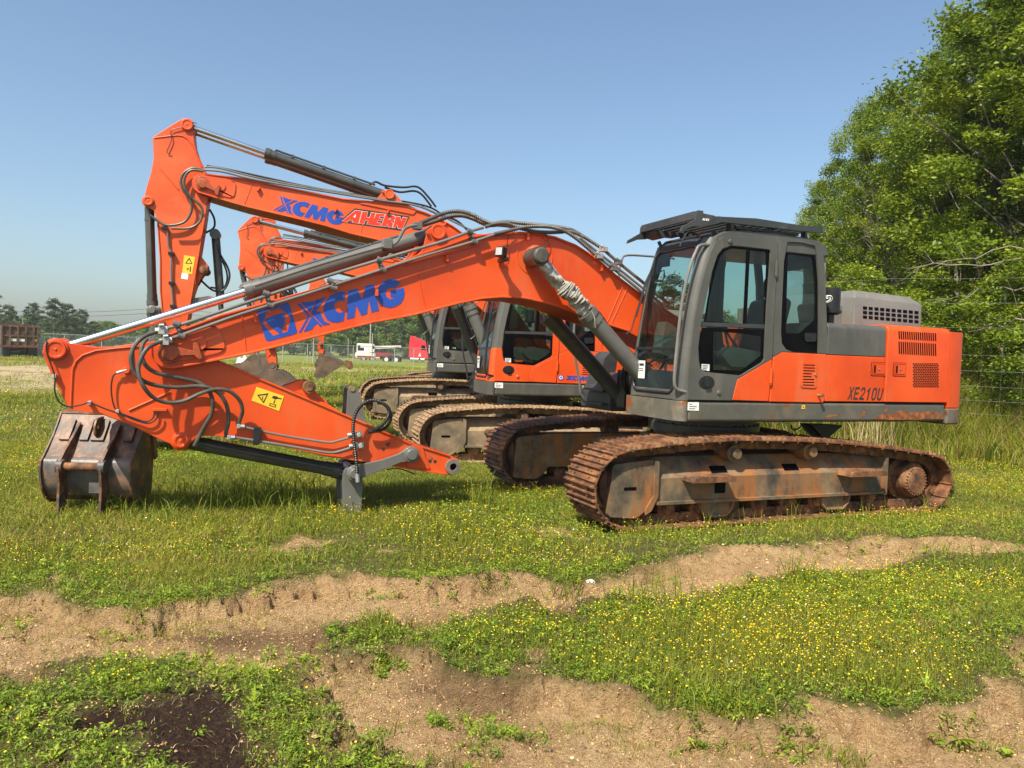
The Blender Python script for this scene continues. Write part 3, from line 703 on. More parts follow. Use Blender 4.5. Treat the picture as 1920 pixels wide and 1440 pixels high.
    def f_lev(mb):
        for y in (-1.2, -.49): mb.tube([(-.86, y, 1.78), (-.90, y, 1.9), (-.92, y, 2.02)], [.012, .012, .028], 8)
        for y in (-.98, -.80): mb.tube([(-1.2, y, 1.27), (-1.14, y, 1.6), (-1.05, y, 1.92)], .012, 8); mb.box(-1.28, -1.1, y-.05, y+.05, 1.30, 1.32)
        mb.tube([(-.35, -1.14, 1.6), (-.45, -1.14, 1.5), (-.85, -1.14, 1.95)], .012, 6)
    part('control_levers', f_lev, BLACK, root, 'levers')
    # stickers
    def f_st(mb):
        def lab(q, y, m=0):
            pq = XZ(q, y); mb.prism(pq, y-.0015, y, m=m)
        if k_ == 0:
            lab(z7([(560, 1089), (613, 1092), (612, 1136), (559, 1133)]), yg-.008)
            for i in range(4): lab(z7([(566, 1096+i*10), (604-i*4, 1098+i*10), (604-i*4, 1101+i*10), (566, 1099+i*10)]), yg-.0105, 2)
        if k_ == 1:
            lab(z7([(467, 1347), (541, 1347), (541, 1405), (464, 1402)]), -1.3475)
            for i, w in enumerate((20, 50, 40)): lab(z7([(476, 1358+i*15), (476+w, 1359+i*15), (476+w, 1362+i*15), (476, 1361+i*15)]), -1.350, 2)
        if k_ == 2:
            lab(z7([(1236, 1366), (1258, 1367), (1257, 1393), (1235, 1392)]), -1.3475, 1)
            lab(z7([(1241, 1373), (1248, 1373), (1248, 1380), (1241, 1380)]), -1.350, 2); lab(z7([(1247, 1380), (1253, 1380), (1253, 1387), (1247, 1387)]), -1.350, 2)
    for k_ in range(3): part('sticker', f_st, [WHITE, YELLOW, DARKDEC], root, 'stick%d' % k_)
    def f_s2(mb):
        q = [P(x, y, -.5) for x, y in z7([(104, 1152), (151, 1155), (147, 1220), (99, 1216)])]
        x = xf(1.45)-.004
        ys_ = (-.56, -.69); z0, z1 = 1.43, 1.62
        mb.box(x-.002, x, ys_[1], ys_[0], z0, z1); mb.box(x-.004, x-.0021, ys_[1]+.02, ys_[0]-.02, z1-.055, z1-.03, m=1)
        mb.box(x-.004, x-.0021, ys_[1]+.03, ys_[0]-.02, z1-.09, z1-.083, m=1); mb.box(x-.004, x-.0021, ys_[1]+.03, ys_[0]-.02, z1-.11, z1-.103, m=1)
    part('windshield_sticker', f_s2, [WHITE, DARKDEC], root, 'stick2')
    # guard on the roof
    if c['guard']:
        gd = None
        def f_g(mb):
            q = XZ(z7([(528, 62), (640, 86), (652, 92), (930, 106), (1215, 150), (1376, 162), (1373, 204), (1210, 188), (900, 152), (700, 130), (560, 158), (500, 160), (424, 190), (430, 165), (522, 112)]), -1.37)
            mb.prism(q, -1.37, -1.335); mb.prism(q, -.365, -.33)
        gd = part('roof_guard', f_g, DGREY, root, 'guard', bevel=.005)
        def f_gb2(mb):
            mb.box(-1.455, -1.425, -1.334, -.366, 3.035, 3.112)
            mb.prism(rnd_poly([(-1.42, 3.04), (-1.40, 2.975), (-1.30, 2.955), (-1.20, 3.00), (-1.05, 3.00), (-1.0, 3.03)], .02), -.60, -.37)
            for i in range(16):
                x = -1.36+i*.098
                mb.box(x, x+.06, -1.334, -.366, 3.075+.002*(i % 2), 3.092+.002*(i % 2))
            for x, w in ((-.98, .05), (-.86, .03), (0.0, .04), (-.45, .03)):
                for y in (-1.26, -.44): mb.box(x, x+w, y-.03, y+.03, 2.94, 3.08)
            for x, y in ((-1.40, -1.33), (-1.40, -.40), (.02, -1.2)): mb.box(x, x+.06, y, y+.04, 3.09, 3.128)
            mb.box(-.92, -.1, -1.31, -1.27, 2.995, 3.02)
        part('guard_slats', f_gb2, DGREY, gd, 'gslats', bevel=.004)
        def f_mk(mb):
            for i, (x, w) in enumerate(((566, 6), (576, 5), (588, 9), (602, 5))):
                mb.prism(XZ(z7([(x+4, 104+i*1.5), (x+4+w, 105+i*1.5), (x+w, 120+i*1.5), (x, 119+i*1.5)]), -1.3715), -1.3735, -1.3715)
        part('guard_lettering', f_mk, WHITE, gd, 'gmark')
        def f_cable(mb):
            mb.tube(catmull([P(*q, -1.2) for q in z7([(412, 298), (440, 235), (468, 200), (505, 205), (590, 255)])], 5), .008, 6)
        part('guard_cable', f_cable, BLACK, gd, 'gcab')

# ---- boom (machine coordinates of the first excavator)
BT = zoom(0, 0, 1)
boom_top = [(296, 640), (312, 627), (350, 613), (412, 590), (516, 561.5), (640, 526), (711, 506), (780, 478), (835, 459), (880, 443), (930, 435.5), (975, 434), (1010, 436.5), (1042, 443), (1080, 458), (1117, 481), (1155, 514), (1197, 546)]
boom_bot = [(1180, 622), (1142, 610), (1080, 588), (1045, 575), (1017, 567), (980, 560), (942, 558), (905, 561), (860, 570), (776, 592), (700, 606), (614, 627), (540, 646), (473, 663), (400, 678), (345, 688), (322, 692)]
XT = XZ(boom_top, -.31); XB = XZ(boom_bot, -.31)
FT = [(-.52, 1.96), (-.44, 1.86), (-.43, 1.74), (-.52, 1.62), (-.66, 1.58), (-.80, 1.62)]
def boom_poly():
    tipc = TIP; a = [(tipc[0]+.15*math.cos(math.radians(t)), tipc[1]+.15*math.sin(math.radians(t))) for t in (245, 220, 195, 170, 145)]
    return XT+FT+XB+a
def band(mb, pts, w, y0, y1, side):
    n = len(pts); o = []
    for i, p in enumerate(pts):
        a = Vector(pts[max(i-1, 0)]); b = Vector(pts[min(i+1, n-1)]); t = (b-a).normalized(); nn = Vector((-t.y, t.x))*side
        o.append((p[0]+nn.x*w, p[1]+nn.y*w))
    mb.prism(list(pts)+o[::-1], y0, y1)
def cyl_between(mb_list): pass
XC_EMB = [(75, 475), (200, 440), (440, 365), (466, 385), (556, 705), (548, 738), (215, 830), (180, 815)]
XC_EMB_O = [[(185, 490), (215, 462), (335, 430), (400, 470), (482, 545), (470, 600), (440, 715), (365, 735), (412, 600), (405, 488), (275, 520), (165, 568), (240, 660), (350, 738), (272, 765), (145, 620)]]
XC_L = [
    [(612, 362), (738, 350), (792, 330), (715, 482), (600, 362)],                     # X upper left piece
    [(555, 378), (598, 380), (700, 500), (678, 520)],
    [(800, 330), (905, 295), (770, 490), (722, 500), (828, 320)],
    [(735, 500), (790, 468), (835, 480), (850, 520), (885, 590), (955, 622), (868, 640), (742, 508)],
    [(575, 728), (690, 520), (720, 508), (605, 722)],
    [(635, 715), (738, 520), (860, 645), (830, 655), (800, 615), (765, 640), (735, 688), (690, 703)],
    [(1135, 235), (1125, 345), (1060, 345), (1010, 375), (1000, 420), (1030, 470), (1068, 490), (1130, 470), (1115, 585), (1040, 606), (975, 602), (915, 570), (880, 510), (872, 430), (895, 360), (950, 290), (1030, 245), (1090, 236)],   # C
    [(1170, 222), (1278, 198), (1335, 335), (1380, 165), (1478, 145), (1540, 460), (1450, 482), (1415, 330), (1395, 500), (1325, 522), (1262, 400), (1245, 545), (1152, 565)],   # M
    [(1800, 130), (1730, 190), (1690, 190), (1640, 200), (1618, 250), (1630, 300), (1680, 328), (1740, 290), (1680, 302), (1672, 240), (1690, 222), (1838, 188), (1846, 260), (1835, 320), (1800, 375), (1735, 415), (1670, 430), (1600, 415), (1545, 370), (1515, 300), (1512, 240), (1540, 170), (1600, 110), (1670, 85), (1740, 92)]]   # G
def affine(src, dst):
    A = np.array([[x, y, 1] for x, y in src]); X = np.linalg.solve(A, np.array(dst, float))
    return lambda pts: [tuple(np.array([x, y, 1]) @ X) for x, y in pts]
def rigid(c0, ang, s, c1):
    """rotate by ang (x towards z) and scale about c0, carry c0 to c1"""
    c, sn = math.cos(ang)*s, math.sin(ang)*s
    return Matrix(((c, 0, -sn, c1[0]-c*c0[0]+sn*c0[1]), (0, s, 0, 0), (sn, 0, c, c1[1]-sn*c0[0]-c*c0[1]), (0, 0, 0, 1)))
def ang2(a, b): return math.atan2(b[1]-a[1], b[0]-a[0])
def decal_fn(polys, yl, th=.0018, frame=F1, M=None, holes=None):
    def f(mb):
        Mi = M.inverted() if M is not None else None
        for i, q in enumerate(polys):
            pq = frame.XZ(q, yl); hh = [frame.XZ(h, yl) for h in (holes or {}).get(i, [])]
            mb.prism(pq, yl-th, yl, hh)
        if Mi is not None: mb.v = [tuple(Mi @ Vector(p)) for p in mb.v]
    return f
def two_piece(root, name, a, b, yl, rb, rr, fr, mb_mat, closed_len, kbar, gland=True, ends=(.07, .07), ew=.07):
    """hydraulic cylinder from a (barrel foot) to b (rod eye), both (x,z)"""
    A = Vector((a[0], yl, a[1])); B = Vector((b[0], yl, b[1])); d_ = (B-A).normalized(); Lb = closed_len
    def f(mb):
        mb.cyl(A+d_*.06, A+d_*Lb, rb, 24)
        mb.cyl(A+d_*.05, A+d_*.10, rb*.8, 20)
        mb.cyl(A+d_*(Lb-.16), A+d_*(Lb-.004), rb*1.10, 24); mb.cyl(A+d_*(Lb-.07), A+d_*Lb, rb*1.22, 24)
        for i in range(8):
            t = i*math.pi/4; u = d_.orthogonal().normalized(); w = d_.cross(u); o = (u*math.cos(t)+w*math.sin(t))*rb*1.02
            mb.cyl(A+d_*Lb+o, A+d_*(Lb+.014)+o, .010, 6)
        mb.cyl(A+Vector((0, -.06, 0)), A+Vector((0, .06, 0)), ends[0], 20)
        if kbar:
            up = Vector((0, -.45, 1)).normalized(); up = (up-d_*up.dot(d_)).normalized()
            p = [A+d_*.25+up*(rb+.03), A+d_*(Lb-.22)+up*(rb+.025), A+d_*(Lb-.14)+up*(rb+.03), A+d_*(Lb-.12)+up*rb*.8]
            mb.tube(p, .017, 8)
            for t in (.30, .55, .8): mb.cyl(A+d_*(Lb*t)+up*(rb+.02)-Vector((0, .03, 0)), A+d_*(Lb*t)+up*(rb+.02)+Vector((0, .03, 0)), .026, 8)
            for t in (.30,): mb.tube([A+d_*(Lb*t-.02), A+d_*(Lb*t+.02)], rb*1.07, 24)
    c_ = part(name, f, mb_mat, root)
    def f2(mb):
        mb.cyl(A+d_*(Lb-.02), B-d_*.04, rr, 20)
    part('piston_rod', f2, CHROME, c_)
    def f3(mb): mb.cyl(B-d_*.10, B-d_*.02, rr*1.25, 16); mb.cyl(B+Vector((0, -ew, 0)), B+Vector((0, ew, 0)), ends[1], 22)
    part('rod_eye', f3, fr, c_)
    return c_
def corr(pts, r, k=8, amp=.0035):
    q = catmull(pts, 1); out = []; rr = []
    L_ = [q[0]]
    cr = catmull(pts, k)
    tot = 0; res = [cr[0]]
    step = .011
    acc = 0
    for i in range(1, len(cr)):
        seg = (cr[i]-cr[i-1]).length; s = 0
        while acc+seg-s >= step:
            s += step-acc; acc = 0; res.append(cr[i-1].lerp(cr[i], min(1, s/seg)))
        acc += seg-s
    rad = [r+(amp if i % 2 else -amp) for i in range(len(res))]
    return res, rad
def boom(root, paint, kpaint):
    def f(mb):
        mb.prism(boom_poly(), -.285, .285)
        band(mb, XT+FT[:1], .022, -.312, .312, -1); band(mb, XB, .022, -.312, .312, -1)
    b = part('boom', f, paint, root, 'boom', bevel=.006)
    def f_plb(mb):
        pB = XZ(z8([(1185, 650), (1250, 600), (1440, 545), (1590, 512), (1640, 540), (1668, 600), (1690, 680), (1660, 720), (1440, 775), (1230, 800), (1180, 760)]), -.295)
        mb.prism(rnd_poly(pB, .05, 3), -.300, -.284)
    def f_pla(mb):
        pA = XZ(z8([(1190, 660), (1240, 615), (1490, 582), (1545, 620), (1552, 660), (1530, 700), (1400, 740), (1225, 785), (1185, 740)]), -.305)
        mb.prism(rnd_poly(pA, .04, 3), -.314, -.299)
    part('reinforcing_plate', f_plb, paint, b, 'plb', bevel=.003); part('reinforcing_plate', f_pla, paint, b, 'pla', bevel=.003)
    c = P(1003, 479, -.29)
    def f_ring(mb):
        ring = circ(c[0], c[2], .205, 40); mb.tube([(x, -.287, z) for x, z in ring], .006, 6, closed=True)
    part('boss_ring', f_ring, paint, b, 'bring')
    def f_boss(mb):
        mb.lathe((c[0], -.28, c[2]), (0, -1, 0), [(0, .115), (.06, .10), (.07, .085)], 28)
    part('pin_boss', f_boss, paint, b, 'bboss', bevel=.003)
    for i, q in enumerate(([(784, 515), (800, 592)], [(452, 578), (462, 664)], [(1178, 537), (1145, 609)], [(1168, 536), (1137, 607)])):
        part('weld_seam', lambda mb: mb.tube([P(*p, -.287) for p in q], .005, 6), paint, b, 'seam%d' % i)
    for i, q in enumerate(((838, 484), (989, 443), (1127, 502), (478, 596), (706, 548))):
        a = P(*q, -.31); part('cable_bracket', lambda mb: mb.box(a[0]-.012, a[0]+.012, -.335, -.28, a[2]-.035, a[2]+.03), paint, b, 'cbr%d' % i)
    def f_br(mb):
        q = rnd_poly(XZ([(755, 500), (790, 470), (800, 432), (815, 421), (835, 428), (860, 440), (905, 440), (900, 460)], -.25), .02, 2)
        for y in (-.30, -.10, .07, .27): mb.prism(q, y, y+.03)
    part('cylinder_bracket', f_br, paint, b, 'bbrk', bevel=.006)
    def f_pin(mb):
        for (x, z), y in ((APIN, -.30), (APIN, .30)):
            s_ = -1 if y < 0 else 1
            mb.lathe((x, y, z), (0, s_, 0), [(0, .075), (.035, .075), (.035, .055), (.030, .052), (.030, .01)], 28)
        mb.cyl((APIN[0], -.29, APIN[1]), (APIN[0], .29, APIN[1]), .045, 16)
        mb.cyl((APIN[0]-.11, -.31, APIN[1]-.02), (APIN[0]-.11, -.33, APIN[1]-.02), .02, 8)
    part('cylinder_pin', f_pin, paint, b, 'bpin', bevel=.004)
    def f_tp(mb):
        x, z = TIP
        for s_ in (-1, 1):
            if s_ == sd: mb.lathe((x, s_*.30, z), (0, s_, 0), [(-.02, .10), (.02, .10), (.02, .075), (.045, .073), (.05, .04), (.05, .01)], 28)
            if s_ == sd: mb.prism([(x+.05, z-.03), (x+.20, z-.02), (x+.24, z-.06), (x+.27, z-.05), (x+.23, z+.09), (x+.19, z+.09), (x+.19, z+.02), (x+.05, z+.05)], min(s_*.30, s_*.345), max(s_*.30, s_*.345))
    for sd in (-1, 1): part('tip_pin', f_tp, surf('greasy_orange_paint', [(.35, (.22, .045, .015)), (.6, (.42, .075, .02))], 12, .5), b, 'tpin%d' % sd, bevel=.004)
    def f_bp(mb):
        c = BPIN; mb.lathe((c[0], sd*.60, c[1]), (0, -sd, 0), [(0, .07), (.02, .085), (.10, .085), (.11, .10), (.28, .10)], 26)
    for sd in (-1, 1): part('lift_pin', f_bp, surf('greasy_steel', [(.35, (.045, .040, .032)), (.65, (.10, .085, .065))], 10, .5), b, 'lpin%d' % sd, bevel=.004)
    return b
def arm_poly():
    top = [(84, 646), (92, 638), (103, 636), (120, 640), (135, 644), (175, 650.5), (212, 650), (245, 645), (290, 640), (345, 650), (412, 677), (440, 688), (531, 727), (566, 741), (614, 757), (641, 774), (705, 801), (767, 829), (843, 853)]
    tip = [(858, 860), (866, 872), (862, 884), (850, 892)]
    bot = [(834, 890), (767, 880), (699, 868), (611, 856), (518, 835), (404, 817), (372, 818), (357, 832), (350, 842), (338, 846), (326, 842), (318, 832), (294, 822), (244, 797), (195, 779), (130, 768), (126, 762), (110, 731), (84, 676), (78, 660)]
    return XZ(top+tip+bot, -.20)
def arm(root, paint):
    q = arm_poly()
    a = part('arm', lambda mb: mb.prism(q, -.19, .19), paint, root, 'arm', bevel=.008, seg=3)
    y = -.192
    for i, pts in enumerate((z8([(530, 1130), (538, 950), (545, 850), (570, 790), (620, 745), (720, 710), (900, 690), (1040, 678)]), z1([(690, 650), (960, 530)]))):
        part('weld_bead', lambda mb: mb.tube([P(*p, y) for p in pts], .010, 8), paint, a, 'bead%d' % i)
    def f_det(mb):
        # flanges along top and bottom
        band(mb, XZ([(412, 677), (531, 727), (641, 774), (767, 829), (843, 853)], -.2), .016, -.205, .205, -1)
        band(mb, XZ([(834, 890), (767, 880), (699, 868), (611, 856), (518, 835), (404, 817)], -.2), .016, -.205, .205, -1)
    part('flanges', f_det, paint, a, 'armfl', bevel=.003)
    def f_det(mb):
        for (x, z), r_ in ((KPIN, .078), (XZ([(339, 826)], -.2)[0], .062)):
            if r_ == rsel:
                for s_ in (sd,): mb.lathe((x, s_*.188, z), (0, s_, 0), [(0, r_+.018), (.014, r_+.018), (.018, r_), (.045, r_), (.045, r_-.02), (.038, r_-.022), (.038, .012), (.044, .01)], 28)
    for rsel in (.078, .062):
        for sd in (-1, 1): part('pin_cap', f_det, paint, a, 'pcap%.3f%d' % (rsel, sd), bevel=.003)
    def f_det(mb):
        lp = XZ(z2([(1165, 955), (1200, 905), (1245, 893), (1290, 920), (1300, 965), (1330, 1045), (1190, 1035)]), -.2)
        mb.prism(rnd_poly(lp, .02), -.206, -.185)
    part('link_boss_plate', f_det, paint, a, 'lbp', bevel=.003)
    def f_det(mb):
        tb = XZ(z2([(430, 540), (545, 498), (600, 520), (625, 570), (700, 635), (690, 650)]), -.1)
        for yy in (-.12, .09): mb.prism(rnd_poly(tb, .02), yy, yy+.03)
    part('thumb_lug', f_det, paint, a, 'armdet', bevel=.003)
    def f_tip(mb):
        x, z = ARMT
        mb.tube([(x, -.215, z), (x, .215, z)], .088, 28)
    def f_tipr(mb):
        x, z = ARMT
        for s_ in (sd,):
            mb.prism(circ(x, z, .080, 28), min(s_*.190, s_*.222), max(s_*.190, s_*.222), [circ(x, z, .038, 20)[::-1]])
            mb.cyl((x, s_*.192, z), (x, s_*.194, z), .038, 18, m=1)
    for sd in (-1, 1): part('tip_bushing', f_tipr, [surf('worn_bushing_steel', [(.35, (.09, .075, .062)), (.65, (.19, .165, .14))], 10, .5), GASKET], a, 'atip%d' % sd, bevel=.003)
    def f_gp(mb):
        q1 = XZ(z2([(822, 565), (832, 542), (852, 532), (874, 540), (886, 560), (928, 720), (935, 790), (810, 735), (815, 690)]), -.10)
        for yy in (-.13, .10): mb.prism(rnd_poly(q1, .01), yy, yy+.025)
        x, z = XZ(z2([(853, 552)]), -.13)[0]; mb.cyl((x, -.14, z), (x, .14, z), .028, 14, m=1)
    part('thumb_bracket', f_gp, [CYLG, surf('brass_bush', [(.4, (.35, .26, .10)), (.6, (.5, .38, .16))], 9, .4, metal=.6)], a, 'tbrk', bevel=.003)
    def f_tp(mb):
        x, z = XZ(z2([(588, 542)]), -.2)[0]
        mb.cyl((x, -.24, z), (x, .2, z), .060, 22); mb.cyl((x, -.25, z), (x, -.235, z), .036, 18)
    part('thumb_pin', f_tp, RUST, a, 'tpin2', bevel=.004)
    return a
def bucket_cyl(a, full=True):
    A = XZ([(339, 826)], 0)[0]; B = XZ([(662, 888)], 0)[0]
    c_ = two_piece(a, 'bucket_cylinder', A, B, 0.0, .066, .040, CYLD, CYLD, math.dist(A, B)-.14, False, ends=(.06, .075))
    def f_ch(mb):
        d_ = Vector((B[0]-A[0], 0, B[1]-A[1])).normalized(); A_ = Vector((A[0], 0, A[1]))
        up = Vector((-d_.z, 0, d_.x))
        if up.z < 0: up = -up
        s_ = Vector((0, -1, 0))
        o = (up*.2+s_).normalized()*.085
        mb.tube([A_+d_*.18+o, A_+d_*1.1+o, A_+d_*1.42+o*.95], .016, 8)
        mb.tube([A_+d_*.22, A_+d_*.26], .072, 24)
    part('cylinder_pipe', f_ch, CYLD, c_, None)
    def f_lk(mb):
        for s_ in (-1, 1):
            T_ = XZ([(771, 852)], -.26)[0]; L0 = XZ([(664, 887)], -.26)[0]
            d_ = Vector((T_[0]-L0[0], T_[1]-L0[1])).normalized(); n_ = Vector((-d_.y, d_.x))
            T_ = Vector(T_); L0 = Vector(L0)
            pts = [L0+n_*.075, L0+d_*.10+n_*.060, L0+d_*.3+n_*.040, T_-d_*.12+n_*.045, T_+n_*.075, T_+d_*.055+n_*.05, T_+d_*.075, T_+d_*.055-n_*.05, T_-n_*.075, T_-d_*.12-n_*.045, L0+d_*.3-n_*.055, L0+d_*.1-n_*.07, L0-n_*.075, L0-d_*.055-n_*.05, L0-d_*.075, L0-d_*.055+n_*.05]
            mb.prism([tuple(p) for p in pts], min(s_*.225, s_*.27), max(s_*.225, s_*.27))
            mb.lathe((T_[0], s_*.20, T_[1]), (0, s_, 0), [(0, .08), (.085, .08), (.09, .055), (.11, .053), (.112, .01)], 24)
        mb.cyl((L0[0], -.31, L0[1]), (L0[0], .31, L0[1]), .055, 20)
        for s_ in (-1, 1): mb.lathe((L0[0], s_*.27, L0[1]), (0, s_, 0), [(0, .075), (.02, .075), (.025, .05), (.05, .048)], 20)
    part('arm_link', f_lk, CYLG, a, 'alink', bevel=.006)
    return B
def bucket_mesh(mb, W=.58):
    """bucket in a local frame: pin of the arm at the origin, link pin at (-.02,.42); shell in +x"""
    outer = [(.10, .86), (.07, .74), (.03, .60), (.06, .48), (.00, .34), (.02, .18), (.10, .05), (.24, -.05), (.45, -.10), (.72, -.10), (1.0, -.04)]
    inner = [(x+.03, z+(.03 if z < .1 else 0)) for x, z in outer]
    for i in range(len(outer)-1):
        a, b, c_, d_ = outer[i], outer[i+1], inner[i+1], inner[i]
        mb.prism([a, b, c_, d_], -W, W)
    side = outer+[(1.02, .02), (.78, .42), (.55, .80), (.32, .97), (.13, .98)]
    for s_ in (-1, 1): mb.prism(side, min(s_*W, s_*(W+.022)), max(s_*W, s_*(W+.022)))
    mb.prism([(.06, .84), (.10, 1.0), (.14, 1.0), (.12, .84)], -W-.02, W+.02)
    for k in range(5):
        y = -W+.06+k*(2*W-.12)/4; mb.prism([(.98, -.07), (1.20, -.01), (1.21, .01), (.98, .02)], y-.04, y+.04)
    for s_ in (-1, 1):
        y = s_*.27
        ear = [(.20, .84), (.08, .72), (-.07, .52), (-.11, .42), (-.08, .34), (-.06, .15), (-.10, .03), (-.07, -.07), (.02, -.10), (.14, -.04), (.10, .2), (.10, .5)]
        mb.prism(rnd_poly(ear, .03), y-.02, y+.02)
        for x, z in ((-.02, .42), (-.01, 0)): mb.lathe((x, y-.035, z), (0, 1, 0), [(0, .075), (.07, .075)], 20)

# hoses and pipes traced on the first machine
def m1_fittings(root, b, a):
    def hose(pts, yl, r, mat, name='hose', own=b, k=6, cor=False, dy=None, closed=False):
        p3 = [P(x, y, yl if dy is None else yl+dy[i]) for i, (x, y) in enumerate(pts)]
        if cor:
            q, rr = corr(p3, r); return part(name, lambda mb: mb.tube(q, rr, 9), mat, own, ang=60)
        return part(name, lambda mb: mb.tube(catmull(p3, k), r, 10), mat, own)
    # boom pipes
    hose(z8([(1240, 545), (1340, 520), (1480, 475), (1700, 400), (1920, 326)])+z6([(700, 685), (1330, 492), (1700, 385), (1920, 318)])+zb([(420, 290), (505, 266)]), -.36, .0165, PIPE, 'pipe', k=2)
    hose(z8([(1262, 622), (1400, 580), (1700, 472), (1920, 400)])+z6([(700, 785), (1360, 572), (1640, 480), (1920, 398)])+zb([(430, 372), (585, 320)]), -.36, .0145, PIPE, 'pipe', k=2)
    for q in ([z6([(362, 778)])[0], z6([(398, 880)])[0]], [z6([(1335, 490)])[0], z6([(1362, 575)])[0]], [zb([(405, 295)])[0], zb([(440, 375)])[0]], [z8([(1325, 510)])[0], z8([(1362, 600)])[0]], [(620, 527), (626, 540)]):
        p0, p1 = P(*q[0], -.36), P(*q[1], -.36)
        def f_cl(mb):
            for p in (p0, p1): mb.cyl((p[0]-.028, -.36, p[2]+.008), (p[0]+.028, -.36, p[2]-.008), .027, 10)
            mb.prism([(p0[0]-.022, p0[2]), (p0[0]+.022, p0[2]), (p1[0]+.022, p1[2]), (p1[0]-.022, p1[2])], -.345, -.30)
            m_ = ((p0[0]+p1[0])/2, -.35, (p0[2]+p1[2])/2); mb.cyl(m_, (m_[0], -.385, m_[2]), .013, 6)
        part('pipe_clamp', f_cl, CYLG, b, None, bevel=.002)
    # big loops between boom and arm
    hz = z1([(905, 135), (850, 150), (785, 178), (728, 235), (704, 315), (722, 395), (775, 455), (865, 488), (1000, 502), (1120, 494), (1200, 502), (1272, 540), (1320, 620), (1332, 710), (1316, 790), (1318, 818)])
    hose(hz, -.36, .0185, HOSE, dy=[0, -.03, -.06, -.09, -.1, -.1, -.09, -.04, .0, .04, .04, .06, .08, .09, .12, .14])
    hz = z1([(925, 200), (868, 218), (810, 252), (768, 320), (752, 400), (780, 485), (840, 560), (930, 598), (1040, 590), (1150, 542), (1250, 514), (1335, 525), (1400, 580), (1422, 650), (1405, 710), (1390, 742)])
    hose(hz, -.38, .0175, HOSE, dy=[0, -.03, -.08, -.1, -.12, -.13, -.1, -.06, -.05, -.04, 0, .03, .06, .09, .13, .15])
    hz = z1([(808, 190), (780, 225), (772, 290), (800, 360), (868, 408), (1000, 438), (1120, 464), (1190, 505), (1228, 580), (1222, 670), (1170, 765), (1112, 878)])
    hose(hz, -.30, .0185, HOSE, dy=[0, -.03, -.05, -.05, -.03, 0, .02, .02, .03, .05, .08, .1])
    for q, yl in ((z1([(890, 118), (915, 150)]), -.37), (z1([(915, 190), (945, 218)]), -.37)):
        def f_ft(mb):
            p = P(*q[0], yl); p2 = P(*q[1], yl); c_ = ((p[0]+p2[0])/2, yl, (p[2]+p2[2])/2)
            mb.cyl((c_[0]-.05, yl, c_[2]-.01), (c_[0]+.05, yl, c_[2]+.012), .029, 8); mb.box(c_[0]-.025, c_[0]+.025, yl-.035, yl+.035, c_[2]-.035, c_[2]+.035)
            mb.cyl((c_[0]-.02, yl-.04, c_[2]+.04), (c_[0]+.02, yl-.04, c_[2]+.045), .014, 6)
        part('hose_fitting', f_ft, GALV, b, None, bevel=.004)
    # small lubrication hoses on the arm
    hose(z1([(165, 205), (160, 260), (185, 340), (215, 430), (215, 520), (240, 590), (300, 625), (380, 615), (440, 602), (540, 640), (640, 675), (740, 715), (820, 732), (870, 700), (880, 660)]), -.235, .0065, BHOSE, own=a, dy=[0]*15)
    hose(z1([(620, 405), (590, 430), (578, 500), (585, 580), (605, 640), (640, 668), (740, 705), (800, 722), (845, 700), (858, 655)]), -.225, .0065, BHOSE, own=a)
    for q in z1([(215, 430), (440, 600), (618, 655)]):
        p = P(*q, -.21); part('hose_clip', lambda mb: mb.box(p[0]-.014, p[0]+.014, -.24, -.19, p[2]-.016, p[2]+.016), GALV, a, None, bevel=.003)
    def f_m(mb):
        p = P(*z1([(655, 395)])[0], -.21); mb.cyl((p[0]-.05, -.225, p[2]-.02), (p[0]+.03, -.225, p[2]+.01), .013, 8)
    part('grease_nipple', f_m, [GALV, ORANGE], a, None, bevel=.003)
    def f_m(mb):
        p = P(*z1([(890, 645)])[0], -.2); mb.box(p[0]-.06, p[0]+.06, -.225, -.19, p[2]-.012, p[2]+.012, m=1)
    part('grease_block', f_m, [GALV, ORANGE], a, None, bevel=.003)
    def f_m(mb):
        p = P(*z1([(675, 390)])[0], -.2); mb.cyl((p[0], -.19, p[2]), (p[0], -.235, p[2]), .03, 12, m=1)
    part('grease_boss', f_m, [GALV, ORANGE], a, None, bevel=.003)
    def f_m(mb):
        p = P(*z8([(410, 640)])[0], -.15); mb.cyl((p[0], -.15, p[2]-.02), (p[0], -.15, p[2]+.03), .014, 8)
    part('grease_plug', f_m, [GALV, ORANGE], a, None, bevel=.003)
    # pipes on the arm
    hose(z2([(160, 785), (205, 792), (262, 805), (400, 835), (560, 862), (700, 882), (745, 878), (850, 848)]), -.235, .012, PIPE, 'pipe', own=a, k=3)
    hose(z2([(95, 848), (150, 855), (262, 872), (480, 908), (640, 936), (720, 946), (770, 938), (850, 914)]), -.235, .0135, PIPE, 'pipe', own=a, k=3)
    def f_cl2(mb):
        p0, p1 = P(*z2([(268, 795)])[0], -.23), P(*z2([(255, 882)])[0], -.23)
        mb.prism([(p0[0]-.03, p0[2]+.02), (p0[0]+.04, p0[2]+.01), (p1[0]+.04, p1[2]-.02), (p1[0]-.02, p1[2]-.02)], -.265, -.20)
    part('pipe_clamp', f_cl2, BLACK, a, None, bevel=.008)
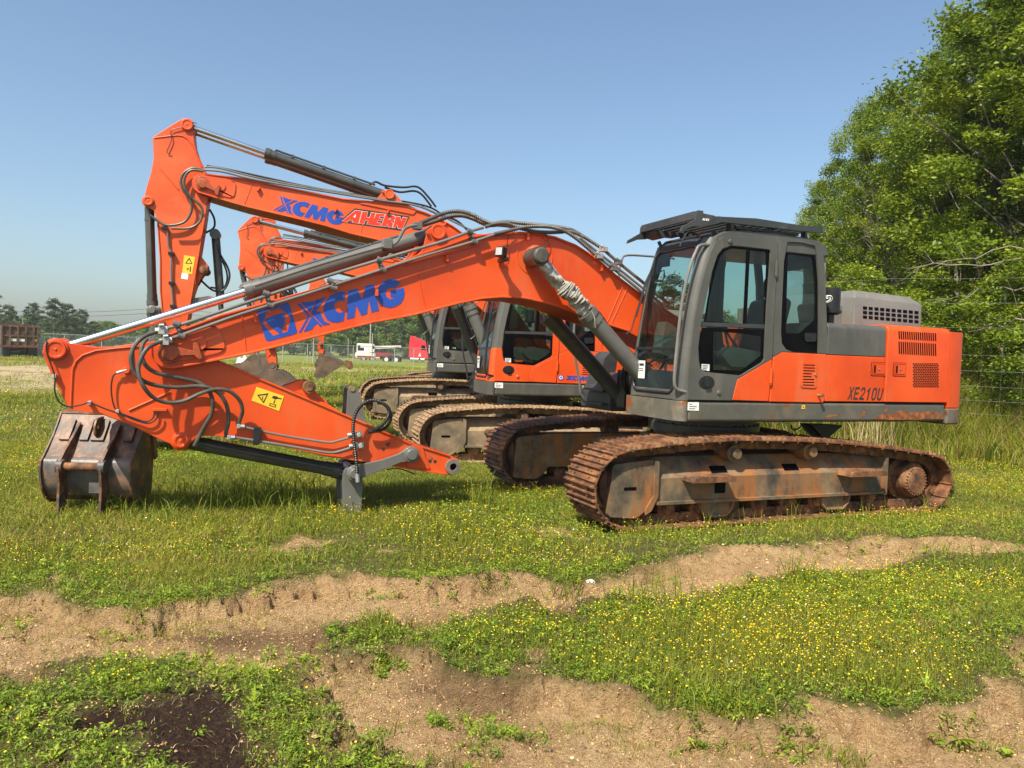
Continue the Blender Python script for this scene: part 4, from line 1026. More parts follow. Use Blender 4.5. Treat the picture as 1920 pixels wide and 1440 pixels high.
    def f_vf(mb):
        for q in z2([(880, 832), (890, 900)]):
            p = P(*q, -.24); mb.box(p[0]-.03, p[0]+.03, -.27, -.21, p[2]-.028, p[2]+.028); mb.cyl((p[0]-.09, -.24, p[2]-.008), (p[0]+.05, -.24, p[2]+.006), .021, 6)
            mb.cyl((p[0]+.01, -.24, p[2]), (p[0]+.01, -.30, p[2]), .024, 6); mb.cyl((p[0]+.04, -.25, p[2]-.03), (p[0]+.04, -.25, p[2]+.035), .012, 6)
        for q in z2([(158, 782), (98, 850)]):
            p = P(*q, -.24); mb.cyl((p[0]-.02, -.24, p[2]), (p[0]+.05, -.24, p[2]-.006), .022, 6); mb.box(p[0]-.02, p[0]+.01, -.26, -.22, p[2]-.02, p[2]+.02)
    part('valve_fittings', f_vf, GALV, a, None, bevel=.004)
    # coiled breaker hose with spiral wrap
    cz = z2([(948, 817), (1000, 800), (1052, 760), (1078, 705), (1062, 660), (1015, 630), (960, 625), (905, 660), (868, 720), (858, 800), (866, 900), (878, 1000), (884, 1090)])
    hose(cz, -.30, .0165, BHOSE, own=a, cor=True, dy=[.05, .03, 0, -.02, -.03, -.03, -.02, 0, 0, 0, -.02, -.03, -.02])
    cz = z2([(948, 817), (1010, 812), (1060, 790), (1088, 740), (1080, 680), (1045, 645), (1005, 640)])
    hose(cz, -.26, .0165, BHOSE, own=a, cor=True)
    def f_he(mb):
        p0, p1 = P(*z2([(884, 1075)])[0], -.32), P(*z2([(886, 1125)])[0], -.32); mb.cyl(p0, p1, .020, 8)
    part('hose_end', f_he, GALV, a, None)
    hose(z2([(1065, 1050), (1120, 1040), (1180, 1055), (1235, 1075)]), 0.0, .006, BHOSE, own=a)
    # hoses over the top of the boom
    hose(zb([(0, 250), (70, 216), (160, 178), (250, 150), (345, 148), (430, 175), (520, 222), (600, 243), (680, 250)]), -.22, .0205, HOSE, cor=True)
    hose(zb([(50, 250), (170, 212), (255, 184), (345, 178), (430, 202), (500, 235), (560, 250), (640, 246), (760, 268), (870, 292), (1000, 302), (1110, 296), (1190, 305), (1260, 340)]), -.16, .0205, HOSE, cor=True)
    hose(zb([(585, 318), (700, 290), (800, 266), (900, 258), (1000, 262), (1100, 286), (1180, 332), (1262, 398), (1345, 472)]), -.36, .0195, HOSE, cor=True)
    hose(zb([(520, 262), (600, 238), (680, 236), (760, 262), (880, 296), (1000, 304), (1100, 300)]), -.32, .0185, HOSE, cor=True)
    hose(zb([(560, 246), (660, 224), (800, 236), (1000, 254), (1140, 276), (1200, 300), (1300, 362), (1400, 426)]), -.05, .0195, HOSE, cor=True)
    hose(zb([(1350, 475), (1480, 575), (1670, 730), (1790, 845), (1880, 930)]), -.34, .0165, PIPE, 'pipe', k=2)
    hose(zb([(1405, 430), (1520, 530), (1690, 668), (1800, 760), (1900, 840)]), -.14, .0185, PIPE, 'pipe', k=2)
    hose(zb([(1230, 345), (1330, 425), (1450, 520), (1690, 712), (1850, 850)]), -.25, .0145, PIPE, 'pipe', k=2)
    for q in ((1375, 482), (1480, 572), (1410, 430), (1520, 528)):
        def f_c3(mb):
            p = P(*zb([q])[0], -.34 if q[1] > 450 else -.15)
            if q[1] == 528: p = P(*zb([q])[0], -.15)
            mb.box(p[0]-.04, p[0]+.03, p[1]-.04, p[1]+.04, p[2]-.03, p[2]+.03, M=None); mb.cyl((p[0]-.05, p[1]-.03, p[2]+.04), (p[0]-.02, p[1]-.03, p[2]+.01), .018, 6)
        part('pipe_clamp', f_c3, GALV if q[0] in (1375, 1410) else CYLG, b, None, bevel=.006)
    hose(z6([(262, 712), (700, 568), (1050, 462), (1390, 368), (1465, 350), (1505, 300), (1545, 228), (1590, 205), (1650, 192)]), -.28, .0165, PIPE, 'pipe', k=3)
    def f_c4(mb):
        p = P(*z6([(1400, 345)])[0], -.26); mb.box(p[0]-.045, p[0]+.045, -.30, -.20, p[2]-.06, p[2]+.04); mb.cyl((p[0]+.03, -.31, p[2]-.13), (p[0]+.03, -.27, p[2]-.13), .03, 8)
    part('pipe_clamp', f_c4, CYLG, b, None, bevel=.008)
    def f_c4(mb):
        p = P(*z6([(1655, 200)])[0], -.26); mb.box(p[0]-.04, p[0]+.05, -.29, -.2, p[2]-.035, p[2]+.035)
    part('pipe_clamp', f_c4, CYLG, b, None, bevel=.008)
    hose(zb([(740, 300), (700, 325), (686, 380), (680, 440), (672, 480)]), -.32, .004, BHOSE, 'cable')
    hose(zb([(950, 295), (985, 335), (990, 375), (970, 410), (958, 428)]), -.33, .005, BHOSE, 'cable')
    # work lamp
    def f_lamp(mb):
        p = P(*zb([(640, 452)])[0], -.48); M = Matrix.Translation(p) @ Matrix.Rotation(math.radians(38), 4, 'Z') @ Matrix.Rotation(math.radians(6), 4, 'Y')
        mb.box(-.045, .045, -.045, .05, -.05, .05, M=M)
        p2 = P(*zb([(660, 500)])[0], -.44); mb.box(p2[0]-.02, p2[0]+.03, -.50, -.30, p2[2]-.03, p2[2]+.015)
    lm = part('work_lamp', f_lamp, BLACK, b, None, bevel=.01)
    def f_lens(mb):
        p = P(*zb([(640, 452)])[0], -.48); M = Matrix.Translation(p) @ Matrix.Rotation(math.radians(38), 4, 'Z') @ Matrix.Rotation(math.radians(6), 4, 'Y')
        mb.box(-.050, -.046, -.033, .038, -.038, .038, M=M)
    part('lamp_lens', f_lens, surf('lamp_lens_glass', [(.4, (.36, .34, .33)), (.6, (.42, .40, .38))], 9, .15), lm, None, bevel=.002)
    part('lamp_bracket', lambda mb: (lambda p: mb.box(p[0]-.03, p[0]+.02, -.32, -.28, p[2]-.035, p[2]+.03))(P(*zb([(655, 535)])[0], -.29)), ORANGE, b, None, bevel=.005)
    # yellow warning label on the arm
    lab = z2([(265, 541), (434, 598), (403, 690), (234, 625)])
    w = part('warning_label', decal_fn([lab], -.1922), YELLOW, a)
    tri = z2([(268, 590), (338, 580), (308, 642)]); tri2 = z2([(280, 595), (328, 589), (307, 630)])
    mks = [tri]; hol = {0: [tri2]}
    mks += [z2(q) for q in ([(362, 598), (378, 596), (396, 602), (398, 612), (380, 618), (362, 610)], [(398, 606), (420, 612), (419, 618), (396, 613)], [(375, 622), (380, 624), (374, 642), (368, 640)], [(346, 640), (386, 650), (380, 668), (343, 656)], [(300, 600), (306, 600), (304, 618), (299, 618)])]
    hol[4] = [z2([(350, 645), (381, 653), (377, 663), (348, 653)])]
    part('label_pictograms', decal_fn(mks, -.1942, holes=hol), DARKDEC, w)
    # big lettering on the boom
    lt = part('blue_lettering', decal_fn([zx(q) for q in XC_L], -.2868), BLUE, b)
    em = part('emblem', decal_fn([zx(XC_EMB)], -.2868, holes={0: [zx(XC_EMB_O[0])]}), BLUE, b)

def text_mesh(s, shear=.3, offset=.02):
    cu = bpy.data.curves.new('t', 'FONT'); cu.body = s; cu.shear = shear; cu.offset = offset; cu.size = 1; cu.resolution_u = 6
    ob = bpy.data.objects.new('t', cu); dg = bpy.context.evaluated_depsgraph_get()
    COL.objects.link(ob); bpy.context.view_layer.update()
    me = bpy.data.meshes.new_from_object(ob.evaluated_get(bpy.context.evaluated_depsgraph_get()))
    bpy.data.objects.remove(ob); bpy.data.curves.remove(cu)
    return me
def text_decal(s, name, quad, yl, frame, mat, parent, shear=.3, offset=.02, M=None):
    """quad: baseline left, baseline right, top left in photo pixels"""
    me = text_mesh(s, shear, offset); co = np.array([v.co[:] for v in me.vertices])
    x0, x1 = co[:, 0].min(), co[:, 0].max(); y0, y1 = co[:, 1].min(), co[:, 1].max()
    p0, p1, p2 = [np.array(frame.P(*q, yl)) for q in quad]
    for i, v in enumerate(me.vertices):
        u = (co[i, 0]-x0)/(x1-x0); w = (co[i, 1]-y0)/(y1-y0)
        v.co = p0+u*(p1-p0)+w*(p2-p0)
    me.materials.clear(); me.materials.append(mat); me.name = name
    return link(name, me, parent)
def plate_text(s, name, p0, p1, p2, mat, parent, shear=0, offset=.01):
    me = text_mesh(s, shear, offset); co = np.array([v.co[:] for v in me.vertices])
    x0, x1 = co[:, 0].min(), co[:, 0].max(); y0, y1 = co[:, 1].min(), co[:, 1].max()
    p0, p1, p2 = map(np.array, (p0, p1, p2))
    for i, v in enumerate(me.vertices): v.co = p0+(co[i, 0]-x0)/(x1-x0)*(p1-p0)+(co[i, 1]-y0)/(y1-y0)*(p2-p0)
    me.materials.clear(); me.materials.append(mat); me.name = name
    return link(name, me, parent)

def lift_cylinders(root, bpin, mat=None, tarp=False):
    for yl in (-.48, .48):
        A = BASE; L_ = math.dist(A, bpin)
        two_piece(root, 'lift_cylinder', A, bpin, yl, .092, .045, CYLD, CYLG if yl < 0 else CYLD, min(1.42, L_-.2), False, ends=(.09, .10))
def excavator(name, O, yaw, colors, tracks, pose=None, uc_shift=0., loc_scale=1.0):
    root = empty('excavator', (float(O[0]), float(O[1]), float(O[2])), math.radians(yaw))
    undercarriage(root, *tracks)
    if uc_shift:
        for ch in root.children: ch.location.x += uc_shift
    upper(root, colors)
    b = boom(root, colors['boom'], ORANGE); a = arm(root, colors['boom']); Bk = bucket_cyl(a)
    if pose:
        for o in list(a.children):
            if o.name.startswith('bucket_link'): bpy.data.objects.remove(o)
        Mb = rigid(FOOT, pose['bd'], pose['s'], FOOT); t = Mb @ Vector((TIP[0], 0, TIP[1]))
        Ma = rigid(TIP, pose['ad'], pose.get('sa', pose['s']), (t.x, t.z))
    else: Mb = Ma = Matrix.Identity(4)
    b.matrix_local = Mb; a.matrix_local = Ma
    tr = lambda M, q: ((M @ Vector((q[0], 0, q[1]))).x, (M @ Vector((q[0], 0, q[1]))).z)
    Ap, Kp, Bp = tr(Mb, APIN), tr(Ma, KPIN), tr(Mb, BPIN)
    s = pose['s'] if pose else 1
    sp_ = .13 if pose is None else .15*s
    for yl in (-sp_, sp_):
        two_piece(root, 'arm_cylinder', Ap, Kp, yl, .070*s, .036*s, CYLD, CYLG if (yl < 0) == (pose is None) else CYLD, min(1.93*s, math.dist(Ap, Kp)-.2), yl > 0 or pose is not None, ends=(.08, .055), ew=.025)
    lift_cylinders(root, Bp)
    return root, b, a, Mb, Ma
# ================================================================ the machines in the row
TWOTONE = ORANGE.copy(); TWOTONE.name = 'orange_and_grey_paint'
def _tt():
    nt = TWOTONE.node_tree; n = nt.nodes; l = nt.links; b = n['Principled BSDF']; src = b.inputs['Base Color'].links[0].from_socket
    tc = n.new('ShaderNodeTexCoord'); sp = n.new('ShaderNodeSeparateXYZ'); l.new(tc.outputs['Object'], sp.inputs[0])
    a = n.new('ShaderNodeMath'); a.operation = 'GREATER_THAN'; a.inputs[1].default_value = 1.76; l.new(sp.outputs[2], a.inputs[0])
    c = n.new('ShaderNodeMath'); c.operation = 'LESS_THAN'; c.inputs[1].default_value = -1.02; l.new(sp.outputs[0], c.inputs[0])
    m_ = n.new('ShaderNodeMath'); m_.operation = 'MULTIPLY'; l.new(a.outputs[0], m_.inputs[0]); l.new(c.outputs[0], m_.inputs[1])
    l.new(mixc(n, l, m_.outputs[0], src, (.125, .122, .108)), b.inputs['Base Color'])
_tt()
A_ = dict(key='a', worn=True, guard=True, body=GREY, belly=GREY_BELLY, doorup=GREY, rearup=None, doorlow=ORANGE, sidelow=ORANGE, rear=ORANGE, frontlow=GREY, pillar=GREY, boom=ORANGE)
B_ = dict(key='b', worn=False, guard=False, body=ORANGE, belly=GREY, doorup=TWOTONE, rearup=None, doorlow=ORANGE, sidelow=ORANGE, rear=ORANGE, frontlow=ORANGE, pillar=GREY, boom=ORANGE_FADE)
B_['rearup'] = ORANGE
C_ = dict(key='c', worn=False, guard=False, body=GREY, belly=GREY, doorup=GREY, rearup=None, doorlow=GREY, sidelow=GREY, rear=ORANGE, frontlow=GREY, pillar=GREY, boom=ORANGE_FADE)
def place(c, D, yaw):
    y = math.radians(yaw); d = np.array([math.cos(y), math.sin(y), 0]); n = np.array([-math.sin(y), math.cos(y), 0])
    return at(*c, D)+1.53*d+1.35*n-np.array([0, 0, 1.03])
def pose_for(fr, tip, top):
    T = fr.P(*tip, -.3); T = (T[0], T[2]); K = fr.P(*top, -.2); K = (K[0], K[2])
    s = math.dist(T, FOOT)/math.dist(TIP, FOOT)
    bd = ang2(FOOT, T)-ang2(FOOT, TIP); ad = ang2(T, K)-ang2(TIP, KPIN)
    return dict(bd=bd, ad=ad, s=s)
G5 = 'excavators parked side by side in a row'
m1, b1, a1, _, _ = excavator('m1', O1, 22.5, A_, (RUST, RUSTD, FRAMEM))
tag(m1, 'nearest excavator, grey and orange, with a slatted guard on its cab roof', 'excavator', G5)
m1_fittings(m1, b1, a1)
def f_bl(mb):
    L0 = XZ([(662, 886)], -.2)[0]; E = XZ([(660, 976)], -.2)[0]
    for s_ in (-1, 1):
        y0, y1 = sorted((s_*.14, s_*.20))
        mb.prism(rnd_poly([(L0[0]-.085, L0[1]+.05), (L0[0]+.085, L0[1]+.05), (L0[0]+.10, L0[1]-.12), (E[0]+.09, E[1]), (E[0]-.08, E[1]), (L0[0]-.10, L0[1]-.1)], .05), y0, y1)
    mb.box(L0[0]-.07, L0[0]+.08, -.14, .14, E[1]+.05, L0[1]-.12)
part('bucket_link', f_bl, CYLG, a1, None, bevel=.006)
# canvas wrapped round the near lift rod
def f_tarp(mb):
    r = random.Random(4)
    A = Vector((BPIN[0], -.48, BPIN[1])); B_e = Vector((BASE[0], -.48, BASE[1])); d_ = (B_e-A).normalized(); n_ = 90; sides = 20; u = Vector((0, 1, 0)); w = d_.cross(u)
    v = []
    for i in range(n_+1):
        t = i/n_; p = A+d_*(.04+.76*t); base = .050+.016*math.sin(t*3)+(.022 if t > .5 else 0)
        fold = (.015*math.sin(t*64+2.5*math.sin(t*23)+r.random()*1.5) if t > .42 else .008*math.sin(t*20))
        for k in range(sides):
            a = 2*math.pi*k/sides
            rr = base+fold*math.cos(a-1.2+1.2*math.sin(t*17))+.012*math.sin(3*a+t*14)+.008*math.sin(5*a-t*31)+r.uniform(-.005, .005)
            off = Vector((0, 0, -.02*math.sin(t*5)))
            v.append(p+off+(u*math.cos(a)+w*math.sin(a))*rr)
    fs = [(i*sides+k, i*sides+(k+1) % sides, (i+1)*sides+(k+1) % sides, (i+1)*sides+k) for i in range(n_) for k in range(sides)]
    mb.add(v, fs)
    q = A+d_*.80
    mb.tube([q+Vector((.0, -.11, .02)), q+Vector((.03, -.13, -.06)), q+Vector((.05, -.12, -.16))], .006, 5)
part('canvas_wrap', f_tarp, CANVAS, m1, None, ang=50)
def f_lh(mb):
    A = Vector((BPIN[0], -.40, BPIN[1])); B_e = Vector((BASE[0], -.40, BASE[1])); d_ = (B_e-A).normalized(); up = Vector((.7, 0, .7))
    mb.tube(catmull([A+d_*.82+up*.06, A+d_*.9+up*.14, A+d_*1.2+up*.12, A+d_*1.7+up*.125, A+d_*2.05+up*.1], 5), .014, 8)
part('hose', f_lh, BHOSE, m1)
def f_mess(mb):
    r = random.Random(9)
    for i in range(9):
        x = -1.15+r.uniform(-.1, .25); y = r.uniform(-.28, .2)
        mb.tube(catmull([(x, y, 1.15), (x-.1+r.uniform(-.1, .1), y+.05, 1.4), (x+r.uniform(-.1, .1), y, 1.65), (x+.3, y+r.uniform(-.1, .1), 1.6+r.uniform(-.1, .2))], 6), r.choice([.014, .018]), 7)
    mb.box(-1.25, -.85, .2, .38, 1.05, 1.5)
part('hose_bundle', f_mess, BHOSE, m1)
GL = [([(0, 0), (.25, 0), (.5, .38), (.75, 0), (1, 0), (.63, .5), (.98, 1), (.74, 1), (.5, .64), (.27, 1), (.02, 1), (.38, .5)], []),
      ([(0, 0), (.9, 0), (.9, .16), (.24, .16), (.24, .43), (.82, .43), (.82, .58), (.24, .58), (.24, .84), (.9, .84), (.9, 1), (0, 1)], []),
      ([(0, 0), (.95, 0), (.95, .17), (.35, .17), (.85, .5), (.95, .7), (.85, .92), (.6, 1), (.3, 1), (.08, .9), (0, .7), (.22, .68), (.3, .82), (.5, .86), (.7, .8), (.72, .66), (.6, .5), (.0, .16)], []),
      ([(.40, 0), (.66, 0), (.66, 1), (.48, 1), (.38, .86), (.15, .76), (.15, .6), (.40, .7)], []),
      ([(.25, 0), (.72, 0), (.95, .2), (.95, .8), (.72, 1), (.25, 1), (.02, .8), (.02, .2)], [[(.36, .15), (.26, .28), (.26, .72), (.36, .85), (.62, .85), (.71, .72), (.71, .28), (.62, .15)]]),
      ([(0, 1), (0, .25), (.12, .06), (.35, 0), (.62, 0), (.85, .06), (.97, .25), (.97, 1), (.73, 1), (.73, .3), (.62, .17), (.36, .17), (.24, .3), (.24, 1)], [])]
def f_mod(mb):
    q0, q1, q2 = (Vector(q) for q in ((1588.5, 748.8), (1654, 751), (1593.5, 725.3))); n_ = len(GL)
    for i, (pl, hs) in enumerate(GL):
        tp = lambda pts: XZ([tuple(q0+(q1-q0)*((i+u*.84)/n_)+(q2-q0)*w) for u, w in pts], -1.346)
        mb.prism(tp(pl), -1.3475, -1.346, [tp(h) for h in hs])
part('model_number', f_mod, DARKDEC, [o for o in m1.children if o.name.startswith('side_door')][0])
def blot(pts, yl, seed):
    r = random.Random(seed); q = XZ(pts, yl); out = []
    for i in range(len(q)):
        a, b = Vector(q[i-1]), Vector(q[i])
        for k in range(6): t = k/6; p = a.lerp(b, t); out.append((p.x+r.uniform(-.010, .010), p.y+r.uniform(-.008, .008)))
    return out
dk = [o for o in m1.children if o.name.startswith('deck') and not o.name.startswith('deck_')][0]
SCRP = surf('rust_scrape', [(.4, (.13, .045, .015)), (.55, (.24, .08, .022)), (.7, (.40, .12, .03))], 14, .8, bump=.2)
for i, q in enumerate(([(1636, 786), (1650, 778), (1668, 776), (1690, 770), (1712, 774), (1740, 771), (1766, 776), (1768, 785), (1700, 787)], [(1612, 781), (1622, 768), (1626, 768), (1618, 783)], [(1655, 772), (1664, 764), (1667, 765), (1660, 775)], [(1545, 781), (1572, 776), (1574, 778), (1548, 784)])):
    part('rust_scrape', lambda mb: mb.prism(blot(q, -1.3455, i), -1.3462, -1.3445), SCRP, dk)
for i, (q, own, yl) in enumerate((([(246, 652), (251, 652), (253, 680), (254, 700), (252, 706), (249, 690)], a1, -.1915), ([(806, 856), (812, 858), (810, 862)], a1, -.1915), ([(722, 832), (732, 829), (728, 838)], a1, -.1915), ([(714, 840), (724, 841), (718, 846)], a1, -.1915), ([(803, 861), (810, 862), (808, 868), (804, 867)], a1, -.1915), ([(813, 862), (819, 863), (818, 868), (813, 868)], a1, -.1915))):
    part('oil_streak' if i == 0 else 'paint_chip', lambda mb: mb.prism(XZ(q, yl), yl-.001, yl+.001), DARKDEC if i != 1 else SCRP, own)
# small ladder guard hanging below the deck
def f_gd(mb):
    q = XZ([(1515, 795), (1575, 797), (1548, 820), (1540, 822)], -.3)
    mb.prism(q, -.35, -.15)
    for i in range(7):
        p0 = P(1500+i*2, 795+i*3.0, -.3); p1 = P(1550, 812+i*1.5, -.3)
        mb.tube([p0, p1], .006, 5)
    mb.tube(catmull([P(1483, 797, -.3), P(1487, 806, -.3), P(1498, 803, -.3), P(1505, 794, -.3)], 4), .009, 6)
part('deck_underguard', f_gd, DGREY, m1)

# second machine
Oa = place((917, 740), 11.9, 16); Fa = Frame(Oa, 16); pa = pose_for(Fa, (380, 344), (352, 237))
m2, b2, a2, Mb2, Ma2 = excavator('m2', Oa, 16, B_, (MUD, MUD, FRAMEMUD), pa, uc_shift=-.10)
tag(m2, 'second excavator of the row, with an orange cab door and mud caked tracks', 'excavator', G5)
aff = affine([(575, 725), (1700, 425), (560, 380)], [(85, 297), (852, 481), (170, 122)])
part('blue_lettering', decal_fn([za(aff(q)) for q in XC_L], -.2868*pa['s'], frame=Fa, M=Mb2), BLUE, b2)
ah = [[(965, 445), (1140, 305), (1222, 315), (1180, 472), (1100, 460), (1112, 434), (1062, 426), (1035, 455)],
      [(1232, 318), (1300, 325), (1283, 392), (1325, 398), (1345, 332), (1403, 340), (1342, 488), (1285, 482), (1308, 440), (1266, 434), (1250, 480), (1187, 472)],
      [(1412, 343), (1520, 353), (1507, 384), (1452, 379), (1442, 404), (1490, 410), (1478, 438), (1428, 433), (1414, 460), (1468, 468), (1458, 506), (1338, 492)],
      [(1528, 355), (1640, 372), (1655, 402), (1635, 435), (1602, 448), (1625, 470), (1615, 522), (1562, 518), (1550, 472), (1535, 512), (1472, 508)],
      [(1662, 380), (1715, 386), (1728, 440), (1755, 392), (1808, 402), (1742, 545), (1690, 536), (1672, 484), (1650, 530), (1622, 526)]]
hl = {0: [[(1110, 392), (1150, 345), (1140, 396)]], 3: [[(1572, 396), (1600, 400), (1592, 424), (1565, 420)]]}
yl = -.2868*pa['s']
k_ = part('company_panel', decal_fn([za([(930, 452), (1134, 278), (1836, 382), (1748, 568)])], yl, frame=Fa, M=Mb2, holes={0: [za(q) for q in ([(1050, 440), (1062, 432), (1100, 440), (1095, 452)],)]}), DARKDEC, b2)
# the panel shows the boom's own orange between border and letters only in places
def grow(q, w):
    n = len(q); out = []
    ar = sum(q[i-1][0]*q[i][1]-q[i][0]*q[i-1][1] for i in range(n)); sg = 1 if ar > 0 else -1
    for i in range(n):
        a, b, c = Vector(q[i-1]), Vector(q[i]), Vector(q[(i+1) % n]); u = (b-a).normalized(); v = (c-b).normalized()
        nn = (Vector((u.y, -u.x))+Vector((v.y, -v.x)))*sg
        if nn.length < .3: nn = Vector((u.y, -u.x))*sg
        nn.normalize(); out.append(tuple(b+nn*w))
    return out
part('white_outline', decal_fn([za(grow(q, 5)) for q in ah], yl-.0022, frame=Fa, M=Mb2, th=.0008), WHITE, k_)
part('red_lettering', decal_fn([za(q) for q in ah], yl-.0036, frame=Fa, M=Mb2, th=.0008, holes={i: [za(h) for h in v] for i, v in hl.items()}), REDD, k_)
def inv_fn(Mx, body):
    Mi = Mx.inverted()
    def f(mb):
        body(mb); mb.v = [tuple(Mi @ Vector(p)) for p in mb.v]
    return f
def hose2(own, M, fr, pts, yl, r, mat, name='hose', cor=False, key=None):
    p3 = [fr.P(x, y, yl) for x, y in pts]
    return part(name, inv_fn(M, lambda mb: mb.tube(catmull(p3, 5), r, 8)), mat, own, key)
H2 = [(a2, Ma2, z5([(415, 345), (350, 336), (305, 362), (288, 405), (300, 455), (338, 505), (347, 565), (312, 625), (245, 646), (190, 640), (120, 592)]), -.27, .019, HOSE, 'hose'),
      (a2, Ma2, z5([(412, 352), (345, 347), (312, 380), (308, 435), (340, 490), (395, 540), (405, 585), (388, 632), (335, 662), (236, 664)]), -.30, .019, HOSE, 'hose'),
      (a2, Ma2, z5([(215, 668), (220, 760), (236, 800), (234, 900), (236, 965), (245, 1090)]), -.23, .015, PIPE, 'pipe'),
      (a2, Ma2, z5([(345, 85), (375, 92), (340, 105), (280, 115), (235, 132), (238, 180), (212, 245), (232, 250)]), -.22, .006, BHOSE, 'hose'),
      (a2, Ma2, z5([(445, 560), (470, 610), (468, 660), (420, 690)]), .18, .016, BHOSE, 'hose'),
      (a2, Ma2, z5([(465, 700), (495, 790), (545, 880), (552, 940), (520, 1000), (460, 1000), (385, 935)]), .05, .016, BHOSE, 'hose'),
      (a2, Ma2, z5([(455, 690), (500, 810), (535, 890), (540, 950), (515, 992), (450, 985)]), .15, .014, BHOSE, 'hose'),
      (b2, Mb2, z5([(410, 345), (520, 356), (730, 406), (1170, 478), (1400, 515), (1600, 548), (1860, 668)]), -.33, .016, PIPE, 'pipe'),
      (b2, Mb2, z5([(420, 330), (500, 336), (700, 386), (900, 425), (1100, 458), (1500, 525)]), -.30, .014, PIPE, 'pipe'),
      (b2, Mb2, z5([(430, 322), (560, 345), (720, 380), (1000, 440), (1300, 488), (1620, 540), (1740, 610)]), -.05, .015, BHOSE, 'hose'),
      (b2, Mb2, z5([(1310, 430), (1350, 410), (1400, 430), (1500, 440), (1580, 438), (1640, 495), (1680, 548)]), -.15, .017, BHOSE, 'hose'),
      (b2, Mb2, z5([(1400, 440), (1480, 466), (1560, 460), (1605, 482), (1655, 545)]), -.12, .017, BHOSE, 'hose'),
      (b2, Mb2, z5([(1600, 545), (1700, 590), (1790, 620), (1860, 680), (1900, 700)]), -.2, .018, BHOSE, 'hose')]
H2 = H2
for i, (own, M, pts, yl_, r, mt, nm) in enumerate(H2): hose2(own, M, Fa, pts, yl_, r, mt, nm, key='h2%d' % i)
def f_tc(mb):
    p0 = Fa.P(404, 440, .1); p1 = Fa.P(413, 556, .1); p2 = Fa.P(398, 480, .22)
    mb.cyl(p0, p1, .065, 16); mb.cyl((p0[0], .0, p0[2]), (p0[0], .2, p0[2]), .08, 14); mb.cyl((p1[0], p1[1], p1[2]), (p1[0]+.02, p1[1], p1[2]-.25), .04, 12)
part('thumb_cylinder', inv_fn(Ma2, f_tc), CYLD, a2, 'tc2')
def f_cl3(mb):
    for q in ((235, 800), (238, 962), (245, 1088), (200, 660)):
        p = Fa.P(*z5([q])[0], -.24); mb.box(p[0]-.04, p[0]+.04, -.27, -.19, p[2]-.02, p[2]+.02)
part('pipe_clamp', inv_fn(Ma2, f_cl3), BLACK, a2, 'cl3')
lb = part('warning_label', decal_fn([z5([(306, 810), (366, 820), (350, 914), (296, 905)])], -.1922*pa['s'], frame=Fa, M=Ma2), YELLOW, a2)
part('label_pictograms', decal_fn([z5(q) for q in ([(334, 822), (352, 858), (312, 855)], [(318, 885), (330, 878), (330, 892)], [(338, 872), (344, 872), (342, 900), (336, 900)])], -.1942*pa['s'], frame=Fa, M=Ma2, holes={0: [z5([(333, 832), (345, 854), (319, 852)])]}), DARKDEC, lb)
part('small_label', decal_fn([z5([(294, 905), (330, 912), (326, 944), (289, 938)])], -.1922*pa['s'], frame=Fa, M=Ma2), WHITE, a2)
# small lettering on the side of the second machine
z6b = zoom(640, 480, 3.2)
aff2 = affine([(575, 725), (1650, 428), (560, 380)], [(1344, 743), (1470, 749), (1350, 716)])
sp2 = [o for o in m2.children if o.name.startswith('side_panel')][0]
part('blue_lettering', decal_fn([z6b(aff2(q)) for q in XC_L], -1.3535, frame=Fa), BLUE, sp2)
hx = circ(1318, 729, 17, 6, 90, 450)[:6]; hx2 = circ(1318, 729, 12, 6, 90, 450)[:6]
e2 = part('emblem', decal_fn([z6b(circ(1318, 729, 18, 6, 90, 450)[:6])], -1.3535, frame=Fa), BLUE, sp2)
part('emblem_centre', decal_fn([z6b(hx2)], -1.3555, frame=Fa), WHITE, e2)
part('emblem_mark', decal_fn([z6b([(1310, 724), (1326, 724), (1318, 737)])], -1.3575, frame=Fa), BLUE, e2)
def bucket_on(armobj, worldang, s=1.0, mats=BUCKETA, thumb=False):
    """bucket pinned to the tip of an arm; worldang turns it about the pin"""
    o = part('bucket', bucket_mesh, mats, armobj, 'bucket', ang=30)
    x, z = ARMT
    Ml = MA[armobj.name]; ar = math.atan2(Ml[2][0], Ml[0][0])
    o.matrix_local = rigid((0, 0), worldang-ar, 1.0, (x, z)) @ Matrix.Diagonal((1, 1, -1, 1))
    Lk = o.matrix_basis @ Vector((-.02, 0, .42)); L0 = XZ([(664, 887)], 0)[0]
    part('bucket_link', lambda mb: [mb.prism(rnd_poly([(L0[0]-.06, L0[1]+.05), (L0[0]+.07, L0[1]+.04), ((L0[0]+Lk.x)/2+.05, (L0[1]+Lk.z)/2), (Lk.x+.06, Lk.z-.04), (Lk.x-.06, Lk.z+.04), ((L0[0]+Lk.x)/2-.06, (L0[1]+Lk.z)/2)], .03), min(s_*.16, s_*.20), max(s_*.16, s_*.20)) for s_ in (-1, 1)], CYLG, armobj)
    if not thumb: return o
    th = part('thumb', lambda mb: mb.prism(rnd_poly([(-.06, -.10), (.10, -.24), (.36, -.27), (.62, -.17), (1.0, -.15), (1.22, -.20), (1.34, -.06), (1.20, .02), (1.0, .0), (.6, .0), (.36, -.12), (.12, -.06), (.02, .06)], .03), -.14, .14), CYLG, armobj, 'thumb', bevel=.01)
    th.matrix_local = o.matrix_basis.copy()
    part('thumb_claw', lambda mb: mb.prism([(1.05, -.22), (1.36, -.28), (1.50, -.02), (1.38, .10), (1.22, .06), (1.1, -.02)], -.16, .16), RUST, th, 'claw', bevel=.01)
    return o
MA = {a2.name: Ma2}
bucket_on(a2, math.radians(-75))

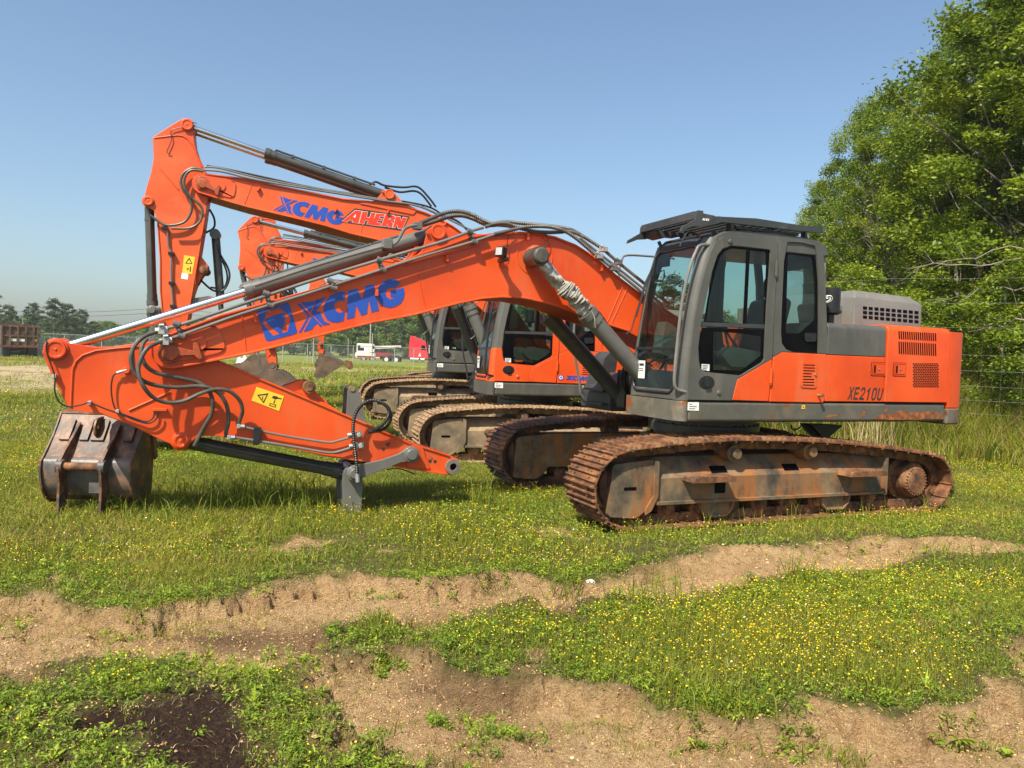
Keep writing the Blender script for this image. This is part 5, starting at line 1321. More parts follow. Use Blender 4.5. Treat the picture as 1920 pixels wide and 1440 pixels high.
# third machine
Oc = place((812, 697), 17.0, 13); Fc = Frame(Oc, 13); pc = pose_for(Fc, (505, 471.5), (479, 414))
m3, b3, a3, Mb3, Ma3 = excavator('m3', Oc, 13, C_, (MUD, MUD, FRAMEMUD), pc, uc_shift=-.5)
tag(m3, 'third excavator of the row, with a plain grey cab, behind the orange cab', 'excavator', G5)
MA[a3.name] = Ma3
bucket_on(a3, math.radians(-42))
# fourth and fifth, mostly hidden
Od = place((832, 688), 22, 14); Fd = Frame(Od, 14); pd = pose_for(Fd, (527, 460), (503, 404))
pd['ad'] -= .10
m4, b4, a4, Mb4, Ma4 = excavator('m4', Od, 14, C_, (MUD, MUD, FRAMEMUD), pd)
tag(m4, 'fourth excavator, nearly all hidden, the top of its arm showing just behind the third one', 'excavator', G5)
MA[a4.name] = Ma4
bk4 = bucket_on(a4, math.radians(-80))
Oe = place((862, 686), 27, 14); Fe = Frame(Oe, 14)
pe = dict(bd=math.radians(4), ad=math.radians(-66), s=.86, sa=.80)
Te = Fe.P(612, 541, -.3); pe['bd'] = ang2(FOOT, (Te[0], Te[2]))-ang2(FOOT, TIP); pe['s'] = math.dist((Te[0], Te[2]), FOOT)/math.dist(TIP, FOOT); 
pe['ad'] = math.radians(-71)
m5, b5, a5, Mb5, Ma5 = excavator('m5', Oe, 14, C_, (MUD, MUD, FRAMEMUD), pe)
tag(m5, 'farthest excavator, seen under the lettered boom by its hanging arm and curled bucket', 'excavator', G5)
MA[a5.name] = Ma5
bk5 = bucket_on(a5, math.radians(-22), thumb=True)
for aX, bX, M_a, M_b in ((a3, b3, Ma3, Mb3), (a4, b4, Ma4, Mb4), (a5, b5, Ma5, Mb5)):
    for i, (own, M, pts, yl_, r, mt, nm) in enumerate(H2):
        part(nm, lambda mb: None, mt, aX if own is a2 else bX, 'h2%d' % i)
    part('thumb_cylinder', lambda mb: None, CYLD, aX, 'tc2'); part('pipe_clamp', lambda mb: None, BLACK, aX, 'cl3')
aff3 = affine([(575, 725), (1700, 425), (560, 380)], [(735, 525), (845+70, 575), (760, 470)])
part('blue_lettering', decal_fn([z6(aff3(q)) for q in XC_L], -.2868*pc['s'], frame=Fc, M=Mb3), BLUE, b3)
for k, v in (('pa', pa), ('pc', pc), ('pd', pd), ('pe', pe)): print(k, {q: round(float(w), 3) for q, w in v.items()})
for k, v in (('O1', O1), ('Oa', Oa), ('Oc', Oc), ('Od', Od), ('Oe', Oe)): print(k, v.round(2))
for nm, Mx, fr in (('M2', Ma2, Fa), ('M3', Ma3, Fc), ('M4', Ma4, Fd), ('M5', Ma5, Fe)):
    for lab, q in (('tip', ARMT), ('K', KPIN), ('T', TIP)):
        v = Mx @ Vector((q[0], 0, q[1])); w = fr.O+fr.d*v.x+np.array([0, 0, v.z])-CAM; zc = w@fw
        print(nm, lab, round(960+FPX*float(w@rc)/zc), round(720-FPX*float(w@uc)/zc), 'z', round(v.z+fr.O[2], 2))
print('s', [round(q['s'], 2) for q in (pa, pc, pd, pe)])
# ================================================================ terrain
rg = np.random.default_rng(11)
def vnoise(x, y, seed=0):
    xi = np.floor(x).astype(np.int64); yi = np.floor(y).astype(np.int64); fx = x-xi; fy = y-yi
    fx = fx*fx*(3-2*fx); fy = fy*fy*(3-2*fy)
    def h(a, b):
        n_ = (a*374761393+b*668265263+seed*974634777) & 0xffffffff
        n_ = ((n_ ^ (n_ >> 13))*1274126177) & 0xffffffff
        return ((n_ ^ (n_ >> 16)) & 0xffff)/65535.
    return (h(xi, yi)*(1-fx)+h(xi+1, yi)*fx)*(1-fy)+(h(xi, yi+1)*(1-fx)+h(xi+1, yi+1)*fx)*fy
def fbm(x, y, o=4, seed=0):
    s = 0; a = .5; t = 0
    for i in range(o): s = s+a*vnoise(x*2**i+17.3*i, y*2**i+9.1*i, seed+i); t += a; a *= .5
    return s/t*2-1
def sdf(poly, x, y):
    """signed distance, negative inside"""
    d2 = np.full(x.shape, 1e9); ins = np.zeros(x.shape, bool); n_ = len(poly)
    for i in range(n_):
        ax, ay = poly[i-1]; bx, by = poly[i]; ex, ey = bx-ax, by-ay
        t = np.clip(((x-ax)*ex+(y-ay)*ey)/(ex*ex+ey*ey+1e-12), 0, 1)
        d2 = np.minimum(d2, (x-ax-t*ex)**2+(y-ay-t*ey)**2)
        c = ((ay > y) != (by > y)) & (x < (bx-ax)*(y-ay)/((by-ay) if by != ay else 1e-9)+ax)
        ins ^= c
    return np.sqrt(d2)*np.where(ins, -1, 1)
def gp(pts): return [tuple(G(x, y)[:2]) for x, y in pts]
BARE_A = gp([(-300, 1140), (0, 1112), (60, 1108), (110, 1085), (140, 1130), (240, 1150), (340, 1138), (440, 1122), (520, 1094), (600, 1085), (700, 1088), (860, 1094), (940, 1082), (1050, 1096), (1150, 1078), (1200, 1062), (1290, 1055), (1360, 1034), (1440, 1032), (1520, 1016), (1640, 1008), (1760, 1010), (1850, 1022), (1915, 1036), (1830, 1042), (1740, 1050), (1660, 1062), (1600, 1078), (1500, 1085), (1440, 1090), (1380, 1104), (1330, 1128), (1270, 1130), (1200, 1124), (1120, 1118), (1050, 1150), (980, 1135), (900, 1146), (850, 1160), (780, 1172), (700, 1164), (620, 1185), (590, 1215), (540, 1245), (440, 1268), (380, 1255), (300, 1236), (230, 1222), (150, 1248), (110, 1275), (30, 1290), (-300, 1300)])
BARE_B = gp([(588, 1262), (625, 1230), (700, 1225), (760, 1214), (820, 1222), (850, 1250), (900, 1262), (960, 1248), (1010, 1232), (1040, 1262), (1090, 1285), (1150, 1300), (1210, 1330), (1270, 1338), (1340, 1342), (1420, 1352), (1490, 1340), (1510, 1310), (1560, 1312), (1640, 1335), (1720, 1345), (1800, 1325), (1850, 1290), (1890, 1240), (1960, 1200), (2300, 1180), (2400, 1500), (1900, 1560), (900, 1560), (800, 1450), (700, 1420), (640, 1400), (620, 1340)])
DARK_C = gp([(105, 1345), (180, 1318), (240, 1322), (330, 1296), (420, 1290), (452, 1330), (462, 1380), (485, 1450), (480, 1520), (340, 1500), (330, 1440), (280, 1390), (200, 1380), (130, 1410)])
BARE_D = gp([(360, 1040), (430, 1030), (520, 1018), (600, 1008), (700, 1000), (730, 1010), (720, 1028), (780, 1040), (720, 1046), (640, 1030), (520, 1035), (430, 1045)])
BARE_E = gp([(990, 995), (1050, 990), (1110, 1000), (1110, 1012), (1020, 1010)])
SAND = gp([(-400, 706), (0, 694), (60, 693), (110, 697), (230, 703), (420, 712), (560, 716), (420, 722), (240, 735), (180, 748), (60, 747), (0, 744), (-400, 760)])
ROAD2 = gp([(-400, 683), (60, 683), (300, 689), (640, 696), (900, 700), (900, 703), (600, 701), (300, 696), (60, 689), (-400, 690)])
RX = [m for m in (F1, Fa, Fc, Fd, Fe)]
USH = [0, -.10, -.5, 0, 0]
def height(x, y):
    base = .20*np.clip((y-14.2)/4.0, 0, 1)**2*(3-2*np.clip((y-14.2)/4.0, 0, 1))
    base = base*np.clip((7.5-x)/3, 0, 1)
    bank = .95*np.clip((np.hypot(x-8.5, 0)*0+(x*.55+y*.83)-17.3)/5, 0, 1)*np.clip((x-3)/3, 0, 1)*np.clip((45-y)/10, 0, 1)
    und = .05*fbm(x*.30, y*.30, 3, 5)+.018*fbm(x*1.6, y*1.6, 3, 8)
    far = np.clip((y-8)/40, 0, 1)
    z = base+bank+und*(1+far*1.0)
    # flatten where the machines stand
    f = np.zeros_like(x)
    for fr, us in zip(RX, USH):
        lx = (x-fr.O[0])*fr.d[0]+(y-fr.O[1])*fr.d[1]-us; ly = (x-fr.O[0])*fr.n[0]+(y-fr.O[1])*fr.n[1]
        q = np.clip(1-(np.maximum(np.abs(lx)-2.5, 0)+np.maximum(np.abs(ly)-1.5, 0))/.7, 0, 1); z = z*(1-q)+(fr.O[2]-.035)*q
    return z
def dist_bare(x, y):
    nz = .15*fbm(x*1.8, y*1.8, 4, 21)+.13*fbm(x*6, y*6, 3, 25)+.05*fbm(x*22, y*22, 2, 26)
    a = sdf(BARE_A, x, y)+nz; b = sdf(BARE_B, x, y)+nz; c = sdf(DARK_C, x, y)+nz; d = sdf(BARE_D, x, y)+nz*1.6; e = sdf(BARE_E, x, y)+nz
    return a, b, c, d, e
def sstep(e0, e1, v):
    t = np.clip((v-e0)/(e1-e0), 0, 1); return t*t*(3-2*t)
def full_height(x, y, near):
    z = height(x, y)
    a, b, c, d, e = dist_bare(x, y)
    steep = sstep(-.5, .35, fbm(x*.8, y*.8, 2, 40))
    w = .10-.07*steep
    ina = sstep(.02, 1, -a/w*1.0); inb = sstep(.02, 1, -b/w)
    z = z-.040*ina-.080*inb-.02*sstep(0, .3, -c)
    crack = np.maximum(ina, inb)
    rim = np.exp(-((a+.02)/.05)**2)*.05*sstep(0, .5, fbm(x*1.1, y*1.1, 2, 60)+.25)*(1+.6*fbm(x*9, y*9, 3, 67))+np.exp(-((b+.02)/.06)**2)*.035*sstep(-.1, .4, fbm(x*1.3, y*1.3, 2, 68)+.2)*(1+.6*fbm(x*9, y*9, 3, 69))
    z = z+rim
    la = a+.10+.07*fbm(x*1.6, y*1.6, 3, 61)+.015*fbm(x*12, y*12, 2, 62); lb = b+.09+.07*fbm(x*1.9, y*1.9, 3, 63)+.015*fbm(x*12, y*12, 2, 64)
    ma = sstep(-.15, .15, fbm(x*.9+3, y*.9, 2, 65)+.12); mbk = sstep(-.1, .2, fbm(x*1.1+9, y*1.1, 2, 66)+.15)
    far_a = sstep(0, .25, (y-(4.15+.12*x)))
    z = z-ma*far_a*(.065*np.exp(-(la/.026)**2)+.040*sstep(0, -.02, la))-mbk*(.075*np.exp(-(lb/.024)**2)+.045*sstep(0, -.02, lb))
    rough = np.clip(np.maximum(np.maximum(ina, inb), np.maximum(sstep(.05, -.05, c), sstep(.05, -.05, d))), 0, 1)
    rdg = 1-np.abs(fbm(x*6, y*6, 3, 75))*2.2; edge = np.exp(-(np.minimum(np.abs(a), np.abs(b))/.12)**2)
    z = z+rough*(.034*fbm(x*4.5, y*4.5, 3, 70)+(.022+.030*edge)*fbm(x*13, y*13, 3, 71)+.010*fbm(x*38, y*38, 2, 72)+.010*edge*rdg)+(1-rough)*.012*fbm(x*7, y*7, 3, 73)
    # tyre / track marks pressed across the bare strip
    u = (x*.80+y*.60)*1.0; mk = np.clip(np.sin(u*2*math.pi/.34)*1.4-.75, 0, 1)*sstep(.1, .3, fbm(x*1.3, y*1.3, 2, 90)+.25)*sstep(-1.0, -1.5, x)*sstep(-3.6, -3.0, x)
    mk2 = np.clip(np.sin((x*.62-y*.78+.10*fbm(x*2, y*2, 2, 95))*2*math.pi/.13)*1.3-.4, 0, 1)*sstep(1.2, 1.8, x)*sstep(-.15, .15, fbm(x*1.1, y*1.6, 2, 91)+.1)
    z = z-.045*mk*ina-.016*mk2*ina
    mk = np.maximum(mk, mk2*.7)
    return z, a, b, c, d, e, mk*ina
def build_ground():
    th = np.concatenate([np.linspace(-180, -46, 40)[:-1], np.linspace(-46, 46, 760), np.linspace(46, 180, 40)[1:-1]])
    r = np.concatenate([np.geomspace(.25, 2.4, 24)[:-1], np.geomspace(2.4, 14, 560)[:-1], np.geomspace(14, 60, 120)[:-1], np.geomspace(60, 900, 40)])
    T, R_ = np.meshgrid(np.radians(th), r); x = R_*np.sin(T); y = R_*np.cos(T)
    z, a, b, c, d, e, mk = full_height(x, y, True)
    nr, nt_ = x.shape
    idx = np.arange(nr*nt_).reshape(nr, nt_); n2 = np.roll(idx, -1, 1)
    q = np.stack([idx[:-1], n2[:-1], n2[1:], idx[1:]], -1).reshape(-1, 4)
    co = np.stack([x, y, z], -1).reshape(-1, 3)
    me = fast_mesh('ground', co, q)
    at_ = lambda nm, v: me.attributes.new(nm, 'FLOAT', 'POINT').data.foreach_set('value', v.reshape(-1).astype(np.float32))
    bare = np.maximum.reduce([sstep(.04, -.05, a), sstep(.04, -.05, b), sstep(.06, -.08, d)*.8*sstep(-.3, .2, fbm(x*2.5, y*2.5, 3, 77)), sstep(.05, -.1, e)*.7])
    s = sdf(SAND, x, y); nzs = 2.5*fbm(x*.12, y*.5, 4, 33)
    sand = sstep(.8, -1.2, s+nzs)
    s2 = sdf(ROAD2, x, y); sand = np.maximum(sand, .6*sstep(1, -1.0, s2+nzs*.6))
    at_('bare', bare); at_('sand', sand); at_('mulch', sstep(.06, -.10, c))
    # damp darker soil: a few patches with their own outlines
    damp = sstep(.0, .5, fbm(x*.9, y*.9, 3, 44)+.55*np.exp(-(((x-.45)/.6)**2+((y-5.0)/.30)**2))+.5*np.exp(-(((x-2.7)/.8)**2+((y-3.1)/.28)**2))-.20)
    at_('damp', damp)
    o = link('ground', me); tag(o, kind='structure')
    return o
def fast_mesh(name, co, faces, tint=None):
    me = bpy.data.meshes.new(name); n_ = len(co); k = faces.shape[1]; m_ = len(faces)
    me.vertices.add(n_); me.vertices.foreach_set('co', np.ascontiguousarray(co, np.float32).reshape(-1))
    me.loops.add(m_*k); me.loops.foreach_set('vertex_index', np.ascontiguousarray(faces, np.int32).reshape(-1))
    me.polygons.add(m_); me.polygons.foreach_set('loop_start', np.arange(0, m_*k, k, dtype=np.int32)); me.polygons.foreach_set('loop_total', np.full(m_, k, np.int32))
    me.polygons.foreach_set('use_smooth', np.ones(m_, bool))
    if tint is not None: me.attributes.new('tint', 'FLOAT', 'POINT').data.foreach_set('value', tint.astype(np.float32))
    me.update(); me.validate(); return me
def attr(n, nm):
    a = n.new('ShaderNodeAttribute'); a.attribute_name = nm; return a.outputs['Fac']
def ground_mat():
    mt = bpy.data.materials.new('ground_soil_and_turf'); nt, n, l, b = nodes_of(mt)
    tc = n.new('ShaderNodeTexCoord'); v = tc.outputs['Object']
    n1 = noise(n, l, v, 1.6, 8, .6); n2 = noise(n, l, v, 14, 8, .7); n3 = noise(n, l, v, 70, 5, .7)
    soil = ramp(n, l, n1, [(.34, (.34, .185, .082)), (.5, (.62, .385, .185)), (.64, (.80, .56, .30))])
    soil2 = ramp(n, l, n2, [(.39, (.13, .066, .030)), (.48, (.54, .335, .155)), (.60, (.80, .56, .30))])
    soil = mixc(n, l, .55, soil, soil2)
    fine = ramp(n, l, noise(n, l, v, 95, 6, .8), [(.36, (.10, .055, .028)), (.44, (.50, .305, .14)), (.55, (.76, .525, .28)), (.68, (.86, .67, .42))])
    soil = mixc(n, l, .42, soil, fine)
    grit = ramp(n, l, n3, [(.63, (0, 0, 0)), (.70, (1, 1, 1))])
    soil = mixc(n, l, grit, soil, (.66, .52, .36))
    dampc = mixc(n, l, n2, (.10, .056, .032), (.27, .165, .09))
    soil = mixc(n, l, attr(n, 'damp'), soil, dampc)
    mul = ramp(n, l, noise(n, l, v, 40, 8, .75), [(.32, (.020, .011, .008)), (.52, (.060, .034, .023)), (.70, (.15, .085, .05))])
    turf = ramp(n, l, noise(n, l, v, 9, 9, .75), [(.32, (.10, .075, .035)), (.46, (.15, .130, .045)), (.56, (.17, .18, .045)), (.66, (.20, .22, .05))])
    farn = noise(n, l, v, .16, 6, .65)
    farc = ramp(n, l, farn, [(.35, (.125, .165, .035)), (.52, (.20, .23, .045)), (.66, (.36, .33, .05))])
    farc = mixc(n, l, .5, farc, ramp(n, l, noise(n, l, v, 1.2, 8, .7), [(.35, (.10, .14, .03)), (.6, (.26, .28, .06))]))
    sp = n.new('ShaderNodeSeparateXYZ'); l.new(v, sp.inputs[0])
    mr = n.new('ShaderNodeMapRange'); mr.inputs[1].default_value = 12; mr.inputs[2].default_value = 30; l.new(sp.outputs[1], mr.inputs[0])
    turf = mixc(n, l, mr.outputs[0], turf, farc)
    c = mixc(n, l, attr(n, 'bare'), turf, soil)
    c = mixc(n, l, attr(n, 'mulch'), c, mul)
    sandc = ramp(n, l, noise(n, l, v, .9, 8, .7), [(.34, (.26, .21, .11)), (.46, (.46, .35, .21)), (.6, (.60, .47, .30))])
    c = mixc(n, l, attr(n, 'sand'), c, sandc)
    l.new(c, b.inputs['Base Color']); b.inputs['Roughness'].default_value = .95; b.inputs['Specular IOR Level'].default_value = .15
    bp = n.new('ShaderNodeBump'); bp.inputs['Strength'].default_value = 1.0; bp.inputs['Distance'].default_value = .06
    mx = n.new('ShaderNodeMath'); mx.operation = 'ADD'; l.new(noise(n, l, v, 26, 9, .75), mx.inputs[0]); l.new(n3, mx.inputs[1]); l.new(mx.outputs[0], bp.inputs['Height']); l.new(bp.outputs[0], b.inputs['Normal'])
    return mt
gro = build_ground(); gro.data.materials.append(ground_mat())

# ================================================================ foliage
def leaf_mat(name, stops, trans=.35, rough=.55, spec=.3):
    mt = bpy.data.materials.new(name); nt, n, l, b = nodes_of(mt)
    c = ramp(n, l, attr(n, 'tint'), stops)
    l.new(c, b.inputs['Base Color']); b.inputs['Roughness'].default_value = rough; b.inputs['Specular IOR Level'].default_value = spec
    tr = n.new('ShaderNodeBsdfTranslucent'); hs = n.new('ShaderNodeHueSaturation'); hs.inputs['Value'].default_value = 1.25; hs.inputs['Hue'].default_value = .485
    l.new(c, hs.inputs['Color']); l.new(hs.outputs[0], tr.inputs[0])
    ms = n.new('ShaderNodeMixShader'); ms.inputs[0].default_value = trans; l.new(b.outputs[0], ms.inputs[1]); l.new(tr.outputs[0], ms.inputs[2])
    l.new(ms.outputs[0], n['Material Output'].inputs[0]); return mt
GRASSM = leaf_mat('grass_blades', [(0, (.060, .095, .010)), (.35, (.165, .205, .016)), (.7, (.310, .310, .030)), (.86, (.36, .29, .07)), (.93, (.26, .12, .05)), (1, (.46, .35, .18))], .3)
WEEDM = leaf_mat('weed_leaves', [(0, (.058, .115, .012)), (.5, (.175, .265, .020)), (1, (.350, .410, .040))], .3)
FLOWM = leaf_mat('flower_petals', [(0, (.80, .50, .01)), (.8, (.90, .68, .02)), (.86, (.80, .78, .66)), (1, (.80, .78, .70))], .2)
DRYM = leaf_mat('dry_stems', [(0, (.24, .14, .07)), (.5, (.48, .33, .18)), (1, (.66, .52, .33))], .15)
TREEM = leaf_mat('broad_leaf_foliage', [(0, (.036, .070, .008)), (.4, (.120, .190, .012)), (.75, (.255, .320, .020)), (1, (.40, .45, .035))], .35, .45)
TREEFAR = leaf_mat('distant_foliage', [(0, (.060, .100, .024)), (.5, (.125, .190, .036)), (1, (.22, .30, .055))], .3)
PINEM = leaf_mat('pine_foliage', [(0, (.035, .058, .026)), (.5, (.065, .098, .038)), (1, (.105, .140, .055))], .2)
BARK = surf('bark', [(.35, (.075, .062, .048)), (.65, (.15, .125, .10))], 4, .9, bump=.4, bscale=18)
TWIG = surf('pale_twigs', [(.35, (.14, .11, .085)), (.65, (.28, .235, .185))], 4, .9)
def clear(x, y, pad=0.0):
    ok = np.ones(x.shape, bool)
    for fr, us in zip(RX, USH):
        lx = (x-fr.O[0])*fr.d[0]+(y-fr.O[1])*fr.d[1]-us; ly = (x-fr.O[0])*fr.n[0]+(y-fr.O[1])*fr.n[1]
        ok &= ~((np.abs(lx+.15) < 2.25-pad) & (np.abs(np.abs(ly)-1.18) < .30-pad))
    return ok
def field(n_, y0, y1, k=.72, xk=0):
    """points spread evenly over the ground seen between two depths"""
    u = rg.random(n_); y = np.sqrt(y0*y0+u*(y1*y1-y0*y0)); x = (rg.random(n_)*2-1)*(k*y+1.3)+xk
    return x, y
def vegmask(x, y):
    a, b, c, d, e = dist_bare(x, y)
    m = np.minimum.reduce([a, b, c, d+.25*sstep(.2, -.2, fbm(x*2.5, y*2.5, 3, 77)), e]); return m
def blades(x, y, z, h, w, lean, tint, curl=.5):
    n_ = len(x); a = rg.random(n_)*2*math.pi; la = rg.random(n_)*2*math.pi
    dx, dy = np.cos(a)*w/2, np.sin(a)*w/2; lx, ly = np.cos(la)*lean*h, np.sin(la)*lean*h
    co = np.empty((n_, 5, 3))
    co[:, 0] = np.stack([x-dx, y-dy, z], -1); co[:, 1] = np.stack([x+dx, y+dy, z], -1)
    mx, my, mz = x+lx*.35, y+ly*.35, z+h*.58
    co[:, 2] = np.stack([mx-dx*.8, my-dy*.8, mz], -1); co[:, 3] = np.stack([mx+dx*.8, my+dy*.8, mz], -1)
    co[:, 4] = np.stack([x+lx, y+ly, z+h*(1-.35*lean*curl)], -1)
    b = np.arange(n_)[:, None]*5
    f = np.concatenate([b+np.array([0, 1, 3]), b+np.array([0, 3, 2]), b+np.array([2, 3, 4])])
    return co.reshape(-1, 3), f, np.repeat(tint, 5)
def leaves(p, L_, W_, tint, up=.6, d=None):
    """rhombic folded leaves at p (n,3)"""
    n_ = len(p); v = rg.normal(size=(n_, 3)); v[:, 2] = v[:, 2]*.5+(0 if d is None else 0); v /= np.linalg.norm(v, axis=1)[:, None]
    nn = rg.normal(size=(n_, 3))*(1-up)+np.array([0, 0, up*1.5]); s = np.cross(v, nn); s /= np.linalg.norm(s, axis=1)[:, None]+1e-9
    nrm = np.cross(s, v)
    L_ = L_[:, None]; W_ = W_[:, None]
    co = np.empty((n_, 4, 3)); co[:, 0] = p; co[:, 1] = p+v*L_*.5+s*W_*.5+nrm*W_*.15; co[:, 2] = p+v*L_; co[:, 3] = p+v*L_*.5-s*W_*.5+nrm*W_*.15
    b = np.arange(n_)[:, None]*4
    return co.reshape(-1, 3), np.concatenate([b+np.array([0, 1, 2]), b+np.array([0, 2, 3])]), np.repeat(tint, 4)
def join(parts_):
    co, f, t = [], [], []; o = 0
    for c, ff, tt in parts_: co.append(c); f.append(ff+o); t.append(tt); o += len(c)
    return np.concatenate(co), np.concatenate(f), np.concatenate(t)
def hz(x, y): return full_height(x, y, False)[0]
def stuff(name, parts_, mat, cat=None, label=None):
    co, f, t = join(parts_); o = link(name, fast_mesh(name, co, f, t)); o.data.materials.append(mat); tag(o, label, cat, kind='stuff'); return o
def grass_layer(n_, y0, y1, hm, wm, dens_edge=.03, keep=None):
    x, y = field(n_, y0, y1); m = vegmask(x, y); patch = fbm(x*.55, y*.55, 3, 101)
    p = sstep(-.05, .20, m)*np.clip(.55+1.0*patch+.5*fbm(x*3, y*3, 2, 102), .10, 1)
    # small green islands inside the bare ground
    p = np.maximum(p, .75*sstep(.16, .42, fbm(x*2.6, y*2.6, 3, 171))*np.exp(-(m/.26)**2)); p *= (sdf(DARK_C, x, y) > -.04); p *= np.clip(1.25-.9*sstep(.25, .55, fbm(x*2.1+7, y*2.1, 3, 172))*np.exp(-(m/.35)**2), 0, 1)
    for (qx, qy, r_) in ISL: p = np.maximum(p, np.exp(-(((x-qx)/r_)**2+((y-qy)/r_)**2)*1.2))
    p *= np.where(sdf(SAND, x, y)+2.5*fbm(x*.12, y*.5, 4, 33) < 0, .04, 1) if y1 > 15 else 1
    k = (rg.random(n_) < p) & clear(x, y); x, y, pt = x[k], y[k], patch[k]
    s = np.clip(.55+.5*sstep(0, .5, m[k])+.45*fbm(x*1.2, y*1.2, 2, 103), .35, 1.6)
    h = hm*s*rg.uniform(.5, 1.5, len(x)); w = wm*rg.uniform(.6, 1.4, len(x))
    t = np.clip(.48+.42*fbm(x*.8, y*.8, 3, 104)+rg.normal(0, .17, len(x)), 0, 1)
    t = np.where(rg.random(len(x)) < .07, rg.uniform(.85, 1, len(x)), t)
    return blades(x, y, hz(x, y)-.005, h, w, rg.uniform(.2, 1.6, len(x)), t)
ISL = [(*G(928, 1340)[:2], .13), (*G(905, 1375)[:2], .08), (*G(825, 1330)[:2], .06), (*G(390, 1225)[:2], .05), (*G(250, 1330)[:2], .05), (*G(1310, 1330)[:2], .12), (*G(720, 1225)[:2], .10)]
stuff('grass', [grass_layer(215000, 2.3, 5.5, .055, .0030), grass_layer(300000, 5.5, 12, .066, .0046), grass_layer(150000, 12, 26, .11, .011), grass_layer(130000, 26, 75, .16, .032)], GRASSM, 'grass', 'short yellow green grass covering the field between the bare strips')
# taller tufts
def tufts():
    out = []
    def tuft(cx, cy, n_, r_, h, w, t0, lean=.6):
        x = cx+rg.normal(0, r_, n_); y = cy+rg.normal(0, r_, n_)
        out.append(blades(x, y, hz(x, y)-.005, h*rg.uniform(.5, 1.15, n_), w*.72*rg.uniform(.6, 1.3, n_), rg.uniform(.15, lean*1.7, n_), np.clip(t0+rg.normal(0, .1, n_), 0, 1)))
    for px, py, n_, r_, h in ((1060, 1105, 60, .08, .24), (1250, 1125, 70, .12, .30), (1490, 1095, 50, .06, .28), (1180, 1120, 40, .08, .22), (735, 1165, 160, .12, .12), (700, 1180, 120, .10, .10), (1840, 1060, 120, .18, .22), (1730, 1040, 60, .12, .16), (900, 955, 60, .06, .42), (470, 955, 260, .22, .38), (530, 950, 240, .22, .40), (420, 945, 180, .25, .34), (580, 968, 140, .2, .26), (250, 960, 120, .2, .30), (180, 970, 100, .25, .2), (320, 975, 120, .2, .2), (560, 1000, 80, .1, .16), (1075, 1000, 60, .1, .16), (1150, 985, 80, .16, .16), (1215, 1000, 60, .1, .2), (1490, 1345, 40, .05, .09), (1590, 1385, 60, .05, .10), (1375, 1330, 130, .10, .13), (1290, 1310, 110, .10, .14), (390, 1215, 14, .02, .13), (720, 1350, 20, .03, .10), (870, 1310, 20, .02, .10), (1660, 1300, 70, .09, .18), (1100, 1250, 90, .10, .13), (1620, 880, 40, .5, .3)):
        cx, cy = G(px, py)[:2]; tuft(cx, cy, n_, r_, h, .0075 if py > 1000 else .010, .32)
    # weeds growing under the first machine's near track and round the bucket
    for i in range(75):
        u = rg.uniform(-2.3, 2.2); p = F1.O+F1.d*u+F1.n*(-1.50-abs(rg.normal(0, .10))); tuft(p[0], p[1], 16, .05, rg.uniform(.05, .13), .006, .55)
    for i in range(26):
        p = F1.O+F1.d*rg.uniform(-2.0, 2.0)+F1.n*(-1.42-rg.uniform(-.02, .1)); tuft(p[0], p[1], 4, .02, rg.uniform(.12, .36), .006, .6, .3)
    for i in range(150):
        y = rg.uniform(9.5, 40); x = rg.uniform(-.72, .72)*y
        if clear(np.array([x]), np.array([y]))[0]: tuft(x, y, 26, .12, rg.uniform(.12, .30), .011, .42)
    return out
stuff('tall_grass', tufts(), GRASSM, 'grass', 'taller dark green tufts standing out of the short grass')
def weeds(n_pl, y0, y1, sz, per=16):
    x, y = field(n_pl, y0, y1); m = vegmask(x, y); patch = fbm(x*.7+40, y*.7, 3, 111)
    p = sstep(.0, .12, m)*sstep(-.15, .35, patch+.35*np.exp(-((m-.1)/.15)**2))
    for (qx, qy, r_) in ISL: p = np.maximum(p, 1.5*np.exp(-(((x-qx)/r_)**2+((y-qy)/r_)**2)))
    # the lush strips in the foreground
    for (px, py, rx, ry) in ((500, 1330, 60, 110), (560, 1400, 70, 60), (60, 1380, 110, 60), (300, 1410, 110, 40), (210, 1270, 90, 30), (620, 1200, 60, 25), (1500, 1120, 200, 30), (1650, 1120, 200, 50), (880, 1200, 120, 30)):
        g = G(px, py)[:2]; gx = abs(G(px+rx, py)[0]-g[0]); gy = abs(G(px, py-ry)[1]-g[1]); p = np.maximum(p, .9*np.exp(-((x-g[0])/gx)**2-((y-g[1])/gy)**2)*sstep(-.06, .02, m))
    p = np.maximum(p, .8*sstep(.16, .42, fbm(x*2.3+3, y*2.3, 3, 173))*np.exp(-(m/.26)**2))
    p = p*np.where(sdf(DARK_C, x, y) > -.04, 1, .06)
    k = (rg.random(n_pl) < p) & clear(x, y); x, y, pt = x[k], y[k], patch[k]; n_ = len(x)
    z = hz(x, y); h = sz*rg.uniform(.7, 2.8, n_)
    X = np.repeat(x, per)+rg.normal(0, sz*.62, n_*per); Y = np.repeat(y, per)+rg.normal(0, sz*.62, n_*per); Z = np.repeat(z, per)+np.repeat(h, per)*rg.random(n_*per)**.7
    t = np.clip(np.repeat(rg.uniform(.2, .8, n_), per)+rg.normal(0, .12, n_*per), 0, 1)
    return leaves(np.stack([X, Y, Z], -1), sz*rg.uniform(.4, 1.4, n_*per), sz*rg.uniform(.16, .50, n_*per), t, .55)
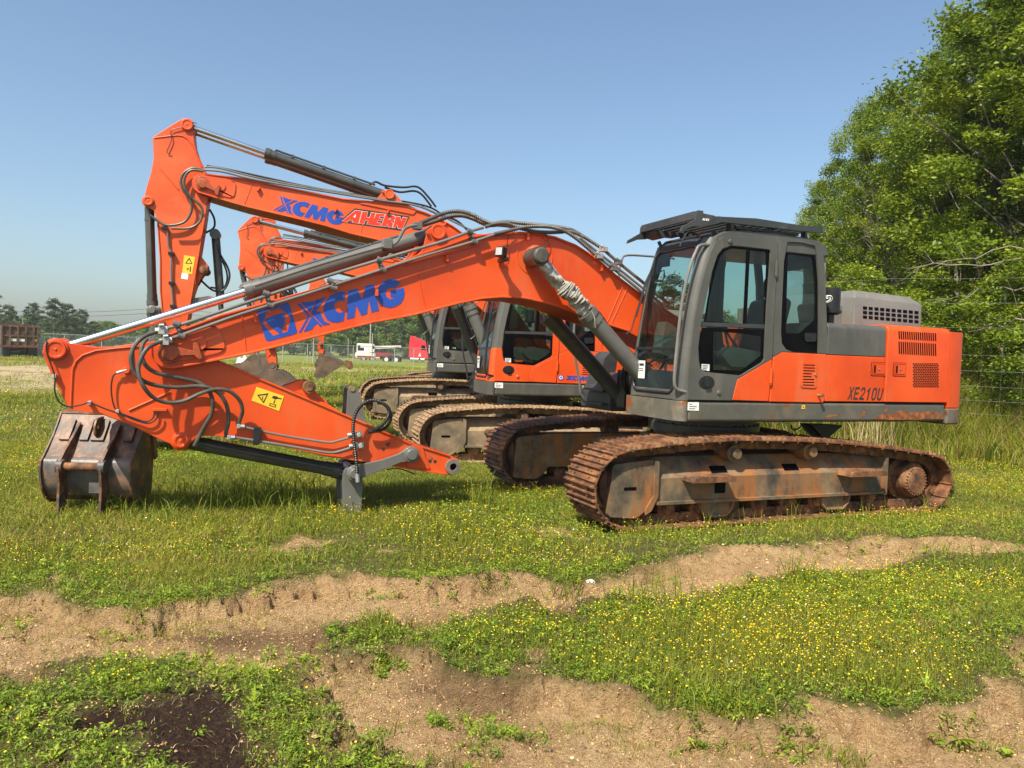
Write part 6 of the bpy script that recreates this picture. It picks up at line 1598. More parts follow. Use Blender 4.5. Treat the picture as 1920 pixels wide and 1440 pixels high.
def rosettes():
    out = []
    for px, py, n_, L_, W_ in ((445, 1268, 11, .075, .022), (475, 1322, 12, .07, .022), (1800, 1350, 26, .10, .012), (1615, 1275, 16, .085, .02), (745, 1420, 18, .08, .015), (1890, 1375, 16, .04, .03), (1485, 1400, 6, .03, .015), (1340, 1300, 12, .07, .015), (1735, 1290, 22, .08, .012), (1080, 1092, 10, .06, .02), (650, 1430, 14, .05, .014), (100, 1425, 14, .06, .02), (820, 1325, 26, .035, .018), (950, 1330, 30, .03, .018)):
        g = G(px, py); n1 = n_; p = np.repeat(np.array([[g[0], g[1], 0]]), n1, 0); p[:, 2] = hz(p[:, 0], p[:, 1])
        c, f, t = leaves(p, L_*rg.uniform(.7, 1.1, n1), W_*rg.uniform(.8, 1.2, n1), np.clip(.75+rg.normal(0, .12, n1), 0, 1), .75)
        c = c.reshape(-1, 4, 3); c[:, 1:, 2] = np.maximum(c[:, 1:, 2], c[:, :1, 2]+.012)+.5*np.abs(c[:, 1:, 2]-c[:, :1, 2]); out.append((c.reshape(-1, 3), f, t))
    return out
def small_leaves(n_, y0, y1, sz):
    x, y = field(n_, y0, y1); m = vegmask(x, y); p = sstep(-.05, .10, m)*np.clip(.7+.6*fbm(x*1.4, y*1.4, 3, 161), .1, 1)+.035
    k = (rg.random(n_) < p) & clear(x, y); x, y = x[k], y[k]; n1 = len(x); z = hz(x, y)+rg.random(n1)**1.4*.055*(1+(y0 > 5)*.4)
    return leaves(np.stack([x, y, z], -1), sz*rg.uniform(.5, 1.4, n1), sz*rg.uniform(.3, .7, n1), np.clip(.42+.25*fbm(x*1.1, y*1.1, 3, 162)+rg.normal(0, .2, n1), 0, 1), .5)
stuff('clover', [small_leaves(160000, 2.3, 5.5, .013), small_leaves(195000, 5.5, 12, .020), small_leaves(60000, 12, 26, .045)], WEEDM, 'clover', 'tiny rounded green leaves filling the gaps of the grass')
stuff('low_weeds', [weeds(11500, 2.3, 6, .026, 22), weeds(10200, 6, 13, .038, 14), weeds(4500, 13, 30, .07, 12)]+rosettes(), WEEDM, 'weeds', 'bright leafy low weeds growing in patches among the grass')
def flowers(n_, y0, y1, sz):
    x, y = field(n_, y0, y1); m = vegmask(x, y); patch = fbm(x*.55+9, y*.9+3, 3, 121)
    p = sstep(.02, .14, m)*sstep(-.12, .45, patch)*.5
    for (px, py, rx, ry, a_) in ((1480, 1210, 260, 70, 1.0), (1330, 1150, 120, 45, 1.0), (880, 1010, 190, 28, 1.0), (1000, 1040, 110, 25, .7), (1180, 1250, 60, 30, .3), (350, 1020, 150, 20, .5), (250, 1060, 180, 25, .4), (640, 985, 80, 14, .8), (1700, 975, 160, 14, .7), (120, 890, 160, 30, .6), (1850, 930, 60, 12, 1.0), (560, 1390, 30, 20, .4), (240, 1260, 90, 25, .35), (320, 1440, 80, 20, .3), (1400, 1010, 250, 10, .5), (70, 790, 60, 10, .9), (120, 850, 100, 20, .6)):
        g = G(px, py)[:2]; gx = abs(G(px+rx, py)[0]-g[0]); gy = abs(G(px, py-ry)[1]-g[1]); p = np.maximum(p, a_*np.exp(-((x-g[0])/gx)**2-((y-g[1])/gy)**2)*sstep(-.0, .08, m))
    k = (rg.random(n_) < p) & clear(x, y, .0); x, y = x[k], y[k]; n1 = len(x); z = hz(x, y); h = rg.uniform(.05, .15, n1)*(1.15 if y0 > 5 else 1)
    p3 = np.stack([x, y, z+h], -1)
    s_ = sz*rg.uniform(.6, 1.35, n1)
    tl = np.where(rg.random(n1) < .97, rg.uniform(0, .8, n1), rg.uniform(.87, 1, n1))
    # cup of three crossed petals
    a = rg.random(n1)*math.pi; nn = rg.normal(0, .45, (n1, 3)); nn[:, 2] = 1; nn /= np.linalg.norm(nn, axis=1)[:, None]
    e1 = np.stack([np.cos(a), np.sin(a), np.zeros(n1)], -1); e1 -= nn*np.sum(e1*nn, 1)[:, None]; e1 /= np.linalg.norm(e1, axis=1)[:, None]; e2 = np.cross(nn, e1)
    co = np.empty((n1, 7, 3)); co[:, 0] = p3-nn*s_[:, None]*.25
    for i in range(6):
        t = i*math.pi/3; co[:, i+1] = p3+(e1*math.cos(t)+e2*math.sin(t))*s_[:, None]*.55
    b = np.arange(n1)[:, None]*7; f = np.concatenate([b+np.array([0, i+1, (i+1) % 6+1]) for i in range(6)])
    stems = blades(x, y, z, h, np.full(n1, .0018 if y0 < 6 else .003), np.zeros(n1), np.full(n1, .5))
    return (co.reshape(-1, 3), f, np.repeat(tl, 7)), stems
fl = [flowers(56000, 2.5, 6, .0072), flowers(108000, 6, 14, .0090), flowers(50000, 14, 34, .021)]
stuff('yellow_flowers', [a for a, b in fl], FLOWM, 'flowers', 'tiny yellow wildflowers scattered in drifts over the grass')
stuff('flower_stems', [b for a, b in fl], GRASSM, 'stems', 'thin green stems carrying the tiny yellow flowers')
# dry litter on the bare soil
def litter(n_, y0, y1):
    x, y = field(n_, y0, y1); m = vegmask(x, y); p = np.exp(-((m+.02)/.13)**2)+.22*(sdf(DARK_C, x, y) < 0)+.04
    k = rg.random(n_) < p; x, y = x[k], y[k]; n1 = len(x); z = hz(x, y)
    return blades(x, y, z+.002, rg.uniform(.008, .035, n1), rg.uniform(.001, .0026, n1), rg.uniform(1.0, 3.0, n1), rg.random(n1), 0.9)
stuff('dry_litter', [litter(18000, 2.5, 6), litter(9000, 6, 11)], DRYM, 'litter', 'dry straw coloured bits of grass lying on the bare soil')
# clods, pebbles
def rocks(n_, y0, y1, s0, s1, wh):
    x, y = field(n_, y0, y1); m = vegmask(x, y); k = (rg.random(n_) < (sstep(.05, -.02, m)*.9 if wh else sstep(.10, -.02, m))) & (sdf(DARK_C, x, y) > -.03); x, y = x[k], y[k]; n1 = len(x); z = hz(x, y)
    base = np.array([(1, 0, 0), (-1, 0, 0), (0, 1, 0), (0, -1, 0), (0, 0, .8), (0, 0, -.5), (.7, .7, .3), (-.7, .6, .35), (.6, -.7, .3), (-.6, -.7, .3)]); fc = [(0, 6, 4), (6, 2, 4), (2, 7, 4), (7, 1, 4), (1, 9, 4), (9, 3, 4), (3, 8, 4), (8, 0, 4), (0, 2, 6), (2, 1, 7), (1, 3, 9), (3, 0, 8)]
    s_ = rg.uniform(s0, s1, n1)*rg.uniform(.5, 1, n1); co = base[None]*s_[:, None, None]*rg.uniform(.6, 1.3, (n1, 10, 3)); co += np.stack([x, y, z+s_*.15], -1)[:, None]
    f = np.concatenate([np.arange(n1)[:, None]*10+np.array(t) for t in fc]); return co.reshape(-1, 3), f, np.repeat(rg.random(n1), 10)
CLODM = leaf_mat('soil_clods', [(0, (.13, .066, .032)), (.5, (.36, .215, .10)), (1, (.60, .40, .20))], 0.0, .95, .1)
PEBM = leaf_mat('pale_pebbles', [(0, (.40, .32, .23)), (.5, (.52, .46, .37)), (1, (.66, .62, .55))], 0.0, .8, .2)
stuff('soil_clods', [rocks(54000, 2.5, 6, .0015, .0085, False), rocks(700, 2.5, 6, .006, .018, False), rocks(16000, 6, 11, .004, .016, False)], CLODM, 'soil clods', 'small crumbling clods of soil on the bare ground')
stuff('pebbles', [rocks(1100, 2.5, 6, .0018, .0065, True), rocks(450, 6, 11, .003, .009, True)], PEBM, 'pebbles', 'small pale pebbles strewn over the bare soil')
STONEM = surf('pale_stone', [(.35, (.48, .41, .32)), (.65, (.64, .58, .48))], 30, .8, bump=.3, bscale=80)
def stone(px, py, s_, lab):
    g = G(px, py); r = random.Random(px); bm = bmesh.new(); bmesh.ops.create_icosphere(bm, subdivisions=2, radius=1)
    for v in bm.verts:
        f = 1+.25*math.sin(v.co.x*3+px)+.15*r.uniform(-1, 1); v.co = Vector((v.co.x*f*1.2, v.co.y*f*.9, v.co.z*.55*f))*s_
    me = bpy.data.meshes.new('stone'); bm.to_mesh(me); bm.free(); me.materials.append(STONEM)
    o = link('stone', me); z = float(hz(np.array([g[0]]), np.array([g[1]]))[0]); o.location = (g[0], g[1], z+s_*.25); o.rotation_euler = (0, 0, r.uniform(0, 6)); tag(o, lab, 'stone', 'pale stones on the bare soil')
stone(1825, 1410, .020, 'largest pale stone, on the dark bare soil near the lower right corner')
stone(1394, 1415, .014, 'roundish pale stone on the bare soil, near a smaller pale stone')
stone(1035, 1430, .016, 'pale buff stone low in the middle of the foreground dirt')
stone(1075, 1365, .009, 'small white stone in the sandy hollow below the pale bank')
stone(242, 1142, .017, 'white stone at the grassy edge of the bare strip on the left')
stone(1086, 1104, .020, 'white stone on the damp bare strip below the nearest track')
stone(1106, 1092, .030, 'flat yellowish stone at the edge of the grass below the nearest track')
stone(1676, 1405, .011, 'small whitish stone in the lower right dirt, left of the largest')
# ---------------------------------------------------------------- trees
def branch(mb, p, d_, L_, r, seed, n_=5, droop=.0):
    rr = random.Random(seed); pts = [Vector(p)]; rad = [r]; d_ = Vector(d_).normalized()
    for i in range(n_):
        d_ = (d_+Vector((rr.uniform(-1, 1), rr.uniform(-1, 1), rr.uniform(-.6, .8)-droop))*.22).normalized(); pts.append(pts[-1]+d_*L_/n_); rad.append(r*(1-(i+1)/n_*.8))
    mb.tube(pts, rad, 6); return pts
def tree_meshes(key, H, R, nclump, nleaf, ls, mat, seed, low=.12, lop=1.0, wid=None, csize=.55, bark=None, flat=1.0):
    """a crown mesh and a trunk mesh at unit place"""
    if key in CACHE: return CACHE[key]
    r = random.Random(seed); g_ = np.random.default_rng(seed); mb = MB()
    trunk = [(0, 0, -.3)]; x = y = 0
    for i in range(1, 9): x += r.uniform(-.12, .12)*H/10; y += r.uniform(-.12, .12)*H/10; trunk.append((x, y, H*.92*i/8))
    mb.tube(trunk, [H*.016*(1-.85*i/8)+.015 for i in range(9)], 8)
    cl = []
    for i in range(nclump):
        t = low+(1-low)*((i+.5)/nclump)**.85; z = H*t
        prof = math.sin(math.pi*min(1, (t-low*.6)/(1-low*.6))**.75)**.7 if lop == 1 else (1-t)**.8+.12
        rr = R*max(.12, prof)*(.45+.60*r.random()**.5); a = i*2.39996+r.uniform(-.5, .5)
        k = min(7, max(1, int(t*.82*8))); b0 = Vector(trunk[k]); c = Vector((b0.x+rr*math.cos(a), b0.y+rr*math.sin(a), z))
        b0 = b0.lerp(Vector(trunk[max(0, k-1)]), r.random())
        L_ = (c-b0).length
        if rr > R*.25: branch(mb, b0, c-b0+Vector((0, 0, .2)), L_*.97, max(.010, H*.0028), seed*100+i, 5)
        cl.append((c, csize*R*.5*(.6+.7*r.random())))
        if r.random() < .6: cl.append((b0.lerp(c, .6), csize*R*.45*(.6+.6*r.random())))
    P_ = []; T_ = []
    per = nleaf//len(cl)
    for c, s_ in cl:
        q = g_.normal(size=(per, 3)); q /= np.linalg.norm(q, axis=1)[:, None]; q *= (g_.random(per)**.40)[:, None]*s_*np.array([1, 1, .60*flat])
        # sprays of leaves: pull points towards a few twigs
        tw = np.clip(g_.normal(size=(9, 3)), -1.1, 1.1)*s_*.5; w_ = g_.integers(0, 9, per); al = g_.random(per)[:, None]; q = q*.62+tw[w_]*al*np.array([1, 1, .6])
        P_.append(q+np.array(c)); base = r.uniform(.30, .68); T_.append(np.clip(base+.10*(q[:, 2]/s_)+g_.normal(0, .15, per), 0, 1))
    P_ = np.concatenate(P_); T_ = np.concatenate(T_)
    global rg
    old = rg; rg = g_
    co, f, t = leaves(P_, ls*g_.uniform(.6, 1.25, len(P_)), ls*.5*g_.uniform(.6, 1.3, len(P_)), T_, .38); rg = old
    me = fast_mesh('crown', co, f, t); me.materials.append(mat); tm = mb.mesh('trunk', [bark or BARK]); CACHE[key] = (me, tm); return CACHE[key]
def tree(key, loc, rz, s_, label, cat='tree', group=None, name='tree', sx=1.0):
    me, tm = CACHE[key]; o = empty(name, loc, rz); o.scale = (s_*sx, s_*sx, s_); tag(o, label, cat, group)
    link('crown', me, o); link('trunk', tm, o); return o
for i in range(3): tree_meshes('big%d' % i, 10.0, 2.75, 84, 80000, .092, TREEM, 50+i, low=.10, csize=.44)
for i in range(2): tree_meshes('shrub%d' % i, 3.6, 1.5, 26, 15000, .075, TREEM, 70+i, low=.14, bark=TWIG)
for i in range(3): tree_meshes('far%d' % i, 10.0, 3.6, 34, 7000, .42, TREEFAR, 80+i, low=.12)
for i in range(2): tree_meshes('pine%d' % i, 12.0, 2.9, 26, 6500, .36, PINEM, 90+i, low=.38, csize=.62)
GT = 'leafy trees at the edge of the wood on the right'
BT = [  # pixel of the trunk, depth, height, variant, widening, label
    (1540, 34.5, 9.0, 0, .92, 'smallest leafy tree, its top just showing at the right end of the cab roof'),
    (1612, 29, 10.6, 1, .80, 'leafy tree with a tufted pointed top, next right of the cab roof'),
    (1690, 25, 9.6, 2, .95, 'leafy tree rising behind the grey engine cover, below a branch reaching left'),
    (1768, 22.5, 10.4, 0, .80, 'tall leafy tree above the rear of the nearest machine, a side branch poking out'),
    (1850, 20.5, 10.9, 1, .9, 'tall dense leafy tree near the right edge of the picture'),
    (1950, 18.5, 14.0, 2, 1.05, 'tallest leafy tree, cut by the right and upper edges'),
    (2080, 17.5, 13.0, 0, 1.1, None), (1650, 38, 10.6, 2, 1.0, None), (1515, 38, 7.6, 1, .8, None), (1780, 33, 12.2, 1, 1.0, None), (1900, 29, 14.5, 0, 1.2, None), (2020, 26, 14.5, 2, 1.2, None), (1575, 46, 9.5, 1, 1.0, None), (1720, 46, 12.5, 0, 1.3, None)]
for i, (px, D, H_, v, sx, lab) in enumerate(BT):
    p = at(px, 690, D); z = float(height(np.array([p[0]]), np.array([p[1]]))[0])
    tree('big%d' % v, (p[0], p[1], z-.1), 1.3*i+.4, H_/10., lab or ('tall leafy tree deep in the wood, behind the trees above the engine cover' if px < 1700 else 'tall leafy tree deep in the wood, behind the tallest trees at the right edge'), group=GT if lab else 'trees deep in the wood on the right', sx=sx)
SB = [(1600, 17.5, 0, 1.0, 'leafy shrub behind the rear of the nearest machine, under the trees'), (1700, 16.5, 1, .85, 'leafy shrub by the wire fence, behind the engine cover'), (1890, 15.6, 0, .95, 'bright leafy shrub beside the fence at the right edge'), (1955, 15.0, 1, 1.1, 'leafy shrub cut by the right edge of the picture'), (1800, 18.5, 1, 1.15, 'shadowed leafy shrub deep behind the fence')]
for i, (px, D, v, s_, lab) in enumerate(SB):
    p = at(px, 690, D); z = float(height(np.array([p[0]]), np.array([p[1]]))[0]); tree('shrub%d' % v, (p[0], p[1], z), i*1.7, s_, lab, 'shrub', 'shrubs under the trees on the right', 'shrub', 1.15)
# bare stems of the thicket
def f_th():
    mb = MB(); r = random.Random(3)
    for i in range(260):
        px = r.uniform(1560, 2150); D = r.uniform(15.2, 22); p = at(px, 690, D); h = r.uniform(.8, 3.0)
        q = [Vector((p[0], p[1], .2))]; d_ = Vector((r.uniform(-.25, .25), r.uniform(-.2, .2), 1))
        for k in range(4): d_ = (d_+Vector((r.uniform(-.3, .3), r.uniform(-.3, .3), .1))).normalized(); q.append(q[-1]+d_*h/4)
        mb.tube(q, [.018*r.uniform(.35, 1.2)*(1-.18*k) for k in range(5)], 4)
    return mb
o = link('bare_stems', f_th().mesh('bare_stems', [TWIG])); tag(o, 'pale bare stems of undergrowth standing in the shade behind the wire fence', 'undergrowth', kind='stuff')
def f_br():
    mb = MB(); r = random.Random(8)
    for (x0, y0, x1, y1, D) in ((1920, 490, 1700, 500, 14.8), (1920, 600, 1820, 628, 14.4), (1920, 462, 1700, 503, 15.2), (1920, 535, 1760, 560, 15), (1590, 390, 1660, 470, 20), (1620, 400, 1690, 490, 20)):
        a = Vector(at(x0, y0, D)); b = Vector(at(x1, y1, D+.8)); n_ = 8; pts = [a.lerp(b, k/n_)+Vector((r.uniform(-.05, .05), 0, r.uniform(-.07, .07))) for k in range(n_+1)]
        mb.tube(pts, [.014*(1-.8*k/n_)+.002 for k in range(n_+1)], 5)
        for k in range(2, n_): mb.tube([pts[k], pts[k]+Vector((r.uniform(-.5, .1), r.uniform(-.2, .2), r.uniform(-.3, .35)))], [.007, .002], 4)
    return mb
br_o = link('dead_branches', f_br().mesh('dead_branches', [TWIG]))
tag(br_o, 'pale dead branches reaching out of the shrubs over the wire fence', 'branches', kind='stuff')
# tall weeds on the bank
def bank():
    n_ = 95000; u = rg.uniform(.33, .80, n_); y = rg.uniform(11.8, 20, n_)**1.0; x = u*y
    s = (x*.55+y*.83)-15.2; k = (s+1.2*fbm(x*.8, y*.8, 3, 140) > 0) & (rg.random(n_) < np.clip(.3+s*.6, .2, 1)); x, y, s = x[k], y[k], s[k]
    n1 = len(x); h = rg.uniform(.5, 1.5, n1)*np.clip(.32+.42*s, .28, 1.12)*(1+.35*fbm(x*1.1, y*1.1, 2, 141))
    t = np.clip(.42+.35*fbm(x*1.2, y*1.2, 3, 142)+rg.normal(0, .15, n1), 0, .85); t = np.where(rg.random(n1) < .12, rg.uniform(.88, 1, n1), t)
    return blades(x, y, hz(x, y), h, rg.uniform(.008, .020, n1), rg.uniform(.1, .75, n1), t)
def bank_leaves():
    n_ = 60000; u = rg.uniform(.33, .80, n_); y = rg.uniform(13, 20, n_); x = u*y; s = (x*.55+y*.83)-16.2+1.2*fbm(x*.8, y*.8, 3, 143); k = s > 0; x, y, s = x[k], y[k], s[k]; n1 = len(x)
    z = hz(x, y)+rg.random(n1)*np.clip(s*.5, .1, 1.1)
    return leaves(np.stack([x, y, z], -1), rg.uniform(.04, .09, n1), rg.uniform(.015, .04, n1), np.clip(.45+.3*fbm(x, y, 2, 144)+rg.normal(0, .15, n1), 0, 1), .4)
stuff('tall_weeds', [bank()], GRASSM, 'weeds', 'tall rough weeds on the bank along the wire fence on the right')
stuff('bank_undergrowth', [bank_leaves()], WEEDM, 'undergrowth', 'leafy undergrowth on the bank below the trees on the right')
def dry_reeds():
    n_ = 2600; u = rg.uniform(.36, .78, n_); y = rg.uniform(13.5, 18, n_); x = u*y; k = fbm(x*.9+5, y*.9, 3, 150) > .02; x, y = x[k], y[k]
    n1 = len(x); return blades(x, y, hz(x, y), rg.uniform(.4, 1.3, n1), rg.uniform(.006, .012, n1), rg.uniform(.05, .5, n1), rg.uniform(.3, 1, n1))
stuff('dry_weeds', [dry_reeds()], DRYM, 'weeds', 'dry straw coloured stalks standing among the weeds along the right fence')

# far tree line
k = 0
for px in list(range(-130, 860, 34))+list(range(870, 1500, 60)):
    r = random.Random(px); D = r.uniform(150, 185)
    top = np.interp(px, [-130, 0, 50, 110, 150, 230, 330, 450, 600, 700, 800, 1100, 1500], [572, 585, 598, 592, 596, 606, 604, 598, 588, 574, 566, 580, 604])+r.uniform(-8, 8)
    p = at(px, 700, D); t = at(px, top, D); H_ = t[2]; k += 1
    lb_ = ('leafy distant tree behind the dump truck and the left end of the arm' if px < 160 else 'leafy distant tree seen between the chrome rod and the upright arms' if px < 420 else
           'leafy distant tree seen under the blue lettering of the boom' if px < 640 else 'leafy distant tree behind the crane truck and the red semi truck' if px < 880 else 'leafy distant tree behind the row of cabs')
    tree('far%d' % (k % 3), (p[0], p[1], 0), r.uniform(0, 6), H_/10., lb_, group='distant tree line', sx=1.35)
for px in range(-100, 1500, 75):
    r = random.Random(px+5); D = 196; p = at(px, 700, D); top = np.interp(px, [-130, 0, 110, 230, 450, 700, 1500], [585, 592, 594, 606, 596, 576, 596]); H_ = at(px, top, D)[2]; k += 1
    tree('far%d' % (k % 3), (p[0], p[1], 0), r.uniform(0, 6), H_/10., 'broad leafy tree at the very back, filling in behind the distant tree line', group='distant tree line', sx=2.4)
for px, D, top, lab in ((100, 135, 562, 'dark pine standing above the distant tree line, behind the rusty truck'), (124, 140, 572, 'dark pine just right of the taller one above the tree line'), (152, 145, 582, 'lower dark pine at the right of the group above the tree line'), (64, 138, 570, 'slender dark pine left of the tallest pine above the tree line'), (-48, 84, 520, 'near pine cut by the left edge, its branches reaching into the picture'), (16, 120, 574, 'rounded pine between the left edge and the dump truck'), (1255, 70, 520, 'pine seen through the glass of the nearest cab')):
    p = at(px, 700, D); H_ = at(px, top, D)[2]; k += 1; tree('pine%d' % (k % 2), (p[0], p[1], 0), k*.9, H_/12., lab, group='pines above the tree line', name='pine_tree', sx=1.15 if D > 100 else 1.25)
# ---------------------------------------------------------------- fences
def far_fence():
    root = empty('chain_link_fence', (0, 0, 0)); tag(root, 'tall chain link fence with steel posts running across the back of the field', 'fence')
    A = np.array([-52., 50.]); B = np.array([0., 106.]); n_ = 26
    def gz(p): return 0.0
    for i in range(n_+1):
        p = A+(B-A)*i/n_
        part('post', lambda mb: mb.cyl((0, 0, -.1), (0, 0, 2.25), .045, 8), GALV, root, 'fpost').location = (p[0], p[1], 0)
    a = (A[0], A[1]); b = (B[0], B[1])
    part('top_rail', lambda mb: mb.tube([(*a, 2.2), (*b, 2.2)], .035, 6), GALV, root)
    mt = bpy.data.materials.new('chain_link_mesh'); mt.use_nodes = True; nt = mt.node_tree; n = nt.nodes; l = nt.links; bs = n['Principled BSDF']; bs.inputs['Base Color'].default_value = (.42, .42, .41, 1); bs.inputs['Metallic'].default_value = .4; bs.inputs['Roughness'].default_value = .5
    tc = n.new('ShaderNodeTexCoord'); sp = n.new('ShaderNodeSeparateXYZ'); l.new(tc.outputs['UV'], sp.inputs[0])
    def mth(op, a_, b_=None):
        q = n.new('ShaderNodeMath'); q.operation = op
        for i_, v_ in enumerate((a_, b_)):
            if v_ is None: continue
            if isinstance(v_, (int, float)): q.inputs[i_].default_value = v_
            else: l.new(v_, q.inputs[i_])
        return q.outputs[0]
    u, w = sp.outputs[0], sp.outputs[1]; s1 = mth('ADD', u, w); s2 = mth('SUBTRACT', u, w)
    f1 = mth('LESS_THAN', mth('FRACT', mth('MULTIPLY', s1, 14.0)), .10); f2 = mth('LESS_THAN', mth('FRACT', mth('MULTIPLY', s2, 14.0)), .10)
    fm = mth('MAXIMUM', f1, f2); l.new(fm, bs.inputs['Alpha'])
    L_ = float(np.linalg.norm(B-A)); me = bpy.data.meshes.new('wire_mesh'); me.from_pydata([(*a, .05), (*b, .05), (*b, 2.2), (*a, 2.2)], [], [(0, 1, 2, 3)]); uv = me.uv_layers.new(name='UVMap')
    for i_, c_ in enumerate([(0, 0), (L_, 0), (L_, 2.15), (0, 2.15)]): uv.data[i_].uv = c_
    me.materials.append(mt); link('wire_mesh', me, root)
far_fence()
WIRE = surf('weathered_wire', [(.4, (.16, .15, .13)), (.6, (.24, .23, .20))], 5, .7)
def right_fence():
    root = empty('wire_fence', (0, 0, 0)); tag(root, 'woven wire fence in front of the wood on the right', 'fence')
    pts = [np.array(p) for p in ((13.6, 9.6), (9.9, 13.2), (7.2, 14.9), (5.1, 16.4), (3.4, 19.5), (12.4, 33))][:4]+[np.array((9.5, 30.))]
    def samp(z, sag=0.0):
        out = []
        for i in range(len(pts)-1):
            for k_ in range(6):
                q = pts[i]+(pts[i+1]-pts[i])*k_/6; out.append((q[0], q[1], z+float(height(np.array([q[0]]), np.array([q[1]]))[0])*.5-sag*math.sin(math.pi*k_/6)))
        return out
    for z in (.25, .45, .66, .88, 1.12, 1.38, 1.66, 1.95, 2.45, 2.9, 3.35):
        part('wire', lambda mb: mb.tube(samp(z, .03), .0022, 4), WIRE, root)
    def f_v(mb):
        for i in range(len(pts)-1):
            L_ = np.linalg.norm(pts[i+1]-pts[i]); m_ = int(L_/.30)
            for k_ in range(m_):
                q = pts[i]+(pts[i+1]-pts[i])*k_/m_; mb.tube([(q[0], q[1], .2), (q[0]+.01, q[1], 1.95+.25)], .0012, 3)
    v = part('upright_wires', f_v, WIRE, root)
    for q in pts: part('post', lambda mb: mb.cyl((q[0], q[1], 0), (q[0], q[1], 2.4), .028, 8), BARK, root)
right_fence()
# ---------------------------------------------------------------- poles and wires
def pole(px, D, top, lab, r=.10, arm=True):
    p = at(px, 690, D); H_ = at(px, top, D)[2]; root = empty('utility_pole', (p[0], p[1], 0)); tag(root, lab, 'utility pole', 'poles in the background')
    part('shaft', lambda mb: mb.cyl((0, 0, -.2), (0, 0, H_), r, 10, r2=r*.7), surf('weathered_pole', [(.4, (.24, .22, .19)), (.6, (.34, .31, .27))], 5, .9), root)
    if arm: part('crossarm', lambda mb: mb.box(-1.0, 1.0, -.05, .05, H_-.5, H_-.38), BARK, root)
pole(693, 128, 560, 'taller utility pole in front of the distant trees, left of the white crane truck cab', .14)
pole(697, 120, 625, 'short pale pole standing just right of the taller one', .10, False)
pole(652, 90, 634, 'leaning pale post by the far fence, left of the crane truck', .06, False)
pole(587, 80, 628, 'grey steel post left of the hanging orange arm', .09, False)
pole(42, 75, 597, 'thin white pole sticking up behind the dump truck body', .05, False)
for i, (y0, y1, z) in enumerate(((570, 578, 0), (578, 586, 0))):
    a = Vector(at(-200, y0-6, 150)); b = Vector(at(1250, y1+22, 165)); pts = [a.lerp(b, t/24)+Vector((0, 0, -1.6*math.sin(math.pi*((t/24*3) % 1)))) for t in range(25)]
    o = link('power_line', (lambda mb: (mb.tube(pts, .035, 4), mb)[1])(MB()).mesh('power_line', [BLACK])); tag(o, 'upper power line crossing the sky above the far trees' if i == 0 else 'lower power line crossing the sky above the far trees', 'power line', 'power lines over the far trees')
# ---------------------------------------------------------------- vehicles
TYRE = surf('tyre_rubber', [(.4, (.018, .018, .018)), (.6, (.035, .033, .030))], 8, .8)
REDP = surf('red_truck_paint', [(.4, (.55, .012, .030)), (.6, (.62, .016, .036))], 2, .35, coat=.3)
WHP = surf('white_truck_paint', [(.4, (.62, .60, .56)), (.6, (.72, .70, .66))], 2, .4)
MAR = surf('maroon_truck_paint', [(.4, (.20, .015, .02)), (.6, (.28, .02, .03))], 2, .45)
RUSTB = surf('rusty_dump_body', [(.35, (.055, .028, .020)), (.55, (.12, .065, .042)), (.7, (.24, .15, .09))], 2.2, .8, bump=.2)
def wheel(root, x, y, z, r, w, rim=WHP, hub=True):
    t = part('wheel', lambda mb: mb.lathe((x, y-w/2, z), (0, 1, 0), [(0, r*.55), (.0, r*.9), (w*.15, r), (w*.85, r), (w, r*.9), (w, r*.55)], 24), TYRE, root)
    part('rim', lambda mb: mb.lathe((x, y-w/2-.02, z), (0, 1, 0), [(0, r*.12), (.02, r*.35), (.01, r*.56), (w+.03, r*.56), (w+.02, r*.35), (w+.04, r*.1)], 16), rim, t)
p = at(38, 672, 62); dt = empty('dump_truck', (p[0], p[1], 0), math.radians(38)); tag(dt, 'rusty dump truck seen from behind at the left edge, its tailgate ribbed into panels', 'dump truck')
def f_tg(mb):
    mb.box(-1.25, 1.25, 0, .05, 1.15, 2.75)
    for x in (-1.25, -.72, -.18, .36, .90, 1.19): mb.box(x-.06, x+.06, -.10, 0, 1.05, 2.8)
    for z in (1.12, 1.95, 2.72): mb.box(-1.3, 1.3, -.09, -.002, z-.07, z+.07)
bd = part('dump_body', lambda mb: (mb.box(-1.25, 1.25, .05, 5, 1.2, 1.3), mb.box(-1.3, -1.22, .05, 5, 1.2, 2.75), mb.box(1.22, 1.3, .05, 5, 1.2, 2.75), mb.box(-1.25, 1.25, 4.9, 5, 1.2, 3.0)), RUSTB, dt)
part('tailgate', f_tg, RUSTB, dt)
part('tail_panels', lambda mb: [mb.box(x-.19, x+.19, -.03, -.004, 1.5, 1.72, m=m_) for x, m_ in ((-.46, 0), (.10, 0), (1.0-.38+.43, 1))], [WHITE, YELLOW], dt)
part('bumper', lambda mb: mb.box(-1.2, 1.2, -.02, .1, 1.0, 1.1), REDD, dt)
part('chassis', lambda mb: (mb.box(-.45, -.3, 0, 7, .75, 1.1), mb.box(.3, .45, 0, 7, .75, 1.1), mb.box(-1.0, 1.0, .8, 1.0, .4, .6)), BLACK, dt)
part('cab', lambda mb: mb.box(-1.15, 1.15, 5.4, 7.2, .8, 2.9), WHP, dt, bevel=.1)
for s_ in (-1, 1):
    part('mud_flap', lambda mb: mb.box(min(s_*.55, s_*1.2), max(s_*.55, s_*1.2), .15, .18, .35, 1.1), BLACK, dt)
    for yy in (.95, 2.3):
        for xx in (.72, 1.03):
            t = part('wheel', lambda mb: mb.lathe((s_*xx-.14, yy, .5), (1, 0, 0), [(0, .3), (.02, .46), (.05, .5), (.23, .5), (.26, .46), (.28, .3)], 20), TYRE, dt)
